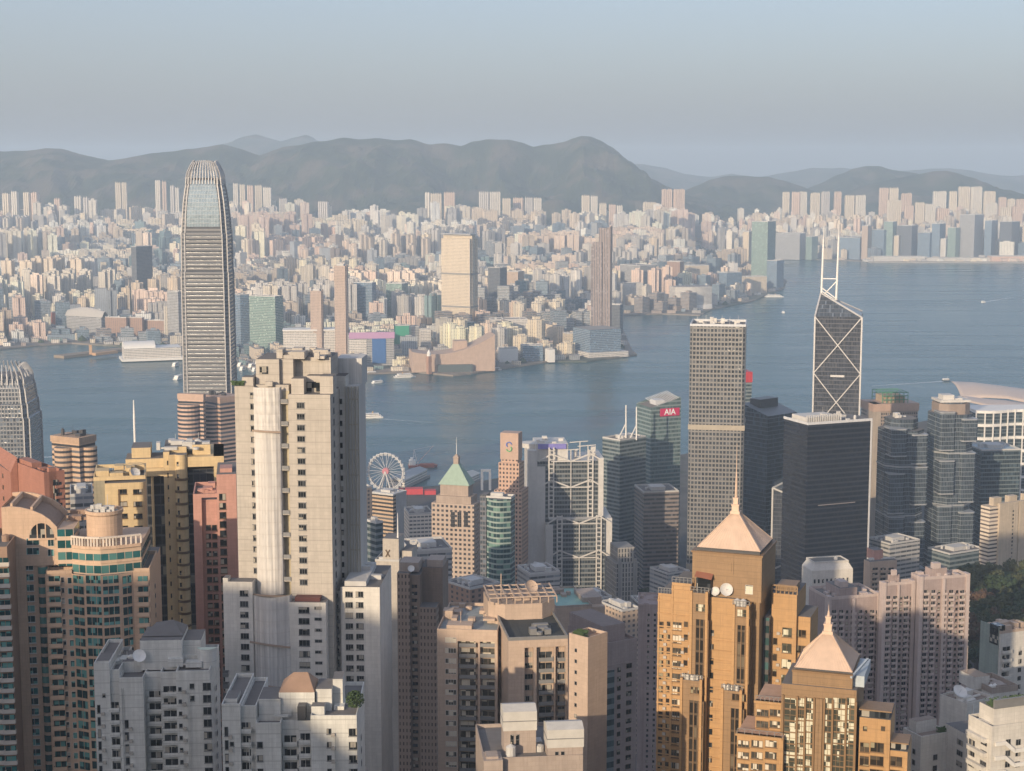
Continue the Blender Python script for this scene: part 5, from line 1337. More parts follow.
def boat(label, px, row, L, w, decks, ang, hm=None, cat='ferry', name='ferry', group=None, funnel=True):
    g = ground(px, row, 0); root = empty(name, (g.x, g.y, 0), R(ang)); tag(root, label, cat, group)
    m = MB(); hull(m, L, w, -.5, 2.2); m.build('hull', [hm or HULLW], root)
    z = 2.2
    for k in range(decks):
        s = .82 - .16 * k; m = MB(); m.box(-L * s / 2, L * s / 2 - L * .08, -w * .42, w * .42, z, z + 2.5); m.box(-L * s / 2 - .5, L * s / 2 - L * .06, -w * .45, w * .45, z + 2.5, z + 2.75)
        cab = m.build('cabin', [HULLW], root)
        m = MB(); m.box(-L * s / 2 + 1, L * s / 2 - L * .1, -w * .425, w * .425, z + 1, z + 1.9); m.build('window_band', [DARKM], cab); z += 2.75
    if funnel:
        m = MB(); m.tube((-L * .1, 0, z), (-L * .12, 0, z + 3.2), 1.1, .9, 8); m.build('funnel', [FUN], root)
    m = MB(); m.tube((L * .2, 0, z), (L * .2, 0, z + 5), .15, n=5); m.build('mast', [WHITE], root)
    return root
def wake(label, px0, row0, px1, row1, w0, w1):
    a, b_ = ground(px0, row0, .05), ground(px1, row1, .05); d = (b_ - a).normalized(); n = Vector((-d.y, d.x, 0)); m = MB(); k = 16; r = random.Random(label)
    pr = None
    for i in range(k + 1):
        t = i / k; c = a + (b_ - a) * t; ww = (w0 + (w1 - w0) * t) * r.uniform(.7, 1.2); q = (c - n * ww, c + n * ww)
        if pr: m.face([pr[0], q[0], q[1], pr[1]])
        pr = q
    o = m.build('boat_wake', [wakem]); tag(o, label, 'wake', kind='stuff')
wakem, nt, b = nodes_of('foam'); nt.links.new(mixc(nt, noise_(nt, .08, None, 5), (.22, .3, .34), (.62, .66, .68)), b.inputs['Base Color']); b.inputs['Roughness'].default_value = .6
boat('double decked white ferry crossing mid harbour just right of the white tower', 370, 418, 42, 12, 2, 195)
wake('thin white wake trailing right from the double decked ferry', 376, 418.5, 440, 423, 2.5, .8)
boat('large white ferry with wide decks off the Hung Hom tip', 773, 297, 66, 16, 2, 175)
boat('small white boat moored below the shopping pier, lower one of two', 378, 383, 26, 8, 1, 40, cat='boat', name='motor_boat', funnel=False)
boat('white ferry docked at the pier in front of the swooping pink hall', 405, 377.5, 44, 13, 2, 20)
boat('small launch moored just left of the docked white ferry', 372, 374, 22, 7, 1, 10, cat='boat', name='motor_boat', funnel=False)
boat('little white launch by the promenade steps under the pink hall', 496, 370, 24, 7, 1, 5, cat='boat', name='motor_boat', funnel=False)
boat('tiny dark speedboat heading right before the convention hall', 946, 381, 16, 6, 1, 5, HULLD, cat='speedboat', name='speedboat', funnel=False)
wake('long white wake behind the speedboat', 943, 381.3, 872, 386, 5, 2)
wake('white wake at the right edge of the harbour', 984, 302, 1015, 297, 6, 3)
boat('tiny white boat ahead of the right edge wake', 983, 302.5, 14, 5, 1, 200, cat='speedboat', name='speedboat', funnel=False)
boat('lone small boat far out left of the braced tower', 783, 313, 20, 7, 1, 90, cat='boat', name='motor_boat', funnel=False)
wake('pale wake left of the brown banded tower', 38, 457.5, 70, 456, 5, 2)
boat('white ferry partly hidden behind the yellow flats near the mast', 101, 476, 40, 12, 2, 30)
for i, (px, row, L) in enumerate(((236, 364, 22), (241, 366, 26), (247, 365, 22), (252, 367, 28), (258, 365, 22), (243, 370, 24), (255, 371, 22), (176, 366, 26), (179, 379, 34))):
    boat(('white yacht moored in the basin right of the silver skyscraper' if px > 200 else ('white launch off the cruise terminal just left of the silver skyscraper' if row < 370 else 'white yacht lying left of the silver skyscraper below the terminal')), px, row, L, L * .28, 2, 75, cat='yacht', name='yacht', group='moored yachts' if px > 200 else None, funnel=False)
def barge():
    g = ground(423, 467, 0); root = empty('crane_barge', (g.x, g.y, 0), R(4)); tag(root, 'rust red crane barge with a long raised boom near the wheel', 'barge')
    m = MB(); hull(m, 40, 13, -.5, 3.4, 0, .12); m.build('hull', [HULLR], root)
    m = MB(); m.box(-19, -10, -5, 5, 3.4, 10); m.box(-17, -13, -3, 3, 10, 13); m.build('deckhouse', [HULLW], root)
    m = MB()
    for s in (-1, 1): m.bar((-14, s * 3, 3.4), (-12, 0, 24), .9); m.bar((-7, s * 3, 3.4), (-12, 0, 24), .9)
    m.build('a_frame', [STEEL], root)
    m = MB()
    for s in (-1, 1): m.bar((-8, s * 1.4, 5), (14, 0, 29), .6)
    for i in range(8): t = i / 8; m.bar((-8 + 22*t, -1.4*(1-t), 5 + 24*t), (-8 + 22*(t+.06), 1.4*(1-t), 5 + 24*(t+.06)), .4)
    m.bar((-12, 0, 24), (14, 0, 29), .2); m.build('boom', [plain('boom_pink', (.6, .45, .42), .5)], root)
    m = MB(); m.box(-4, 15, -4.5, 4.5, 3.4, 4.6); m.build('cargo', [HULLR], root)
barge()
def ferry_pier(px0, row0, px1, row1, w, h, label, roofc):
    a, b_ = ground(px0, row0, 2), ground(px1, row1, 2); d = b_ - a; root = empty('ferry_pier', (a.x, a.y, 0), math.atan2(d.y, d.x)); tag(root, label, 'pier'); L = d.length
    m = MB(); m.box(0, L, -w/2 - 2, w/2 + 2, -2, 3); m.build('deck', [wall('pier_grey', (.4, .39, .37))], root)
    m = MB(); m.box(2, L - 6, -w/2, w/2, 3, h, 0); m.build('hall', [f_white], root)
    m = MB(); m.face([(0, -w/2 - 1, h), (L - 4, -w/2 - 1, h), (L - 4, 0, h + 3.5), (0, 0, h + 3.5)]); m.face([(0, 0, h + 3.5), (L - 4, 0, h + 3.5), (L - 4, w/2 + 1, h), (0, w/2 + 1, h)]); m.face([(0, -w/2-1, h), (0, 0, h+3.5), (0, w/2+1, h)]); m.face([(L-4, w/2+1, h), (L-4, 0, h+3.5), (L-4, -w/2-1, h)]); m.build('roof', [roofc], root)
ferry_pier(396, 487, 421, 475, 22, 11, 'grey roofed ferry pier reaching out right of the ferris wheel', plain('grey_pier_roof', (.33, .36, .38), .6))
ferry_pier(448, 490, 474, 478, 20, 10, 'second grey ferry pier emerging behind the green pyramid', plain('grey_pier_roof', (.33, .36, .38), .6))
g = ground(414, 493.5, 3); m = MB(); m.obox(0, 0, 22, 14, .1, 0, 7); m.obox(-22, 2, 18, 12, .1, 0, 5.5); m.obox(20, -2, 14, 12, .1, 0, 5)
o = m.build('market_tent', [plain('red_canvas', (.5, .05, .06), .7)]); o.location = g; tag(o, 'row of red event tents on the promenade below the wheel', 'tents')
g = ground(486, 490, 3); m = MB(); s = 14
m.bar((-5, 0, 0), (-5, 0, 24), 3); m.bar((5, 0, 0), (5, 0, 24), 3); m.bar((-6.5, 0, 25), (6.5, 0, 25), 3); o = m.build('harbour_gate', [WHITE]); o.location = (g.x, g.y, 3); tag(o, 'white square arch frame at the shore right of the pyramid tower', 'arch')
# tall mast, far left
c0, c1 = at(134, 452, 1150), at(133.6, 400, 1150); m = MB(); m.tube((c1.x, c1.y, 2), (c1.x, c1.y, c1.z - 10), 1.2, .8, 8); m.tube((c1.x, c1.y, c1.z - 10), tuple(c1), .7, .35, 8)
tag(m.build('flag_mast', [WHITE]), 'tall white mast rising behind the yellow flats, left', 'mast')
# ================================================================= the near towers of the slope
def near(name, label, xc, xr, Y, a, row, depth, cat='apartment tower', xl=None, group=None, **kw):
    B = Bldg(name, label, cat, xl, xc, xr, Y, a, row, base=base_of(xc, Y), group=group, depth=None if xl is not None else depth, **kw)
    zb = at(xc, 790, Y).z - B.base; B.zcut = max(2, zb)
    return B
def cols(B, part, me, face, pxs, row0, sp, n=None, off=0.0, zmin=None):
    """columns of windows or balconies: pixel columns pxs, first sill at row0, one every sp rows"""
    for px in pxs:
        u, z = B.uz(face, px, row0, off); dz = z - B.uz(face, px, row0 + sp, off)[1]
        B.col(part, me, face, u, z, dz, n, zmin, off)
def PX(B, px, row=600, face='R'): return B.uz(face, px, row)[0]
def RZ(B, row, px=None, face='R'): return B.uz(face, px if px is not None else 0, row)[1]
G_DARK = glass('dark_room_glass', (.014, .016, .018), (.05, .055, .06), (.36, .33, .28), pl=.2)
G_TEAL = glass('teal_glass', (.012, .04, .045), (.03, .15, .155), (.12, .30, .28), rough=.08, pl=.3)
G_CURT = glass('curtained_glass', (.06, .055, .045), (.38, .34, .26), (.62, .56, .45), rough=.18, pl=.5)
G_GOLD = glass('bronze_glass', (.03, .024, .018), (.09, .07, .05), (.3, .26, .17), rough=.1, pl=.15)
G_GREEN = glass('pale_green_glass', (.06, .06, .045), (.36, .38, .27), (.62, .60, .47), rough=.15, pl=.45)
W_CREAM = wall('white_cream_wall', (.60, .545, .475), .85, .18, .35, 3.1)
W_WHITE = wall('weathered_white', (.86, .85, .79), .85, .3, .45, 3.3)
W_WHITE2 = wall('warm_white_tile', (.82, .78, .71), .8, .2)
W_PEACH = wall('peach_tile', (.72, .51, .36), .75, .15)
W_PEACHD = wall('brown_peach_tile', (.42, .28, .20), .75, .2)
W_SALM = wall('salmon_tile', (.46, .21, .145), .75, .15)
W_YEL = wall('yellow_tile', (.76, .58, .33), .75, .18)
W_PINK = wall('pink_tile_wall', (.60, .33, .27), .75, .15)
W_PINKG = wall('faded_pink_wall', (.50, .395, .365), .8, .25)
W_PINKG2 = wall('pale_pink_wall', (.66, .545, .50), .8, .2)
W_BRN = wall('brown_rib_wall', (.33, .245, .19), .8, .25)
W_BEI = wall('beige_pink_wall', (.60, .46, .36), .8, .15)
W_BEI2 = wall('beige_grey_wall', (.50, .41, .35), .8, .2)
W_GOLD = wall('golden_tile', (.56, .33, .145), .5, .15, .25, 3.4)
W_GOLDB = wall('bronze_brown_tile', (.36, .225, .115), .5, .2, .4, 1.7)
DISHM = plain('dish_offwhite', (.6, .58, .55), .6)
COPPER = plain('salmon_metal_roof', (.62, .46, .345), .5, .05)
FRW = plain('white_frame', (.6, .58, .55), .5); FRB = plain('brown_frame', (.14, .09, .05), .5); FRG = plain('grey_frame', (.2, .2, .2), .5); FRD = plain('bronze_frame', (.22, .13, .06), .5)
AC = acbox(plain('air_con_white', (.42, .38, .33), .6))

# ---- 1. white tower with netted bays
def white_tower():
    B = near('apartment_tower', 'tallest near white tower draped in pale scaffold netting, left of centre', 234.5, 330, 452, -3, 389, 30)
    U = lambda px: PX(B, px); Z = lambda r: B.uz('R', 300, r)[1]; w, d = B.w, B.d
    m = MB()
    m.box(0, U(258), 0, d, 0, Z(386.5), 0, 1, bottom=False)
    m.box(U(258), U(291), 2.2, d, 0, Z(386), 0, 1, bottom=False)
    m.box(U(291.5), w, 0, d * .55, 0, Z(394.5), 0, 1, bottom=False); m.box(U(291.5), w - 2.5, d * .55, d, 0, Z(390), 0, 1, bottom=False)
    B.part('tower_body', m, [W_CREAM, ROOFM])
    m = MB(); m.box(U(227), U(256), -4.5, 0, 0, Z(578.5), 0, 1, bottom=False); m.box(U(227), U(232), -4.5, -1, Z(578.5), Z(575), 0, 1)
    B.part('lower_wing', m, [W_WHITE2, ROOFM])
    m = MB(); m.box(U(290), U(328), -4.0, 0, 0, Z(598.5), 0, 1, bottom=False); B.part('lower_bay', m, [W_WHITE2, ROOFM])
    m = MB(); m.box(U(297), U(322), -3.2, 0, Z(598.5), Z(594.5), 0); B.part('roof_awning', m, [plain('maroon_awning', (.12, .04, .035), .7)])
    # netting over the left bay: a swelling pleated cloth
    net, nt, b = nodes_of('scaffold_netting'); n1 = noise_(nt, 1.0, None, 4, (1.7, 1.7, .02)); n2 = noise_(nt, .3, None, 5, (1, 1, .35)); n3 = noise_(nt, 1.0, None, 2, (5, 5, .03))
    c_ = mixc(nt, math_(nt, 'MULTIPLY', math_(nt, 'SUBTRACT', n1, .35), 3.0), (.42, .40, .38), (.68, .65, .60)); c_ = mixc(nt, math_(nt, 'MULTIPLY', math_(nt, 'GREATER_THAN', n3, .57), .35), c_, (.5, .48, .46))
    sz = N(nt, 'ShaderNodeSeparateXYZ'); nt.links.new(N(nt, 'ShaderNodeTexCoord').outputs['Object'], sz.inputs[0]); seam = math_(nt, 'LESS_THAN', math_(nt, 'FRACT', math_(nt, 'DIVIDE', sz.outputs[2], 3.4)), .07)
    c_ = mixc(nt, math_(nt, 'MULTIPLY', seam, .35), c_, (.42, .38, .34)); nt.links.new(mixc(nt, math_(nt, 'MULTIPLY', math_(nt, 'SUBTRACT', n2, .3), .9), c_, (.56, .53, .50)), b.inputs['Base Color']); b.inputs['Roughness'].default_value = .8
    def drape(px0, px1, r0, r1, bulge, base, seed, name='scaffold_netting', widen=0, pleats=9, fx=None):
        m = MB(); rr = random.Random(seed); ph = [rr.uniform(0, 6) for _ in range(4)]
        u0, u1, z1, z0 = U(px0), U(px1), Z(r0), Z(r1)
        def fn(i, j):
            z = z0 + (z1 - z0) * j; ww = widen * (1 - j)
            x = u0 - ww * .2 + (u1 - u0 + ww) * i
            y = base - bulge * math.sin(math.pi * min(1, max(0, i))) - .13 * noise.noise(Vector((i * 9 + seed, j * 2.2, seed))) - .05 * math.sin(i * pleats * 6.28 + ph[0] + .3 * math.sin(j * 7)) * (.5 + noise.noise(Vector((i * 4, j * 3, seed * 2)))) - .05 * math.sin(i * 23 + j * 11 + ph[1]) - .10 * abs(math.sin(j * 3.14 * (14 if z1 - z0 > 30 else 5)))
            if i in (0.0, 1.0): y = base + 1.5
            return (x, y, z)
        m.grid(fn, 46, 90); o = m.build(name, [net], B.root, smooth=True); return weld(o)
    drape(257.5, 284.5, 387.5, 432, 1.0, -.2, 1); drape(257.5, 284.5, 430, 594, 1.3, -.3, 2, widen=0); drape(254.5, 293.5, 592, 790, 3.2, -3.4, 3, widen=1)
    for r, px0, px1, y in ((430, 257, 285, -1.6), (592, 255, 290, -3.4), (636, 254, 294, -6.4), (677, 254, 294, -6.5)):
        m = MB(); n = 12
        for i in range(n):
            P = lambda t: (U(px0 + (px1 - px0) * t), y - .5 * math.sin(math.pi * t) , Z(r + 5 * (t if r > 600 else .3 * t)))
            m.bar(P(i / n), P((i + 1) / n), .5)
        B.part('tie_rope', m, [plain('rope_brown', (.34, .26, .2), .9)])
    wl = win(2.1, 1.45, FRG, G_DARK, 3, 1, sill=.15, hood=.25)
    cols(B, 'window', wl, 'R', [254], 398, 11.1, 17); cols(B, 'window', wl, 'R', [300.6], 408, 11.2, 17)
    wsm = win(.7, 1.3, FRG, G_DARK, 1, 1); cols(B, 'window', wsm, 'R', [256.6], 409, 22.2, 9)
    B.faces['W'] = ((U(227), -4.5), (U(256), -4.5)); B.faces['V'] = ((U(290), -4), (U(328), -4))
    cols(B, 'window', win(2.3, 1.6, FRG, G_DARK, 3, 1, sill=.15), 'W', [244], 596, 10.7)
    cols(B, 'window', win(3.0, 1.7, FRG, G_DARK, 3, 1, sill=.15), 'V', [304], 613, 11.0); cols(B, 'window', win(2.0, .8, FRG, G_DARK, 2, 1), 'V', [318], 609.5, 11.0)
    for k in range(19):
        z = Z(403 + 11.1 * k)
        if k % 2 == 0:
            m = MB(); m.box(U(284.5), U(291.5), -.2, 2.2, z - .25, z); m.box(U(284.5), U(291.5), -.3, -.1, z, z + 1.1, 1); B.part('recess_balcony', m, [W_CREAM, FRG])
    m = MB(); m.face([(U(285), 2.15, 0), (U(291.5), 2.15, 0), (U(291.5), 2.15, Z(392)), (U(285), 2.15, Z(392))]); B.part('recess_wall', m, [wall('cream_shade', (.62, .54, .38))])  # back of the recess in a slightly yellower cream
    # side wall and rear netted stack
    B.faces['S'] = ((w, 0), (w, d * .55)); cols(B, 'window', win(1.6, 1.5, FRG, G_DARK, 2, 1, sill=.3), 'S', [333.5], 402, 11.2)
    W2 = ((w + .6, d * .55), (w + .6 + 4, d * .55)); B.faces['Q'] = W2
    zt = Z(387)
    m = MB(); m.box(w - 3, w + 1.8, d * .55, d + 4, 0, zt + 1, 0, 1); B.part('rear_wall', m, [W_WHITE2, ROOFM])
    cols(B, 'window', win(1.5, 1.5, FRG, G_DARK, 2, 1), ((w - 2.5, d * .55), (w + 1.8, d * .55)), [339.5], 404, 11.0)
    net2, nt, b = nodes_of('grey_scaffold_netting'); n1 = noise_(nt, 1.0, None, 3, (2.5, 2.5, .04)); nt.links.new(mixc(nt, n1, (.36, .355, .34), (.66, .65, .62)), b.inputs['Base Color']); b.inputs['Roughness'].default_value = .85
    m = MB(); x0 = w + 1.8; yb = d * .55
    def P(px, row, y): return None
    x1 = B.uz(((0, yb), (1, yb)), 360, 500)[0]
    zl = B.uz(((0, yb), (1, yb)), 350, 586)[1]; zt1 = B.uz(((0, yb), (1, yb)), 350, 386)[1]; zt2 = B.uz(((0, yb + 8), (1, yb + 8)), 357, 358)[1]
    def fn(i, j): return (x0 + (x1 - x0) * i, yb - .3 - .2 * math.sin(i * 40) - .3 * math.sin(math.pi * i) - (.12 * abs(math.sin(j * 40))), zl + (zt1 - zl) * j)
    m.grid(fn, 24, 60)
    def fn2(i, j): return (x1 + .15 * math.sin(i * 50), yb + 14 * i, zl + (zt1 - zl) * j)
    m.grid(fn2, 20, 30)
    m.box(x0, x1 - .2, yb, yb + 14, 0, zt1 - .3)
    m.box(w - 2, x1, yb + 7, yb + 18, zt1 - 1, zt2); o = B.part('rear_netting', m, [net2], smooth=False)
    m = MB()
    for j in range(8): z = zl + (zt1 - zl) * (j + .5) / 8; m.bar((x0 + 1, yb - .95, z), (x1, yb - .95, z), .16)
    for i in range(5): x = x0 + (x1 - x0) * i / 4; m.bar((x, yb - .95, zl), (x, yb - .95, zt1), .16)
    B.part('scaffold_poles', m, [plain('bamboo', (.4, .36, .28), .8)])
    # lower right wing
    yq = 4.0; F = ((0, yq), (1, yq)); u0, u1 = B.uz(F, 341, 620)[0], B.uz(F, 380, 620)[0]; zt3 = B.uz(F, 360, 587)[1]
    m = MB(); m.box(u0, u1, yq, yq + 26, 0, zt3, 0, 1, bottom=False); m.box(w, u0, yq + 3, yq + 20, 0, zt3 - 2, 0, 1, bottom=False); B.part('side_wing', m, [W_WHITE2, ROOFM])
    m = MB(); m.box(u0 + 1, u1 - 4, yq + 1, yq + 20, zt3, zt3 + 1.4, 0); roof_clutter(m, u0, u1, yq + 6, yq + 24, zt3, 8, 'wt'); B.part('wing_roof_plant', m, [PLANT])
    cols(B, 'window', win(2.1, 1.6, FRG, G_DARK, 3, 1, sill=.15), F, [349, 359.5], 597, 10.6)
    FS = ((u0, yq + .02), (u1, yq)); cols(B, 'balcony', balc(1.6, .8, W_WHITE2, G_DARK, FRG, .8, 1.9), ((w, yq + 3), (u0, yq + 3)), [336.5], 600, 11.0)
    # penthouse
    m = MB(); zr = Z(388)
    m.box(U(258), U(281), 3.5, 20, zr - 2, Z(361), 0, 1); m.box(U(281), U(294), 5, 20, zr - 2, Z(361.5), 0, 1); m.box(U(294), U(329), 9, 22, zr - 6, Z(361), 0, 1)
    m.box(U(294.5), U(307), .8, 6, Z(394.5), Z(379), 0, 1); m.box(U(322), U(335), 2, 8, Z(394.5), Z(377), 0, 1); m.box(U(307), U(322), 5, 9, Z(394.5), Z(378), 0, 1)
    m.box(U(246), U(257), 1, 5, Z(386.5), Z(378), 0, 1); B.part('penthouse', m, [W_CREAM, ROOFM])
    m = MB(); m.face([(U(307), 4.95, Z(394)), (U(322), 4.95, Z(394)), (U(322), 4.95, Z(384)), (U(307), 4.95, Z(384))]); B.part('penthouse_glass', m, [G_DARK])
    u, z = B.uz(((0, 3.5), (1, 3.5)), 264, 374); B.put('window', win(2.4, 2.2, FRG, G_DARK, 2, 2), ((0, 3.5), (40, 3.5)), u, z)
    m = MB(); roof_clutter(m, U(276), U(330), 6, 20, Z(361) - .2, 16, 'ph', 0, 2.6); m.box(U(277), U(283), 6, 11, Z(361), Z(352), 0); roof_clutter(m, U(259), U(283), .5, 3, Z(387), 6, 'ph2', 0, 1.6); B.part('roof_plant', m, [W_CREAM])
    m = MB(); rr = random.Random(4)
    for _ in range(60): x, y, z = U(236 + rr.random() * 12), rr.uniform(.5, 2), Z(386.5) + rr.uniform(0, 1.0); s = rr.uniform(.2, .5); m.face([(x - s, y, z), (x + s, y - s, z), (x + s, y, z + s), (x - s, y + s, z + s)])
    B.part('roof_planting', m, [LEAF])
    B.finish()
white_tower()

# ---- 2. peach and teal tower with drum and arch
def peach_teal():
    B = near('apartment_tower', 'peach tower with teal glass bays, round rooftop drum and arched gable', 23, 149.5, 440, 6.5, 573, 30)
    U = lambda px: PX(B, px); Z = lambda r, px=90: B.uz('R', px, r)[1]; w, d = B.w, B.d
    m = MB(); m.box(0, U(48), 3, d, 0, Z(560), 0, 1, bottom=False); m.box(U(46), w, 0, d, 0, Z(573), 0, 1, bottom=False); B.part('tower_body', m, [W_PEACH, ROOFM])
    # bowed centre with five facets
    cut = [(72, 0), (86.5, -2.4), (103.5, -3.6), (121, -2.4), (134, 0)]
    pts = [(U(p), y) for p, y in cut]
    m = MB(); m.prism(pts + [(U(134), 6), (U(72), 6)], 0, Z(573), 0, 1, bottom=False); B.part('bowed_front', m, [W_PEACH, ROOFM])
    fl = 10.45
    for (a, b_), wd, nx in zip(zip(pts, pts[1:]), (3.7, 4.4, 4.4, 2.9), (2, 3, 3, 2)):
        L = math.hypot(b_[0] - a[0], b_[1] - a[1]); me = win(min(wd, L - .25), 2.3, W_PEACH, G_TEAL, nx, 1, fr=.11); mid_px = project(B.world((a[0] + b_[0]) / 2, (a[1] + b_[1]) / 2, Z(600)))[0]
        cols(B, 'window', me, (a, b_), [mid_px], 583.5, fl)
    for px, wd in ((70.5, 1.5),):
        cols(B, 'window', win(wd, 1.7, FRW, G_TEAL, 1, 1), 'R', [px], 583.5, fl)
    cols(B, 'balcony', balc(3.6, 1.3, W_PEACH, G_TEAL, W_PEACH, .95, 2.1), 'R', [54.5], 583.5, fl); cols(B, 'balcony', balc(3.2, 1.3, W_PEACH, G_TEAL, W_PEACH, .95, 2.1), 'R', [143], 583.5, fl)
    cols(B, 'window', win(.9, 1.5, FRW, G_DARK, 1, 1), 'R', [62.5], 582.5, fl); 
    cols(B, 'window', win(1.3, 1.2, FRG, G_DARK, 1, 1), 'RT', [155], 588, fl)
    FB = ((0, 3), (U(48), 3)); cols(B, 'window', win(2.6, 1.8, FRW, G_TEAL, 2, 1, sill=.2), FB, [28.5], 570, fl)
    m = MB(); n = 6; A = arc((U(37) + U(47)) / 2, 3, (U(47) - U(37)) / 2, 180, 360, n); ft = facade('teal_bay_bands', (.46, .34, .26), (.03, .11, .115), 2.84, 30, 1.2, .66, gl=(.10, .24, .22), rough_g=.08, light=.3)
    m.prism(A, 0, Z(566), 0, 1, cum=True); B.part('teal_bay', m, [ft, W_PEACHD])
    # set-back glazed storeys and the colonnade
    cut2 = [(73.5, .5), (88, -1.6), (103.5, -2.6), (119, -1.6), (142.5, .8)]; p2 = [(U(p), y) for p, y in cut2]
    ft2 = facade('teal_storey_bands', (.60, .44, .32), (.02, .085, .09), 3.3, 2.2, .94, .66, gl=(.08, .2, .19), rough_g=.08, light=.2)
    m = MB(); z0, z1 = Z(573), Z(547.5); m.prism(p2 + [(U(142.5), d * .8), (U(73.5), d * .8)], z0, z1, 0, 1); B.part('glazed_storeys', m, [ft2, W_PEACH])
    m = MB(); q2 = [(x, y - .7) for x, y in p2]; m.prism(q2 + [(U(142.5) + .4, d * .7), (U(73.5) - .4, d * .7)], z1, Z(544.5), 0, bottom=True); m.prism([(x, y - .5) for x, y in p2] + [(U(142.5), d * .7), (U(73.5), d * .7)], (z0 + z1) / 2 - .3, (z0 + z1) / 2 + .4, 0, bottom=True); B.part('cornice', m, [W_PEACH])
    m = MB(); zc, zd = Z(544.5), Z(536)
    for a, b_ in zip(q2, q2[1:]):
        k = 5
        for i in range(k + 1): x, y = a[0] + (b_[0] - a[0]) * i / k, a[1] + (b_[1] - a[1]) * i / k + .4; m.box(x - .22, x + .22, y - .22, y + .22, zc, zd)
        m.bar((a[0], a[1] + .4, zd), (b_[0], b_[1] + .4, zd), .6, .5)
    B.part('colonnade', m, [plain('pale_stone', (.62, .54, .46), .7)])
    m = MB(); cx = (U(85) + U(123)) / 2; r = (U(123) - U(85)) / 2; cy = r + 1.0; zdr = Z(516.5, 104)
    m.lathe(cx, cy, [(r * .95, z1), (r * .95, zdr - .4), (r * 1.02, zdr), (r * 1.02, zdr + .9), (r * .93, zdr + .9), (r * .93, zdr - .2), (0, zdr - .2)], 28); B.part('drum', m, [W_PEACH])
    m = MB(); rr = random.Random(2)
    for _ in range(16): a, q = rr.uniform(0, 6.28), rr.uniform(0, r * .75); x, y = cx + q * math.cos(a), cy + q * math.sin(a); s = rr.uniform(.3, .8); m.box(x - s, x + s, y - s, y + s, zdr - .2, zdr + rr.uniform(.8, 2.2))
    m.tube((cx + 1, cy, zdr), (cx + 1, cy, zdr + 5), .08, n=5); B.part('drum_plant', m, [PLANT])
    # arched gable block at the left: sloping curved parapet
    FA = ((0, 2), (1, 2)); ua = lambda p: B.uz(FA, p, 530)[0]; za = lambda p, r_: B.uz(FA, p, r_)[1]
    prof = [(2, 507.5), (12, 506.5), (22, 507.5), (32, 510), (42, 514), (50, 519.5), (57, 527)]
    m = MB(); P = [(ua(p), za(p, r_)) for p, r_ in prof]; dep = 17
    zb = Z(566)
    for (xa, zaa), (xb, zbb) in zip(P, P[1:]):
        m.face([(xa, 2, zb), (xb, 2, zb), (xb, 2, zbb), (xa, 2, zaa)], 0); m.face([(xa, 2.6, zaa - .8), (xb, 2.6, zbb - .8), (xb, 2 + dep, zbb - .8), (xa, 2 + dep, zaa - .8)], 1)
        m.face([(xa, 2, zaa), (xb, 2, zbb), (xb, 2.6, zbb), (xa, 2.6, zaa)], 0); m.face([(xa, 2.6, zaa), (xb, 2.6, zbb), (xb, 2.6, zbb - .8), (xa, 2.6, zaa - .8)], 0)
        m.bar((xa, 2 + dep, zaa), (xb, 2 + dep, zbb), .6, 1.6)
    m.face([(P[0][0], 2 + dep, zb), (P[0][0], 2, zb), (P[0][0], 2, P[0][1]), (P[0][0], 2 + dep, P[0][1])], 0); m.face([(P[-1][0], 2, zb), (P[-1][0], 2 + dep, zb), (P[-1][0], 2 + dep, P[-1][1]), (P[-1][0], 2, P[-1][1])], 0)
    for t in (.3, .62): i = int(t * 6); m.bar((P[i][0], 2.5, P[i][1] + .1), (P[i][0], 2 + dep, P[i][1] + .1), .6, 1.4)
    m.box(P[0][0], ua(24), 2.02, 2 + dep, 0, zb, 0); B.part('gable_block', m, [W_PEACH, W_PEACHD])
    m = MB(); c0, c1 = ua(29), ua(54); zz = za(42, 538); n = 14; R0 = (c1 - c0) / 2; H = za(42, 523) - zz
    m.face([(c0 + R0 + R0 * math.cos(math.pi * i / n) * -1, 1.93, zz + H * math.sin(math.pi * i / n)) for i in range(n, -1, -1)], 0)
    for t in (.33, .66): m.box(c0 + 2 * R0 * t - .15, c0 + 2 * R0 * t + .15, 1.8, 2, zz, zz + H * .95, 1)
    m.box(c0 - .3, c1 + .3, 1.6, 2, zz - .5, zz, 1); B.part('arched_window', m, [G_DARK, W_PEACH])
    for px, r_, wd in ((33, 545, 3.4), (33, 554.5, 3.4), (51, 546, 1.6), (51, 556, 1.6)):
        u, z = B.uz(FA, px, r_); B.put('window', win(wd, 1.9, FRW, G_TEAL, 2, 1), ((0, 2), (60, 2)), u, z)
    m = MB(); m.box(ua(57.5), ua(74), 1.0, 12, Z(566), za(66, 528.5), 0, 1); B.part('corner_glass', m, [ft2, W_PEACH])
    m = MB(); roof_clutter(m, ua(60), ua(84), 10, 20, za(66, 528), 6, 'pt', 0, 2); rr = random.Random(8); B.part('roof_plant', m, [W_PEACHD])
    m = MB(); parapet(m, U(47), U(73), -.2, 4, Z(573), 1.0, .3); parapet(m, U(135), w, -.2, d * .7, Z(573), 1.0, .3); B.part('terrace_parapet', m, [W_PEACH])
    B.finish()
peach_teal()
B = near('apartment_tower', 'brown tower with teal windows cut by the left edge of the picture', -16, 7, 428, 7.5, 551, 24); w = B.w
m = MB(); m.box(0, w, 0, B.d, 0, B.h, 0, 1, bottom=False); B.part('tower_body', m, [W_PEACHD, ROOFM])
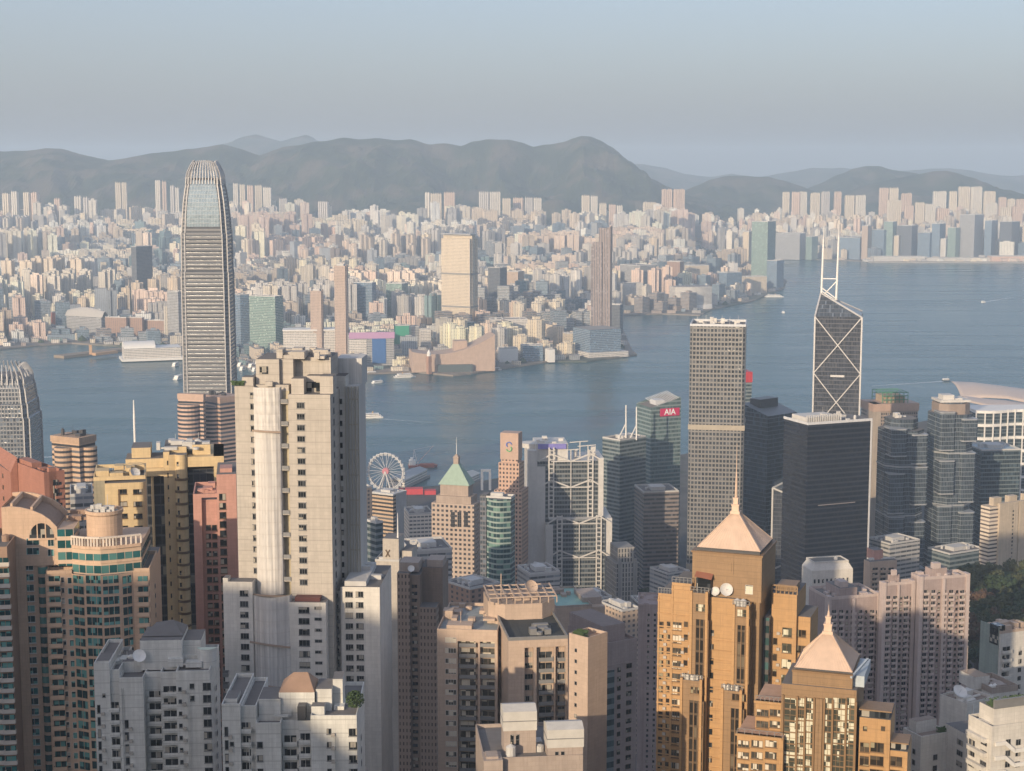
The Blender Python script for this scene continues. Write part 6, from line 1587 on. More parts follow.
cols(B, 'balcony', balc(3.4, 1.0, W_PEACHD, G_TEAL, plain('pale_rail', (.5, .45, .4), .6), .9, 2.0), 'R', [3], 565, 10.6); cols(B, 'balcony', balc(3.4, 1.0, W_PEACHD, G_TEAL, plain('pale_rail', (.5, .45, .4), .6), .9, 2.0), 'R', [-9], 565, 10.6)
cols(B, 'window', win(1.3, 1.3, FRG, G_DARK, 1, 1), 'RT', [17.5], 570, 10.6)
m = MB(); parapet(m, 0, w, 0, B.d, B.h, 1.0, .3); roof_clutter(m, 1, w - 1, 2, 20, B.h, 7, 'lt', 0, 2); B.part('roof_plant', m, [W_PEACHD]); B.finish()

# ---- 3. salmon flats, yellow flats, pink flats at the left
def salmon():
    B = near('apartment_tower', 'salmon red flats with a flat cluttered roof, far left behind the arched gable', 44, 64.5, 640, 38, 476, None, xl=9)
    w, d, h = B.w, B.d, B.h; m = MB(); m.box(0, w, 0, d, 0, h, 0, 1, bottom=False); m.box(w * .25, w * .6, -.0, 2, 0, h + 3, 0, 1); B.part('tower_body', m, [W_SALM, ROOFM])
    m = MB(); m.box(w * .42, w * .62, -.4, .5, 0, h - 2, 0); B.part('dark_glass_strip', m, [G_DARK])
    cols(B, 'window', win(2.2, 2.4, FRB, G_DARK, 2, 1), 'L', [33], 502, 11); cols(B, 'window', win(1.8, 1.6, FRB, G_DARK, 1, 1), 'L', [15], 500, 11)
    cols(B, 'balcony', balc(3.2, 1.2, W_SALM, G_DARK, W_SALM, .9, 2), 'R', [58.5], 487, 10.5)
    m = MB(); parapet(m, 0, w, 0, d, h, 1.4, .4); m.box(1, w * .6, d * .4, d * .8, h, h + 3); roof_clutter(m, 1, w - 1, 1, d - 1, h, 12, 'sal', 0, 2.5); B.part('roof_plant', m, [W_SALM]); B.finish()
    B = near('apartment_tower', 'salmon flats with a sloping curved roof edge cut by the left picture edge', 10, 17, 660, 30, 458, None, xl=-22)
    w, d, h = B.w, B.d, B.h; m = MB(); m.box(0, w, 0, d, 0, h - 6, 0, 1, bottom=False); m.face([(0, 0, h - 6), (w, 0, h - 6), (w, 0, h)], 0); m.face([(0, d, h - 4), (0, 0, h - 6), (w, 0, h), (w, d, h)], 0); B.part('tower_body', m, [W_SALM, ROOFM])
    cols(B, 'window', win(2, 1.8, FRB, G_DARK, 2, 1), 'L', [3], 478, 11); B.finish()
salmon()
def yellow():
    B = near('apartment_tower', 'yellow flats with banded windows, lower block in front of the mast', 93.5, 145.5, 500, 12, 481, 22)
    U = lambda px: PX(B, px, 520); w, d, h = B.w, B.d, B.h
    m = MB(); m.box(0, U(106), 0, d, 0, h, 1, 2, bottom=False); m.prism([(U(106), -.8)] + arc(w - 2, 1.2, 2, 270, 360, 5) + [(w, d), (U(106), d)], 0, h - .8, 0, 2, bottom=False); B.part('tower_body', m, [W_YEL, wall('khaki_shade', (.40, .36, .26)), ROOFM])  # left strip of the block has a greenish khaki wall
    m = MB(); m.box(U(119), U(120.6), -1.1, 0, 0, h - 3); B.part('drain_strip', m, [FRB])
    wy = win(2.6, 1.5, FRB, G_DARK, 2, 1, sill=.3); F = ((U(106), -.8), (w, -.8)); cols(B, 'window', wy, F, [122.5, 137.5], 494, 12.2)
    m = MB(); parapet(m, 0, w, 0, d, h, 1.2, .4); m.box(U(97), U(110), 3, 9, h, h + 2.5); roof_clutter(m, U(108), w, 2, d - 2, h, 14, 'yl', 0, 2.2); B.part('roof_plant', m, [W_YEL])
    dish(B.root, 'satellite_dish', U(136), 2.5, h, 1.6, -60, mat=plain('dish_grey', (.5, .5, .5), .5)); B.finish()
    B = near('apartment_tower', 'taller yellow flats with dark glass recesses and a rounded bay', 126, 224, 540, 10, 470, 26)
    U = lambda px: PX(B, px, 520); Z = lambda r: B.uz('R', 170, r)[1]; w, d = B.w, B.d
    nav = facade('navy_recess_glass', (.06, .065, .075), (.02, .025, .035), 3.5, 2.2, .92, .8, gl=(.25, .24, .2), light=.06, rough_g=.15)
    m = MB(); m.box(0, w, 3, d, 0, Z(472), 0, 2, bottom=False); B.part('glass_recess', m, [nav, W_YEL, ROOFM])
    m = MB(); m.box(U(165), U(171), .6, d, 0, Z(452), 0, 1); m.prism([(U(170), 0)] + arc((U(176) + U(189)) / 2 , 1.2, (U(189) - U(177)) / 2, 200, 360, 10) + [(U(189), d), (U(170), d)], 0, Z(455), 0, 1, cum=True); m.box(U(215), w, 1, d, 0, Z(458), 0, 1); m.box(U(152), U(154.5), 2.2, 4, 0, Z(472), 0); B.part('yellow_piers', m, [W_YEL, ROOFM])
    m = MB(); m.box(0, U(166), .5, d, Z(476), Z(468), 0); m.box(U(189), w, .8, d, Z(468), Z(458), 0); B.part('top_beam', m, [W_YEL])
    m = MB(); m.box(U(127), U(165), 2, 14, Z(469), Z(459), 0, 1); m.box(U(133), U(152), 4, 16, Z(459), Z(449), 0, 1); m.box(U(194), U(212), 5, 15, Z(459), Z(448), 0, 1); m.box(U(166), U(188), 4, 15, Z(455), Z(449), 0, 1); B.part('penthouse', m, [W_YEL, ROOFM])
    m = MB(); roof_clutter(m, U(156), U(212), 2, 16, Z(452), 22, 'yr', 0, 2.6); B.part('roof_plant', m, [PLANT])
    cx, rr_ = (U(176) + U(189)) / 2, (U(189) - U(177)) / 2
    for k in range(14):
        z = Z(480 + 12.2 * k); m = MB(); A = arc(cx, 1.2, rr_ + .35, 190, 350, 10); m.prism(A + [(U(188), 2), (U(171), 2)], z - .3, z + .5, 0, bottom=True); B.part('balcony_band', m, [FRB])
    cols(B, 'window', win(1.9, 1.5, FRB, G_DARK, 1, 1), ((U(165), .6), (U(171), .6)), [170], 465, 12.2); cols(B, 'window', win(1.5, 1.4, FRB, G_DARK, 1, 1), ((U(176), -.6), (U(189), -.6)), [179], 466, 12.2)
    B.finish()
yellow()
def pink():
    B = near('apartment_tower', 'slim pink flats stepping up in two heights, just left of the netted white tower', 193, 217, 500, 9, 498, 20)
    U = lambda px: PX(B, px, 560); Z = lambda r: B.uz('R', 210, r)[1]; w, d = B.w, B.d
    m = MB(); m.box(0, U(203), 0, d, 0, B.h, 0, 1, bottom=False); m.box(U(203), w, 1.6, d, 0, B.h - 1, 0, 1, bottom=False); m.box(w, U(238), -1.2, d, 0, Z(474), 0, 1, bottom=False); B.part('tower_body', m, [W_PINK, ROOFM])
    F = ((U(203), 1.6), (w, 1.6)); me = win(1.5, 1.6, FRB, G_DARK, 1, 1, sill=.2); cols(B, 'window', me, F, [208.5, 214.5], 530, 8.7); F2 = ((w, -1.2), (U(238), -1.2)); cols(B, 'window', win(2.0, 2.0, FRB, G_DARK, 1, 1, sill=.2), F2, [222.5], 500, 9.2)
    m = MB(); parapet(m, 0, w, 0, d, B.h, 1.2, .4); m.box(w + 1, U(234), 2, 9, Z(474), Z(470)); roof_clutter(m, 1, w, 2, d, B.h, 6, 'pk', 0, 2); B.part('roof_plant', m, [W_PINK]); B.finish()
pink()

# ---- 4. two white blocks at the bottom left
def white_low(label, x0, x1, Y, a, top, blocks, depth, winspec, balspec, sp, pent, seed, extra=None):
    B = near('apartment_block', label, x0, x1, Y, a, top, depth)
    U = lambda px: PX(B, px, 720); Z = lambda r, px=(x0 + x1) / 2: B.uz('R', px, r)[1]; d = B.d
    m = MB()
    for p0, p1, r, o, i in blocks: m.box(U(p0), U(p1), -o, i, 0, Z(r), 0, 1, bottom=False)
    B.part('block_body', m, [W_WHITE, ROOFM])
    for px, off, r0, wd, hh, nx, n in winspec:
        cols(B, 'window', win(wd, hh, FRG, G_DARK, nx, 1, sill=.12), ((0, -off), (B.w, -off)), [px], r0, sp, n)
    for px, off, r0, wd in balspec:
        cols(B, 'balcony', balc(wd, 1.1, W_WHITE, G_DARK, W_WHITE, .85, 2.1), ((0, -off), (B.w, -off)), [px], r0, sp)
    for p0, p1, r0, r1, y0, y1 in pent: m = MB(); m.box(U(p0), U(p1), y0, y1, Z(r0), Z(r1), 0, 1); B.part('roof_house', m, [W_WHITE, ROOFM])
    for px, off, r0, wd, hh, nx, n in winspec:
        if n is None and wd < 1.3: cols(B, 'air_conditioner', AC, ((0, -off), (B.w, -off)), [px + 4.2], r0 + 1.5, sp)
    for px in (x0 + 27, x1 - 22):
        m = MB(); u = U(px); m.tube((u, -1.35, 0), (u, -1.35, Z(top + 14)), .09, n=6); m.tube((u + .45, -1.35, 0), (u + .45, -1.35, Z(top + 14)), .07, n=6); B.part('drain_pipe', m, [W_WHITE])
    m = MB(); roof_clutter(m, U(x0 + 4), U(x1 - 6), 2, d - 3, Z(top), 22, seed, 0, 2.2)
    for p0, p1, r, o, i in blocks: parapet(m, U(p0), U(p1), -o, i, Z(r), .9, .25)
    B.part('roof_plant', m, [W_WHITE])
    if extra: extra(B, U, Z)
    B.finish(); return B
def ex1(B, U, Z):
    dish(B.root, 'satellite_dish', U(139), 3, Z(666), 1.7, -70)
    m = MB(); A = arc((U(196) + U(216)) / 2, 6, (U(216) - U(196)) / 2, 180, 360, 10); m.prism(A, Z(674), Z(655), 0, 1, cum=True); B.part('curved_screen', m, [W_WHITE, plain('pale_green_roof', (.5, .56, .46), .6)])
    m = MB(); x0, x1 = U(139), U(181); z = Z(645); m.face([(x0, 8, z), (x1, 8, z), ((x0+x1)/2 + 2, 14, z + 2.6), (x0 + 3, 14, z + 2.0)]); m.face([(x1, 8, z), (x1, 18, z), ((x0+x1)/2 + 2, 14, z + 2.6)]); B.part('hipped_roof', m, [ROOFM])
    cols(B, 'window', win(1.4, 1.3, FRG, G_DARK, 1, 1), 'RT', [216], 690, 12.2)
    cols(B, 'balcony', balc(2.6, 1.5, GREYC, G_DARK, FRG, .9, 2), 'RT', [223], 675, 12.2, 9)
white_low('weathered white block with stacked balconies and a rooftop dish, bottom left corner', 96.5, 211, 400, 4, 672, [(96.5, 112, 664, 1.2, 20), (112, 121, 672, .2, 20), (121, 145, 679, 1.2, 20), (145, 161, 678, -2.5, 20), (161, 177.5, 677, -1.2, 20), (177.5, 211, 674, .8, 22)], 24,
    [(99, 1.2, 713, .75, 2.1, 1, None), (104, 1.2, 697, .7, .9, 1, 1), (126.5, 1.2, 728, 1.1, 2.1, 1, None), (192, .8, 688.5, 1.1, 1.3, 1, 2), (180, .8, 691, .8, 1.0, 1, None), (207, .8, 690, 2.0, 1.9, 2, None)],
    [(115, .2, 710, 2.5), (155.0, -2.5, 699, 3.3), (170, -1.2, 694, 3.7)], 12.2, [(139, 181, 676, 646, 5, 18), (181, 199, 672, 650, 8, 18), (120, 140, 679, 668, 6, 16), (97, 110, 664, 661, 1, 8)], 'w1', ex1)
def ex2(B, U, Z):
    m = MB(); x0, x1 = U(277), U(313); z = Z(698); zt = Z(684)
    m.face([(x0, 4, z), (x1, 4, z), (x1 - 2, 9, zt), (x0 + 3, 9, zt)]); m.face([(x0, 14, z), (x0, 4, z), (x0 + 3, 9, zt)]); m.face([(x1, 4, z), (x1, 14, z), (x1 - 2, 9, zt)]); m.face([(x1, 14, z), (x0, 14, z), (x0 + 3, 9, zt), (x1 - 2, 9, zt)]); B.part('tiled_roof', m, [plain('brown_tiles', (.34, .22, .15), .9)])
    m = MB(); m.box(U(297), U(305), 1, 4, Z(722), Z(708)); B.part('black_tank', m, [DARKM])
    m = MB(); rr = random.Random(5); cx = U(354); z = Z(704)
    for _ in range(900):
        a, q, e = rr.uniform(0, 6.28), rr.random() ** .5 * 2.2, rr.uniform(-1.6, 1.8); s = rr.uniform(.12, .3); k = math.sqrt(max(0, 1 - (e / 2) ** 2)); x, y, zz = cx + q * k * math.cos(a), 3 + q * k * math.sin(a), z + e
        v = Vector((rr.uniform(-1, 1), rr.uniform(-1, 1), rr.uniform(-1, 1))).normalized(); t = v.orthogonal().normalized() * s; b2 = v.cross(t); p = Vector((x, y, zz)); m.face([p - t, p + b2, p + t, p - b2])
    B.part('roof_shrub', m, [LEAF])
    cols(B, 'window', win(1.3, 1.3, FRG, G_DARK, 1, 1), 'RT', [361], 740, 13.4)
white_low('weathered white block with a brown tiled roof house and a roof shrub, bottom centre left', 222.5, 357, 366, 1, 722, [(222.5, 241, 706, 1.0, 22), (241, 256, 710, -.6, 22), (256, 281, 725, 1.0, 22), (281, 298, 727, -2.0, 22), (298, 311, 726, -1.0, 22), (311, 357, 718, .9, 24)], 25,
    [(226.5, 1.0, 736, .8, 2.2, 1, None), (232, 1.0, 746, .9, 1.0, 1, 1), (260, 1.0, 748, 1.3, 1.5, 1, None), (329, .9, 734, 1.0, 1.3, 1, None), (353, .9, 736, 1.9, 1.8, 2, None)],
    [(246, -.6, 731, 2.7), (290.5, -2.0, 744, 3.3), (305.3, -1.0, 742, 2.7)], 13.4, [(277, 313, 726, 698, 4, 14), (257, 279, 725, 703, 3, 12), (314, 330, 718, 696, 5, 13), (311, 324, 722, 708, 1, 4), (330, 340, 718, 690, 8, 14), (224, 236, 706, 701, 2, 8)], 'w2', ex2)

# ---- 5. behind: slim church-like white tower, brown ribbed tower
def whitex():
    B = near('office_tower', 'narrow white stepped tower with a thin rooftop spire, right of the netted tower', 375, 399, 830, -8, 561, 20); w, d, h = B.w, B.d, B.h
    U = lambda px: PX(B, px, 600); Z = lambda r: B.uz('R', 388, r)[1]
    m = MB(); m.box(0, w, 0, d, 0, h, 0, 1, bottom=False); m.box(U(382), U(398), 3, d - 3, h, Z(540), 0, 1); m.box(w, U(410), 6, d, 0, Z(553), 0, 1); B.part('tower_body', m, [wall('chalk_white', (.66, .60, .52)), ROOFM])
    m = MB(); zz = Z(556); m.bar((U(385), 2.7, Z(558)), (U(389), 2.7, Z(551)), .5); m.bar((U(389), 2.7, Z(558)), (U(385), 2.7, Z(551)), .5); B.part('crossed_lattice', m, [FRB])
    m = MB(); cx = U(396); m.tube((cx, 6, Z(540)), (cx, 6, Z(515)), .5, .15, 6); B.part('spire', m, [WHITE])
    cols(B, 'window', win(1.2, 1.4, FRG, G_TEAL, 1, 1), 'RT', [401], 640, 8); m = MB(); parapet(m, 0, w, 0, d, h, 1, .4); roof_clutter(m, 1, w, 1, d, h, 5, 'wx', 0, 2); B.part('roof_plant', m, [PLANT]); B.finish()
    B = near('apartment_tower', 'brown ribbed tower with one dark strip of windows, left of the beige flats', 397, 419, 690, -6, 573, 26); w, d, h = B.w, B.d, B.h
    U = lambda px: PX(B, px, 640); Z = lambda r: B.uz('R', 410, r)[1]
    rib = facade('brown_rib_facade', (.33, .245, .19), (.12, .09, .075), 3.0, 1.5, .4, .5, rough_w=.8, light=.02)
    m = MB(); m.box(0, U(410), 0, d, 0, h, 0, 1, bottom=False); m.box(U(410), w, 1.4, d, 0, h - 1, 2, 1, bottom=False); m.box(w, U(436), .3, d, 0, Z(607), 0, 1, bottom=False); m.box(w, U(440), 9, d, 0, Z(572), 2, 1, bottom=False); B.part('tower_body', m, [rib, ROOFM, W_BRN])
    cols(B, 'window', win(2.4, 1.5, FRB, G_DARK, 2, 1), ((U(410), 1.4), (w, 1.4)), [414.5], 588, 7.0)
    m = MB(); m.box(U(399), U(418), 3, 14, h, h + 4); m.box(U(424), U(440), 10, 20, Z(572), Z(565)); roof_clutter(m, 1, U(438), 10, d, Z(572), 10, 'br', 0, 2.5); B.part('roof_plant', m, [W_BEI2])
    dish(B.root, 'satellite_dish', U(411), 2, h, 1.5, -80); B.finish()
whitex()

# ---- 6. beige flats in the centre
def beige():
    B = near('apartment_tower', 'beige flats with three columns of glazed balconies and a blue grey roof deck', 437, 497.5, 470, -5, 632, 30); w, d, h = B.w, B.d, B.h
    U = lambda px: PX(B, px, 680); Z = lambda r: B.uz('R', 465, r)[1]
    m = MB(); m.box(0, U(457.8), 0, d, 0, h, 0, 1, bottom=False); m.box(U(457.8), w, 1.6, d, 0, h - .1, 0, 1, bottom=False); m.box(U(457.8), w, 0, 1.6, h - 2.6, h, 0, 1); m.box(U(478.2), U(480), 0, 1.6, 0, h - 2.6, 0); m.box(w - .8, w, 0, 1.6, 0, h - 2.6, 0); m.box(w, U(509), 5, d, 0, h - 3, 0, 1, bottom=False); B.part('tower_body', m, [W_BEI, plain('blue_grey_deck', (.26, .29, .30), .8)])
    cols(B, 'window', win(3.2, 1.5, FRW, G_CURT, 4, 1), 'R', [450.7], 642.5, 10.45)
    F = ((0, 1.6), (w, 1.6)); cols(B, 'balcony', balc(5.0, 1.5, W_BEI2, G_CURT, FRG, .9, 2.2), F, [468], 645, 10.45); cols(B, 'balcony', balc(4.4, 1.5, W_BEI2, G_CURT, FRG, .9, 2.2), F, [488], 645, 10.45)
    F = ((w, 5), (w + 4, 5)); cols(B, 'balcony', balc(2.4, 1.3, W_BEI2, G_DARK, W_BEI, .9, 2.1), F, [503], 648, 10.45)
    m = MB(); parapet(m, 0, w, 0, d, h, 1.0, .3); m.box(U(446), U(471), 2, 7, h, h + 1.6); m.box(U(437), U(447), 14, 18, h, h + 2.6); m.box(U(480), U(492), 9, 12, h + 1.2, h + 1.8); m.tube((U(459), 5, h), (U(459), 5, h + 5), .1, n=5); roof_clutter(m, 1, w - 1, 10, d - 1, h, 10, 'bg', 0, 1.6); B.part('roof_plant', m, [W_BEI]); B.finish()
    # second: two wings round an octagonal head
    B = near('apartment_tower', 'beige flats with dark roof terrace and an octagonal pink roof house with trellis', 508.5, 568, 455, 8, 641, 26); w, d, h = B.w, B.d, B.h
    U = lambda px: PX(B, px, 690); Z = lambda r: B.uz('R', 540, r)[1]
    m = MB(); m.box(0, U(524.5), 0, d, 0, h, 0, 1, bottom=False); m.box(U(524.5), w, 1.8, d, 0, h - .1, 0, 1, bottom=False); m.box(U(524.5), w, 0, 1.8, h - 2.2, h, 0, 1); m.box(U(533.5), U(536.5), 0, 1.8, 0, h - 2.2, 0); m.box(U(554), U(555.6), .3, 1.8, 0, h - 2.2, 0); m.box(w - .7, w, 0, 1.8, 0, h - 2.2, 0); B.part('tower_body', m, [W_BEI, plain('dark_felt', (.05, .055, .055), .9)])
    F = ((0, 1.8), (w, 1.8)); cols(B, 'window', win(2.4, 1.5, FRG, G_DARK, 3, 1), F, [529], 657, 11); cols(B, 'balcony', balc(4.2, 1.6, W_BEI2, G_DARK, FRG, .9, 2.2), F, [545.5], 659, 11); cols(B, 'balcony', balc(3.0, 1.6, W_BEI2, G_DARK, FRG, .9, 2.2), F, [562], 659, 11)
    m = MB(); parapet(m, 0, w, 0, d, h, 1.0, .3); roof_clutter(m, U(528), U(560), 4, 14, h, 10, 'b2', 0, 1.8); B.part('roof_plant', m, [FRG])
    F3 = ((0, 22), (1, 22)); V = lambda px: B.uz(F3, px, 620)[0]; zt, zb = B.uz(F3, 520, 604)[1], h - 6
    m = MB(); x0, x1 = V(490), V(557); c = 4.5; o = [(x0 + c, 22), (x1 - c, 22), (x1, 22 + c), (x1, 38), (x0, 38), (x0, 22 + c)]; m.prism(o, zb - 30, zt, 0, 1); B.part('roof_house', m, [W_BEI, plain('tan_roof', (.36, .28, .22), .85)])
    m = MB()
    for i in range(9): t = i / 8; m.bar((x0 + (x1 - x0) * t, 22.5, zt + 1.8), (x0 + (x1 - x0) * t, 37, zt + 2.2), .35); m.bar((x0 + (x1 - x0) * t, 22.5, zt), (x0 + (x1 - x0) * t, 22.5, zt + 1.8), .3)
    for y in (22.5, 27, 32, 37): m.bar((x0, y, zt + 2.0), (x1, y, zt + 2.0), .35)
    m.tube((V(502), 24, zt), (V(502), 24, zt + 9), .15, n=5); m.box(V(515), V(540), 26, 34, zt, zt + 1.4); B.part('trellis', m, [W_BEI])
    dish(B.root, 'satellite_dish', V(535), 30, zt + 1, 2.0, -70, mat=W_BEI); B.finish()
    B = near('apartment_tower', 'plain beige corner tower with tiny windows and a brown roof, right of dark terrace', 588, 607.5, 440, 46, 641, None, xl=569); w, d, h = B.w, B.d, B.h
    m = MB(); m.box(0, w, 0, d, 0, h, 0, 1, bottom=False); B.part('tower_body', m, [W_BEI, plain('rust_roof', (.26, .17, .12), .9)])
    cols(B, 'window', win(.8, 1.0, FRG, G_DARK, 1, 1), 'L', [576], 652, 11); m = MB(); parapet(m, 0, w, 0, d, h, .9, .3); B.part('parapet', m, [W_BEI]); m = MB(); m.tube((.5, d * .45, 0), (.5, d * .45, 1), .1); 
    m = MB(); rr = random.Random(6)
    for _ in range(260): x, y, z = rr.uniform(.5, w * .4), rr.uniform(d * .4, d - 1), h + rr.uniform(0, 1.5); s = rr.uniform(.15, .4); m.face([(x - s, y, z), (x + s, y - s, z), (x + s, y, z + s), (x - s, y + s, z + s)])
    B.part('roof_planting', m, [LEAF]); B.finish()
    B = near('apartment_tower', 'grey pink tower with dark window strips and panelled top, right of beige corner tower', 607, 637, 560, 30, 646, 26, cat='apartment tower'); w, d, h = B.w, B.d, B.h
    U = lambda px: PX(B, px, 700); m = MB(); m.box(0, w, 0, d, 0, h, 0, 1, bottom=False); m.box(w * .05, w * .8, 4, d, h, h + 6, 0, 1); B.part('tower_body', m, [W_PINKG, plain('brown_roof', (.25, .2, .18), .9)])
    m = MB(); m.box(.1, w * .24, -.3, .2, 0, h - 9, 0); B.part('dark_glass_strip', m, [f_dk])
    cols(B, 'window', win(1.4, 1.7, FRB, G_DARK, 1, 1), 'R', [619], 672, 9.2); cols(B, 'window', win(2.2, 1.7, FRB, G_DARK, 2, 1), 'R', [629], 668, 9.2)
    m = MB(); parapet(m, 0, w, 0, d, h, 1, .3); m.box(-.2, w + .2, -.2, .2, h - 7.6, h - 7.1); B.part('parapet', m, [W_PINKG]); B.finish()
    B = near('low_block', 'low block with a green pool deck roof and peach end wall, behind the beige flats', 556, 592, 650, 12, 608, 30, cat='block'); w, d, h = B.w, B.d, B.h
    m = MB(); m.box(0, w, 0, d, 0, h, 0, 1, bottom=False); m.box(w, w * 1.4, 2, d, 0, h - 1, 0, 0, bottom=False); B.part('block_body', m, [W_BEI, plain('green_pool_deck', (.25, .42, .36), .6)]); m = MB(); parapet(m, 0, w, 0, d, h, .8, .3); m.box(w * .85, w * 1.38, 6, d * .7, h - 1, h + 2); roof_clutter(m, 1, w * 1.3, 12, d, h, 7, 'gp', 0, 2); B.part('parapet', m, [W_BEI2]); B.finish()
    B = near('apartment_tower', 'slim mauve grey tower dotted with small windows, left of the golden tower', 638.5, 660, 880, -4, 606, 26); w, d, h = B.w, B.d, B.h
    m = MB(); m.box(0, w * .3, 1.0, d, 0, h, 0, 1, bottom=False); m.box(w * .3, w, 0, d, 0, h, 0, 1, bottom=False); B.part('tower_body', m, [W_PINKG, plain('pinkish_roof', (.35, .27, .25), .9)])
    cols(B, 'window', win(1.2, 1.4, FRB, G_DARK, 1, 1), 'R', [648.5, 655], 616, 5.3); m = MB(); parapet(m, 0, w, 0, d, h, 1, .4); roof_clutter(m, 1, w - 1, 2, d, h, 5, 'mv', 0, 2); B.part('roof_plant', m, [W_PINKG]); B.finish()
    # roof of a nearer block, bottom centre: two stair heads with white tanks
    B = near('apartment_block', 'beige block with two white capped stair heads, bottom centre', 484, 583, 372, 6, 762, 24, cat='apartment block'); w, d, h = B.w, B.d, B.h
    U = lambda px: PX(B, px, 750); Z = lambda r: B.uz('R', 530, r)[1]
    m = MB(); m.box(0, w, 0, d, 0, h, 0, 1, bottom=False); parapet(m, 0, w, 0, d, h, .9, .25); B.part('block_body', m, [W_BEI2, ROOFM])
    for px0, px1, r0, r1, y0 in ((504, 536, 731, 708, 5), (548, 583, 748, 726, .5)):
        F = ((0, y0), (1, y0)); q0, q1 = B.uz(F, px0, 740)[0], B.uz(F, px1, 740)[0]; z1, zt = B.uz(F, px0, r0)[1], B.uz(F, px0, r1)[1]
        m = MB(); m.box(q0, q1, y0, y0 + 6.5, h - 3, z1, 0, 1); o = B.part('stair_head', m, [W_BEI2, ROOFM])
        m = MB(); a, b_ = q0 - .2, q1 + .2; zz = zt - 1.0
        m.box(a, b_, y0 - .2, y0 + 6.7, z1, zz, 0); m.face([(a, y0 - .2, zz), (b_, y0 - .2, zz), (b_, y0 + 3, zt), (a, y0 + 3, zt)]); m.face([(a, y0 + 3, zt), (b_, y0 + 3, zt), (b_, y0 + 6.7, zz), (a, y0 + 6.7, zz)]); m.face([(a, y0 + 6.7, zz), (a, y0 - .2, zz), (a, y0 + 3, zt)]); m.face([(b_, y0 - .2, zz), (b_, y0 + 6.7, zz), (b_, y0 + 3, zt)])
        m.box(a - .1, b_ + .1, y0 - .3, y0 + 6.8, z1 + (zz - z1) * .5 - .1, z1 + (zz - z1) * .5 + .1, 1); wc = m.build('white_cap', [plain('weathered_cap', (.52, .50, .46), .8), FRG], B.root)
        for t in (.25, .42): B.put('window', win(.8, 2.6, FRG, G_DARK, 1, 2), ((0, y0), (60, y0)), q0 + (q1 - q0) * t, z1 - 3.6)
    m = MB(); roof_clutter(m, U(536), U(548), 2, 18, h, 8, 'bc', 0, 2); m.lathe(U(512), 2.6, [(1.2, h), (1.2, h + 2.6), (0, h + 3.3)], 10); B.part('roof_plant', m, [PLANT])
    m = MB(); m.box(U(483), U(502), -2, 4, 0, h + 1.0, 0); m.box(U(486), U(498), -1, 3, h + 1, h + 1.6, 0); B.part('left_bay', m, [W_BEI2]); B.finish()
beige()

# ---- 7. golden towers with pyramid roofs
def pyramid_roof(B, x0, x1, y0, y1, z0, zt, sp, name='pyramid_roof'):
    m = MB(); cx, cy = (x0 + x1) / 2, (y0 + y1) / 2; e = 1.15; lo = [(x0, y0), (x1, y0), (x1, y1), (x0, y1)]; hi = [(cx - e, cy - e), (cx + e, cy - e), (cx + e, cy + e), (cx - e, cy + e)]
    m.prism(lo, z0, zt, 0, poly1=hi, bottom=True)
    n = 18                                # standing seams
    for i in range(4):
        a, b_ = Vector((*lo[i], z0)), Vector((*lo[(i + 1) % 4], z0)); c, d_ = Vector((*hi[i], zt)), Vector((*hi[(i + 1) % 4], zt))
        for k in range(1, n): t = k / n; m.bar(a + (b_ - a) * t, c + (d_ - c) * t, .09, .14)
        m.bar(a, c, .28)
    o = B.part(name, m, [COPPER])
    m = MB(); z = zt
    for r, h in ((1.3, .8), (.95, 1.5), (1.1, .35), (.62, 1.5), (.75, .3)): m.box(cx - r, cx + r, cy - r, cy + r, z, z + h); z += h
    m.lathe(cx, cy, [(.40, z), (.26, z + (sp - z) * .35), (.11, z + (sp - z) * .5), (.04, sp)], 8); B.part('spire', m, [COPPER])
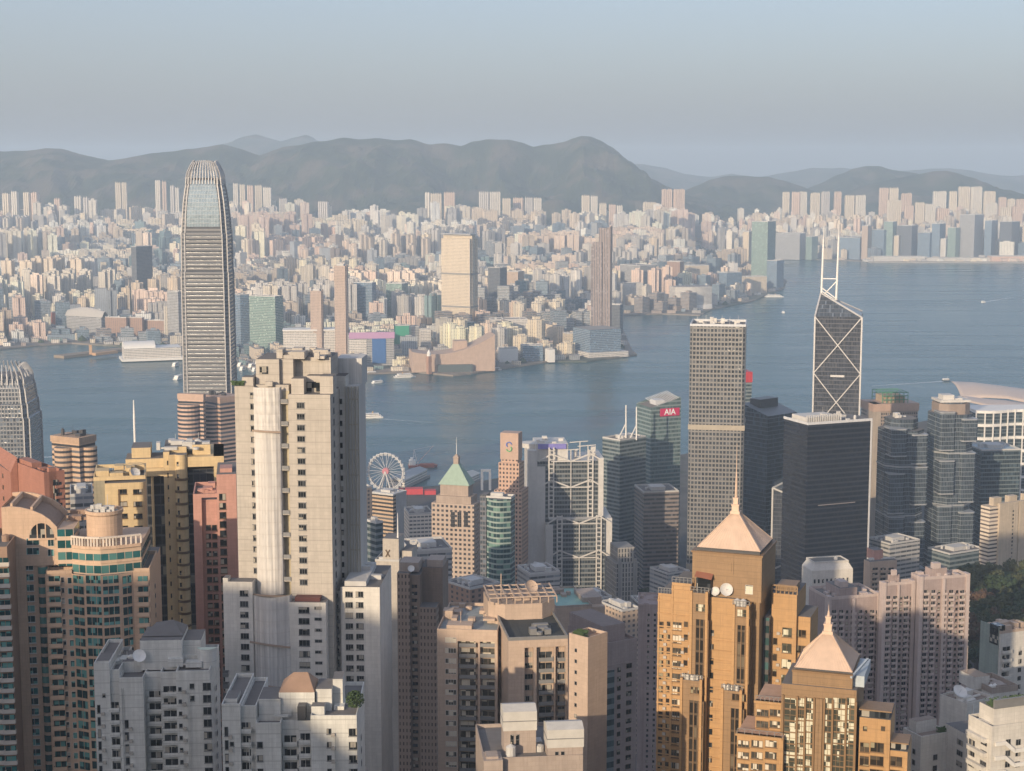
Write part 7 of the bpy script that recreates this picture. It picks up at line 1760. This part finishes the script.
def golden():
    B = near('apartment_tower', 'golden tower with a salmon pyramid roof, tall spire and two rooftop dishes', 692.5, 762, 432, -20, 552, 19)
    U = lambda px, r=600: PX(B, px, r); Z = lambda r, px=725: B.uz('R', px, r)[1]; w, d, h = B.w, B.d, B.h
    m = MB(); m.box(0, w, 0, d, Z(600), h, 0, 1, bottom=False); m.box(.6, w - .6, 1.2, d, 0, Z(600), 0, 1, bottom=False); B.part('tower_body', m, [W_GOLDB, ROOFM])
    m = MB(); m.box(-.3, w + .3, -.3, d + .3, h, h + .5); m.box(.8, w - .8, .8, d - .8, h + .5, h + 1.4, 1); B.part('eaves', m, [FRD, DARKM])
    m = MB(); m.box(w * .40, w * .60, -.15, 0, Z(574), Z(559)); m.box(w * .43, w * .57, -.3, 0, Z(571), Z(562)); B.part('crest_panel', m, [W_GOLDB])
    pyramid_roof(B, 1.2, w - .6, .6, d - 2, h + 1.4, B.uz(((0, d/2), (1, d/2)), 738, 513)[1], B.uz(((0, d/2), (1, d/2)), 738, 443)[1])
    # projecting bays and golden piers in front
    for p0, p1, rt, o in ((659, 673.5, 598, 1.0), (673.5, 693, 585, 2.0)):
        m = MB(); m.box(U(p0), U(p1), -o, d * .6, 0, Z(rt), 0, 1, bottom=False); [m.box(U(p0) - .12, U(p1) + .02, -o - .28, -o, Z(rt + 7 + 12.9 * k) - .2, Z(rt + 7 + 12.9 * k) + .12, 0) for k in range(15)]; [m.box(U(q) - .22, U(q) + .22, -o - .22, -o, 0, Z(rt + 3), 0) for q in (p0 + .8, p1 - .9)]; B.part('gold_wing', m, [W_GOLD, ROOFM])
    m = MB(); m.box(U(711), U(735.5), -1.2, 3, 0, Z(597), 0, 1, bottom=False)
    for k in range(14): m.box(U(711.2), U(735.3), -1.45, -1.15, Z(640 + 9.8 * k) - .12, Z(640 + 9.8 * k) + .12)
    B.part('gold_spine', m, [W_GOLD, ROOFM])
    for p0, p1, rt, o in ((693, 711, 592, 3.4), (735.5, 752, 602, 3.4), (686, 708, 678, 5.2), (727, 748, 684, 5.2)):
        m = MB(); m.box(U(p0), U(p1), -o, 2, 0, Z(rt), 0, 1, bottom=False); bay = B.part('projecting_bay', m, [W_GOLDB, ROOFM])
        m = MB(); m.box(U(p0), U(p0) + .7, -o - .35, 0, 0, Z(rt) + .5, 0); m.box(U(p1) - .7, U(p1), -o - .35, 0, 0, Z(rt) + .5, 0); m.build('gold_fin', [W_GOLD], bay)
    strip = facade('bronze_strip_glass', (.09, .06, .035), (.035, .03, .024), 3.4, 1.1, .78, .82, gl=(.16, .13, .09), light=.12, rough_g=.1)
    for p0, p1, r0, r1, o in ((696, 708.5, 619, 676, 3.4), (737.5, 749.5, 625, 683, 3.4), (689.5, 703.5, 700, 790, 5.2), (731, 744, 708, 790, 5.2)):
        m = MB(); F = ((0, -o), (1, -o)); a, b_ = B.uz(F, p0, r0)[0], B.uz(F, p1, r0)[0]; m.box(a, b_, -o - .12, -o + .1, B.uz(F, p0, r1)[1], B.uz(F, p0, r0)[1], 0)
        for i in range(4): x = a + (b_ - a) * i / 3; m.box(x - .1, x + .1, -o - .3, -o, B.uz(F, p0, r1)[1], B.uz(F, p0, r0)[1], 1)
        B.part('glazed_strip', m, [strip, FRD])
    wg = win(3.4, 2.0, FRD, G_GREEN, 4, 2, sill=.3)
    for px, r, o in ((702, 611.5, 3.4), (743.5, 617, 3.4), (696.5, 693.5, 5.2), (738, 700.5, 5.2)):
        F = ((0, -o), (60, -o)); u, z = B.uz(F, px, r); B.put('window', wg if r < 650 else win(3.2, 1.8, FRD, G_GOLD, 4, 1, sill=.3), F, u, z)
    u, z = B.uz('R', 749, 594); B.put('window', win(2.0, 2.4, FRW, G_GREEN, 2, 2), 'R', u, z)
    F1 = ((0, -2), (40, -2)); cols(B, 'window', win(2.5, 2.2, FRD, G_CURT, 3, 1, sill=.35), F1, [677], 630, 12.9); cols(B, 'window', win(1.1, 1.5, FRD, G_GOLD, 1, 1), F1, [686], 627, 12.9)
    F0 = ((0, -1), (40, -1)); cols(B, 'window', win(1.2, 1.8, FRD, G_GOLD, 1, 1), F0, [661.5, 669], 628, 12.9)
    cols(B, 'air_conditioner', AC, F0, [665.3], 632, 12.9); cols(B, 'air_conditioner', AC, F1, [690.5], 634, 12.9); cols(B, 'air_conditioner', AC, F1, [682.8], 640, 12.9)
    Fs = ((0, 0), (w, 0)); cols(B, 'window', win(.9, 1.7, FRD, G_DARK, 1, 1), ((0, -1.2), (40, -1.2)), [712.3, 734.2], 636, 14.2)
    m = MB()
    for p0, p1, r, o in ((659, 673.5, 598, 1.0), (673.5, 693, 585, 2.0), (693, 711, 592, 3.4), (735.5, 752, 602, 3.4), (686, 708, 678, 5.2), (727, 748, 684, 5.2)):
        z = Z(r)
        for i in range(6): x = U(p0) + (U(p1) - U(p0)) * i / 5; m.bar((x, -o + .2, z), (x, -o + .2, z + 1.5), .15)
        m.bar((U(p0), -o + .2, z + 1.5), (U(p1), -o + .2, z + 1.5), .15); m.bar((U(p0), -o + .2, z + .8), (U(p1), -o + .2, z + .8), .1)
    B.part('terrace_railing', m, [FRG])
    m = MB(); x0, x1 = U(696), U(713); z = Z(592); m.face([(x0, -2.5, z + 4.2), (x1, -2.5, z + 3.6), (x1, .8, z + 5.0), (x0, .8, z + 5.4)]); m.box(x0 + .3, x1 - .3, -1.5, 0, z, z + 3.6, 1); B.part('roof_shed', m, [plain('rust_awning', (.30, .12, .07), .8), G_DARK])
    dish(B.root, 'satellite_dish', U(716), -.6, Z(597) + .2, 1.25, -95, 25, DISHM); dish(B.root, 'satellite_dish', U(726.5), -.6, Z(597) + .4, 1.75, -70, 25, DISHM)
    for px in (739, 745): m = MB(); m.lathe(U(px), -2.2, [(.9, Z(602)), (.9, Z(602) + 1.5), (0, Z(602) + 2)], 10); B.part('water_tank', m, [PLANT])
    m = MB(); rr = random.Random(9)
    for p0, p1, r, o in ((687, 708, 678, 5.2), (728, 748, 684, 5.2)):
        for _ in range(14): x = U(p0 + (p1 - p0) * rr.random()); s = rr.uniform(.2, .45); m.lathe(x, -o + rr.uniform(.5, 1.5), [(s, Z(r)), (s, Z(r) + rr.uniform(.5, 1.4)), (0, Z(r) + 1.5)], 6)
    B.part('terrace_clutter', m, [W_WHITE2])
    # right wing, set back
    y = 9.0; F = ((0, y), (60, y)); V = lambda px: B.uz(F, px, 640)[0]; m = MB(); zt = B.uz(F, 785, 594)[1]
    m.box(V(771), V(796), y, d + 4, 0, zt, 0, 1, bottom=False); m.box(V(796), V(809), y + 1.5, d + 4, 0, B.uz(F, 800, 618)[1], 0, 1, bottom=False); B.part('right_wing', m, [W_GOLD, ROOFM])
    cols(B, 'window', win(2.6, 2.6, FRD, G_GREEN, 2, 1, sill=.3), F, [787], 637, 15.8); F2 = ((0, y + 1.5), (60, y + 1.5)); cols(B, 'window', win(2.4, 2.0, FRD, G_GOLD, 2, 1, sill=.3), F2, [801.5], 637, 15.8); cols(B, 'window', win(1.2, 2.0, FRD, G_GOLD, 1, 1), F, [775], 645, 15.8); cols(B, 'air_conditioner', AC, F, [778.5], 634, 15.8)
    m = MB(); z = zt
    for i in range(7): x = V(771) + (V(796) - V(771)) * i / 6; m.bar((x, y + .2, z), (x, y + .2, z + 2.2), .3)
    m.bar((V(771), y + .2, z + 2.2), (V(796), y + .2, z + 2.2), .4); m.bar((V(771), y + .2, z + 1.1), (V(796), y + .2, z + 1.1), .2); m.box(V(774), V(793), y + 3, y + 9, z, z + 1.8); B.part('wing_railing', m, [W_GOLDB])
    m = MB(); m.box(w - .4, V(771), 6, d, 0, Z(620), 0, 1); B.part('link_block', m, [facade('teal_dim_glass', (.10, .09, .085), (.03, .06, .06), 3.4, 2.4, .7, .6), ROOFM])
    B.finish()
    # second golden tower
    B = near('apartment_tower', 'lower golden tower with a smaller salmon pyramid and tall green glazed windows', 782, 857, 392, -18, 671, 18)
    U = lambda px, r=720: PX(B, px, r); Z = lambda r, px=820: B.uz('R', px, r)[1]; w, d = B.w, B.d; h = B.h
    zs = Z(687)
    m = MB(); m.box(0, w, 0, d, 0, zs, 0, 1, bottom=False); m.box(U(791), U(851), .6, d, zs, h, 0, 1); B.part('tower_body', m, [W_GOLDB, ROOFM])
    m = MB(); m.box(U(790.5), U(851.5), .2, d + .4, h, h + .5); m.box(U(792), U(850), 1.2, d - .6, h + .5, h + 1.0, 1); B.part('eaves', m, [FRD, DARKM])
    pyramid_roof(B, U(793), U(850.5), .9, d - 1.5, h + 1.0, B.uz(((0, d/2), (1, d/2)), 828, 633)[1], B.uz(((0, d/2), (1, d/2)), 828, 604)[1])
    m = MB(); m.box(U(851), U(862), 3, d, zs, Z(676), 0); m.bar((U(850), 0, h), (U(862), 10, h + 2), .5); B.part('side_frame', m, [plain('pale_blue_panel', (.42, .48, .52), .5)])
    for p0, p1 in ((784, 796.5), (796.5, 805), (805, 814), (824.5, 832.5), (832.5, 846), (846, 855)):
        wide = p0 in (796.5, 832.5) ; me = win((U(p1) - U(p0)) * .93, 2.72, FRD, G_GREEN, 3 if wide else 2, 2, fr=.09); cols(B, 'window', me, 'R', [(p0 + p1) / 2], 708.5, 11.6)
    m = MB()
    for px, ww in ((782.6, .5), (797, .5), (805, .5), (814, .5), (817.5, .9), (820.5, .9), (824, .5), (832.5, .5), (846, .5), (855.5, .6)): m.box(U(px) - ww / 2, U(px) + ww / 2, -.55, 0, 0, Z(698), 0 if ww < .8 else 1)
    B.part('vertical_fin', m, [FRD, W_GOLDB])
    for p0, p1, rt, y, wl, r0 in ((755, 782, 700, 1.5, [(762.5, 3.0), (775, 2.6)], 716), (737, 782, 733, -2.5, [(743.5, 2.8), (757, 2.8), (771, 2.8)], 747)):
        F = ((0, y), (60, y)); V = lambda px: B.uz(F, px, 740)[0]; zt = B.uz(F, p0, rt)[1]
        m = MB(); m.box(V(p0), V(p1) + .3, y, y + 14, 0, zt, 0, 1, bottom=False); m.box(V(p0) - .4, V(p1), y - .5, y + 1, zt - .5, zt, 0); B.part('stepped_wing', m, [W_GOLD, plain('peach_roof', (.5, .32, .22), .8)])
        for px, ww in wl: cols(B, 'window', win(ww, 1.7, FRD, G_CURT, 3, 1, sill=.35), F, [px], r0, 11.6)
        m = MB()
        for i in range(7): x = V(p0) + (V(p1) - V(p0)) * i / 6; m.bar((x, y + .1, zt), (x, y + .1, zt + 1.2), .12)
        m.bar((V(p0), y + .1, zt + 1.2), (V(p1), y + .1, zt + 1.2), .12); B.part('terrace_railing', m, [FRG])
    for p0, p1, rt, y, wl, r0 in ((859, 890, 717, 1.0, [(864.5, 2.2), (877, 3.2)], 752), (889, 908, 750, 1.5, [(896, 2.8)], 766)):
        F = ((0, y), (60, y)); V = lambda px: B.uz(F, px, 740)[0]; zt = B.uz(F, p0, rt)[1]
        m = MB(); m.box(V(p0), V(p1), y, y + 13, 0, zt, 0, 1, bottom=False); B.part('gold_wing', m, [W_GOLD, ROOFM])
        for px, ww in wl: cols(B, 'window', win(ww, 2.4, FRD, G_GOLD, 2, 1, sill=.3), F, [px], r0, 13.5)
        if p0 == 859:
            u, z = B.uz(F, 865, 731); B.put('window', win(1.0, 1.2, FRD, G_GOLD, 1, 1), F, u, z); u, z = B.uz(F, 883, 731); B.put('window', win(1.0, 1.2, FRD, G_GOLD, 1, 1), F, u, z)
        m = MB(); m.box(V(p0) + .4, V(p1) - .4, y + .6, y + 6, zt, zt + 1.8, 1); m.box(V(p0) - .2, V(p1) + .2, y, y + 7, zt + 1.8, zt + 2.1, 0); B.part('roof_lantern', m, [W_GOLDB, G_DARK])
    B.finish()
golden()

# ---- 8. faded pink slabs, white hall, right-hand low rises
def pinks():
    for (xl, xc, xr, row, a, colsR, txt) in ((809, 829, 880, 600, 16, ((834, 841, 853, 860, 872), (847, 866, 877)), 'faded pink balcony slab, left one of three, behind the lower golden tower'), (879, 884, 914, 586, 16, ((888, 895, 906), (901, 911)), 'faded pink balcony slab, recessed middle one of three'), (911, 921, 968.5, 580, 14, ((926, 933, 944, 951, 962), (939, 957, 966)), 'faded pink balcony slab, right and tallest of three')):
        B = near('apartment_tower', txt, xc, xr, 850, a, row, None, xl=xl, group='faded pink slabs'); B.zcut = 0; w, d, h = B.w, B.d, B.h; d = B.d = min(B.d, 40)
        U = lambda px: PX(B, px, 640); m = MB(); m.box(0, w, 0, d, 0, h, 0, 1, bottom=False); m.box(w * .25, w * .6, 3, d * .8, h, h + 5, 0, 1); m.box(-.8, 1.2, -.8, 3, 0, h + 2, 2, 2); m.box(w - 1.5, w + .6, -.8, 4, 0, h + 2, 2, 2); m.box(w * .45, w * .5, -1, 1, 0, h, 2, 2); B.part('tower_body', m, [W_PINKG, ROOFM, W_PINKG2])
        bb = balc(2.9, 1.3, W_PINKG2, G_DARK, W_PINKG2, .95, 2.2); ww = win(1.3, 1.5, FRB, G_DARK, 1, 1, sill=.25)
        cols(B, 'air_conditioner', AC, 'R', [p + 3.2 for p in colsR[1]], row + 15, 5.75); cols(B, 'balcony', bb, 'R', colsR[0], row + 14, 5.75); cols(B, 'window', ww, 'R', colsR[1], row + 13, 5.75)
        m = MB(); parapet(m, 0, w, 0, d, h, 1.5, .4); roof_clutter(m, 1, w - 1, 1, d - 1, h, 12, txt, 0, 2.5); m.box(w * .3, w * .45, d * .2, d * .5, h + 5, h + 8); B.part('roof_plant', m, [W_PINKG2]); B.finish(100)
    B = near('white_hall', 'white box building with a sunken dark roof, above the faded pink slabs', 812, 853, 1000, 12, 571, None, xl=802, cat='building'); w, d, h = B.w, B.d, B.h; B.d = d = min(d, 26)
    m = MB(); lo = [(0, 0), (w, 0), (w, d), (0, d)]; hi = [(2.5, 2.5), (w - 2.5, 2.5), (w - 2.5, d - 2), (2.5, d - 2)]
    m.prism(lo, 0, h, 0, 0, bottom=False); m.prism(lo, h + .02, h + 4.5, 0, 1, poly1=hi); B.part('hall', m, [W_WHITE2, plain('dark_deck', (.16, .15, .13), .9)])
    m = MB()
    for i in range(9): m.box(w * (.05 + .1 * i), w * (.09 + .1 * i), -.2, 0, h - 8, h - 5.5)
    B.part('window_row', m, [G_DARK]); m = MB(); parapet(m, 2, w - 2, 2, d - 1.5, h + 4, 1.2, .5); m.lathe(w * .7, d * .5, [(1.3, h + 4.4), (1.2, h + 6), (0, h + 6.6)], 10); B.part('roof_plant', m, [W_WHITE2])
    B = near('apartment_block', 'cream balcony block with a pink roof house between the white hall and the pink slabs', 870, 897, 980, 18, 562, None, xl=864, cat='apartment block'); B.d = min(B.d, 24); w, d, h = B.w, B.d, B.h
    m = MB(); m.box(0, w, 0, d, 0, h, 0, 1, bottom=False); m.box(w * .25, w * .6, 4, 12, h, h + 6, 2, 1); B.part('block_body', m, [W_BEI, ROOFM, W_PINK]); cols(B, 'balcony', balc(4.2, 1.2, W_BEI, G_DARK, W_BEI, .9, 2.1), 'R', [875, 883, 891], 571, 5.2, 14); m = MB(); roof_clutter(m, 1, w - 1, 2, d - 2, h, 8, 'cb', 0, 2); B.part('roof_plant', m, [PLANT]); B.finish()
pinks()
def rightlow():
    B = near('apartment_block', 'white balcony block with a pale green flank wall at the right edge', 1001, 1034, 640, 24, 634, None, xl=981); B.d = min(B.d, 30); w, d, h = B.w, B.d, B.h
    m = MB(); m.box(0, w, 0, d, 0, h, 0, 1, bottom=False); m.box(-.3, 0, 1, d, 0, h + 2.5, 2); B.part('block_body', m, [W_WHITE2, plain('roof_brown', (.28, .22, .18), .9), wall('pale_green_tile', (.36, .42, .38), .6)])  # greenish reflection of the glass flank painted on as wall colour
    m = MB(); m.box(-.6, 3, d * .1, d * .5, h - 5, h + 3); B.part('dark_glass_corner', m, [G_DARK])
    cols(B, 'balcony', balc(4.2, 1.4, W_WHITE2, G_DARK, W_WHITE2, 1.0, 2.2), 'R', [1006], 652, 8.4); cols(B, 'window', win(1.6, 1.8, FRG, G_DARK, 2, 1), 'R', [1020], 655, 8.4)
    m = MB(); roof_clutter(m, 1, w - 1, 1, d - 1, h, 22, 'ra', 0, 3); parapet(m, 0, w, 0, d, h, 1.1, .3); B.part('roof_plant', m, [W_BEI]); B.finish()
    B = near('apartment_block', 'white block with a tan roof terrace behind the white block with the dish', 992, 1018, 560, 20, 694, None, xl=966); B.d = min(B.d, 22); w, d, h = B.w, B.d, B.h
    m = MB(); m.box(0, w, 0, d, 0, h, 0, 1, bottom=False); m.box(-3, w * .3, d * .4, d, h, h + 4.5, 0, 1); B.part('block_body', m, [W_WHITE2, plain('tan_deck', (.36, .27, .2), .9)])
    for px, r in ((1011, 701), (1006, 712), (999, 722), (1012, 716)): u, z = B.uz('R', px, r); B.put('window', win(1.6, 2.2, FRG, G_DARK, 1, 2), 'R', u, z)
    m = MB(); parapet(m, 0, w, 0, d, h, 2.2, .25); roof_clutter(m, 0, w, 1, d, h, 10, 'rc', 0, 2.4); m.tube((-2, d * .8, h), (-2, d * .8, h + 14), .12, n=5); B.part('roof_plant', m, [W_BEI2])
    for t in (.15, .3): m = MB(); m.lathe(w * t, 3, [(.9, h), (.9, h + 2), (0, h + 2.8)], 10); B.part('water_tank', m, [WHITE])
    B.finish()
    B = near('apartment_block', 'white windowless block carrying a big roof dish, low right', 967, 994, 478, 34, 706, None, xl=940); B.d = min(B.d, 18); w, d, h = B.w, B.d, B.h
    m = MB(); m.box(0, w, 0, d, 0, h, 0, 1, bottom=False); m.box(w * .55, w * 1.3, -3.5, 4, 0, h - 9, 0, 1, bottom=False); B.part('block_body', m, [W_WHITE2, plain('roof_brown', (.28, .22, .18), .9)])
    dish(B.root, 'satellite_dish', 2.5, d * .5, h, 2.3, -100, 50); m = MB(); parapet(m, 0, w, 0, d, h, .8, .25); roof_clutter(m, 0, w, 0, d, h, 8, 'rb', 0, 1.6); B.part('roof_plant', m, [W_WHITE2]); m = MB(); m.box(w * .2, w * .24, -.3, 0, 0, h); B.part('downpipe', m, [WHITE]); B.finish()
    B = near('apartment_block', 'low white block with a brown roof terrace in front of the dish block', 921, 950, 440, 24, 740, None, xl=903); B.d = min(B.d, 18); w, d, h = B.w, B.d, B.h
    m = MB(); m.box(0, w, 0, d, 0, h, 0, 1, bottom=False); m.box(w * .2, w * .9, d * .6, d, h, h + 3.4, 0, 1); B.part('block_body', m, [W_WHITE2, plain('roof_brown', (.28, .22, .18), .9)]); cols(B, 'window', win(1.2, 1.5, FRG, G_DARK, 1, 1), 'L', [914], 754, 11); cols(B, 'window', win(1.4, 1.6, FRG, G_DARK, 1, 1), 'R', [935], 760, 11)
    m = MB(); parapet(m, 0, w, 0, d, h, 1.0, .25); rr = random.Random(3); B.part('parapet', m, [W_WHITE2])
    m = MB()
    for _ in range(200): x, y, z = w * rr.uniform(.7, 1), rr.uniform(.4, 2), h + rr.uniform(.3, 2.0); s = rr.uniform(.12, .3); m.face([(x - s, y, z), (x + s, y - s, z), (x + s, y, z + s), (x - s, y + s, z + s)])
    B.part('roof_planting', m, [LEAF]); B.finish()
    B = near('apartment_block', 'white terraced flats with zigzag stair parapets and a roof garden, bottom right corner', 992, 1050, 425, 20, 730, None, xl=946); B.d = min(B.d, 34); w, d, h = B.w, B.d, B.h
    m = MB(); m.box(0, w, 0, d * .5, 0, h, 0, 1, bottom=False); m.box(0, w, d * .5, d, 0, h - 5, 0, 1, bottom=False); m.box(w * .1, w * .8, 2, d * .4, h, h + 5, 0, 1); B.part('block_body', m, [W_WHITE2, ROOFM])
    for k in range(4):
        m = MB(); z = h - 4 - k * 4.0
        m.bar((w * .05, -.5, z), (w * .22, -.5, z), .5, 1.0); m.bar((w * .22, -.5, z), (w * .38, -.5, z - 2.6), .5, 1.0); m.bar((w * .38, -.5, z - 2.6), (w * .6, -.5, z - 2.6), .5, 1.0); B.part('stair_parapet', m, [WHITE])
        m = MB(); m.box(-1.2, 0, d * .08, d * .48, z - .2, z + .9); B.part('terrace_parapet', m, [W_WHITE2])
    wl = win(2.6, 1.5, FRG, G_DARK, 3, 1); cols(B, 'window', wl, 'L', [960, 972, 984], 745, 11); cols(B, 'window', win(1.5, 1.6, FRG, G_DARK, 2, 1), 'R', [1008, 1018], 745, 11)
    m = MB(); m.box(w * .1, w * .8, 1.7, 2.4, h + 5, h + 7.5); m.bar((w*.1, 1.5, h + 7.5), (w*.8, 1.5, h + 7.5), .3); B.part('pergola', m, [FRG]); m = MB(); parapet(m, 0, w, 0, d * .5, h, 1, .25); roof_clutter(m, 0, w, 2, d * .4, h, 8, 're', 0, 2); B.part('roof_plant', m, [W_WHITE2])
    m = MB(); rr = random.Random(13)
    for _ in range(500): x, y, z = w * rr.uniform(.1, .8), rr.uniform(2, 6), h + 5 + rr.uniform(0, 1.6); s = rr.uniform(.12, .3); m.face([(x - s, y, z), (x + s, y - s, z), (x + s, y, z + s), (x - s, y + s, z + s)])
    B.part('roof_planting', m, [LEAF]); B.finish()
rightlow()

# ---- 9. trees
LEAFS = {'dark green': plain('leaf_dark_green', (.030, .052, .020), .9), 'olive': plain('leaf_olive', (.060, .068, .026), .9), 'rust brown': plain('leaf_rust', (.10, .058, .032), .9)}
BARK = plain('bark', (.10, .075, .055), .9)
def tree_mesh(seed, leafm, r=5.2, h=8.5, nl=1500):
    rr = random.Random(seed); m = MB(); lumps = []
    for _ in range(15): a, q, e = rr.uniform(0, 6.28), r * rr.random() ** .6 * .85, rr.uniform(.45, 1.0); lumps.append((q * math.cos(a), q * math.sin(a), h * e - .07 * q * q * .5, rr.uniform(.24, .42) * r))
    for _ in range(nl):
        x, y, z, R_ = rr.choice(lumps); v = Vector((rr.gauss(0, 1), rr.gauss(0, 1), rr.gauss(0, 1) * .8)).normalized() * R_ * rr.uniform(.65, 1.08); p = Vector((x, y, z)) + v
        n = (v.normalized() + Vector((rr.uniform(-.8, .8), rr.uniform(-.8, .8), rr.uniform(-.2, .9)))).normalized(); s = rr.uniform(.3, .75); t = n.orthogonal().normalized() * s; b2 = n.cross(t) * .8; m.face([p - t, p - b2, p + t, p + b2])
    crown = m.mesh('crown', [leafm]); m = MB(); m.tube((0, 0, -3), (0, 0, h * .5), .45, .25, 7)
    for k in range(6): x, y, z, R_ = lumps[k]; m.tube((0, 0, h * (.25 + .04 * k)), (x, y, z), .2, .05, 5)
    return crown, m.mesh('trunk', [BARK])
protos = [(nm, tree_mesh(i * 10 + k, LEAFS[nm], 4.6 + k * .8, 7.5 + k * 1.2)) for i, nm in enumerate(LEAFS) for k in range(2)]
rt = random.Random(21); spots = []
def plant(px, row, z, sc, kinds, label, group):
    g = ground(px, row, z) if z is not None else Vector((px, row, 0)); zz = iz(g.x, g.y) if g.y < 1490 else 3.0
    nm, (cm, tm) = rt.choice([p for p in protos if p[0] in kinds])
    e = empty('tree', (g.x, g.y, zz), rt.uniform(0, 6.28)); e.scale = (sc, sc, sc * rt.uniform(.85, 1.2)); tag(e, label.format(nm), 'tree', group.format(nm))
    for n_, me in (('trunk', tm), ('crown', cm)): o = bpy.data.objects.new(n_, me); COL.objects.link(o); o.parent = e
for i in range(230):
    y_ = rt.uniform(790, 1200); px = rt.uniform(952, 1060); x_ = (px - 512) / FPX * (y_ * CP + 290 * SP); row = project((x_, y_, iz(x_, y_)))[1]
    k = ['dark green', 'dark green', 'olive'] if (y_ > 1080 or rt.random() < .45) else ['rust brown', 'olive', 'dark green']
    plant(x_, y_, None, rt.uniform(.8, 1.5), k, '{} tree in the hillside park at the right edge below the striped cream tower', '{} trees of the hillside park')
for i in range(36):
    plant(rt.uniform(640, 690), rt.uniform(560, 640), 8, rt.uniform(.8, 1.3), ['dark green', 'olive'], '{} tree in the garden between stone bank and golden tower', '{} trees of the bank garden')
for i in range(16):
    plant(rt.uniform(955, 985), rt.uniform(700, 760), 60, rt.uniform(.6, .9), ['dark green', 'olive'], '{} tree on the slope between the right hand white blocks', '{} trees among the white blocks')
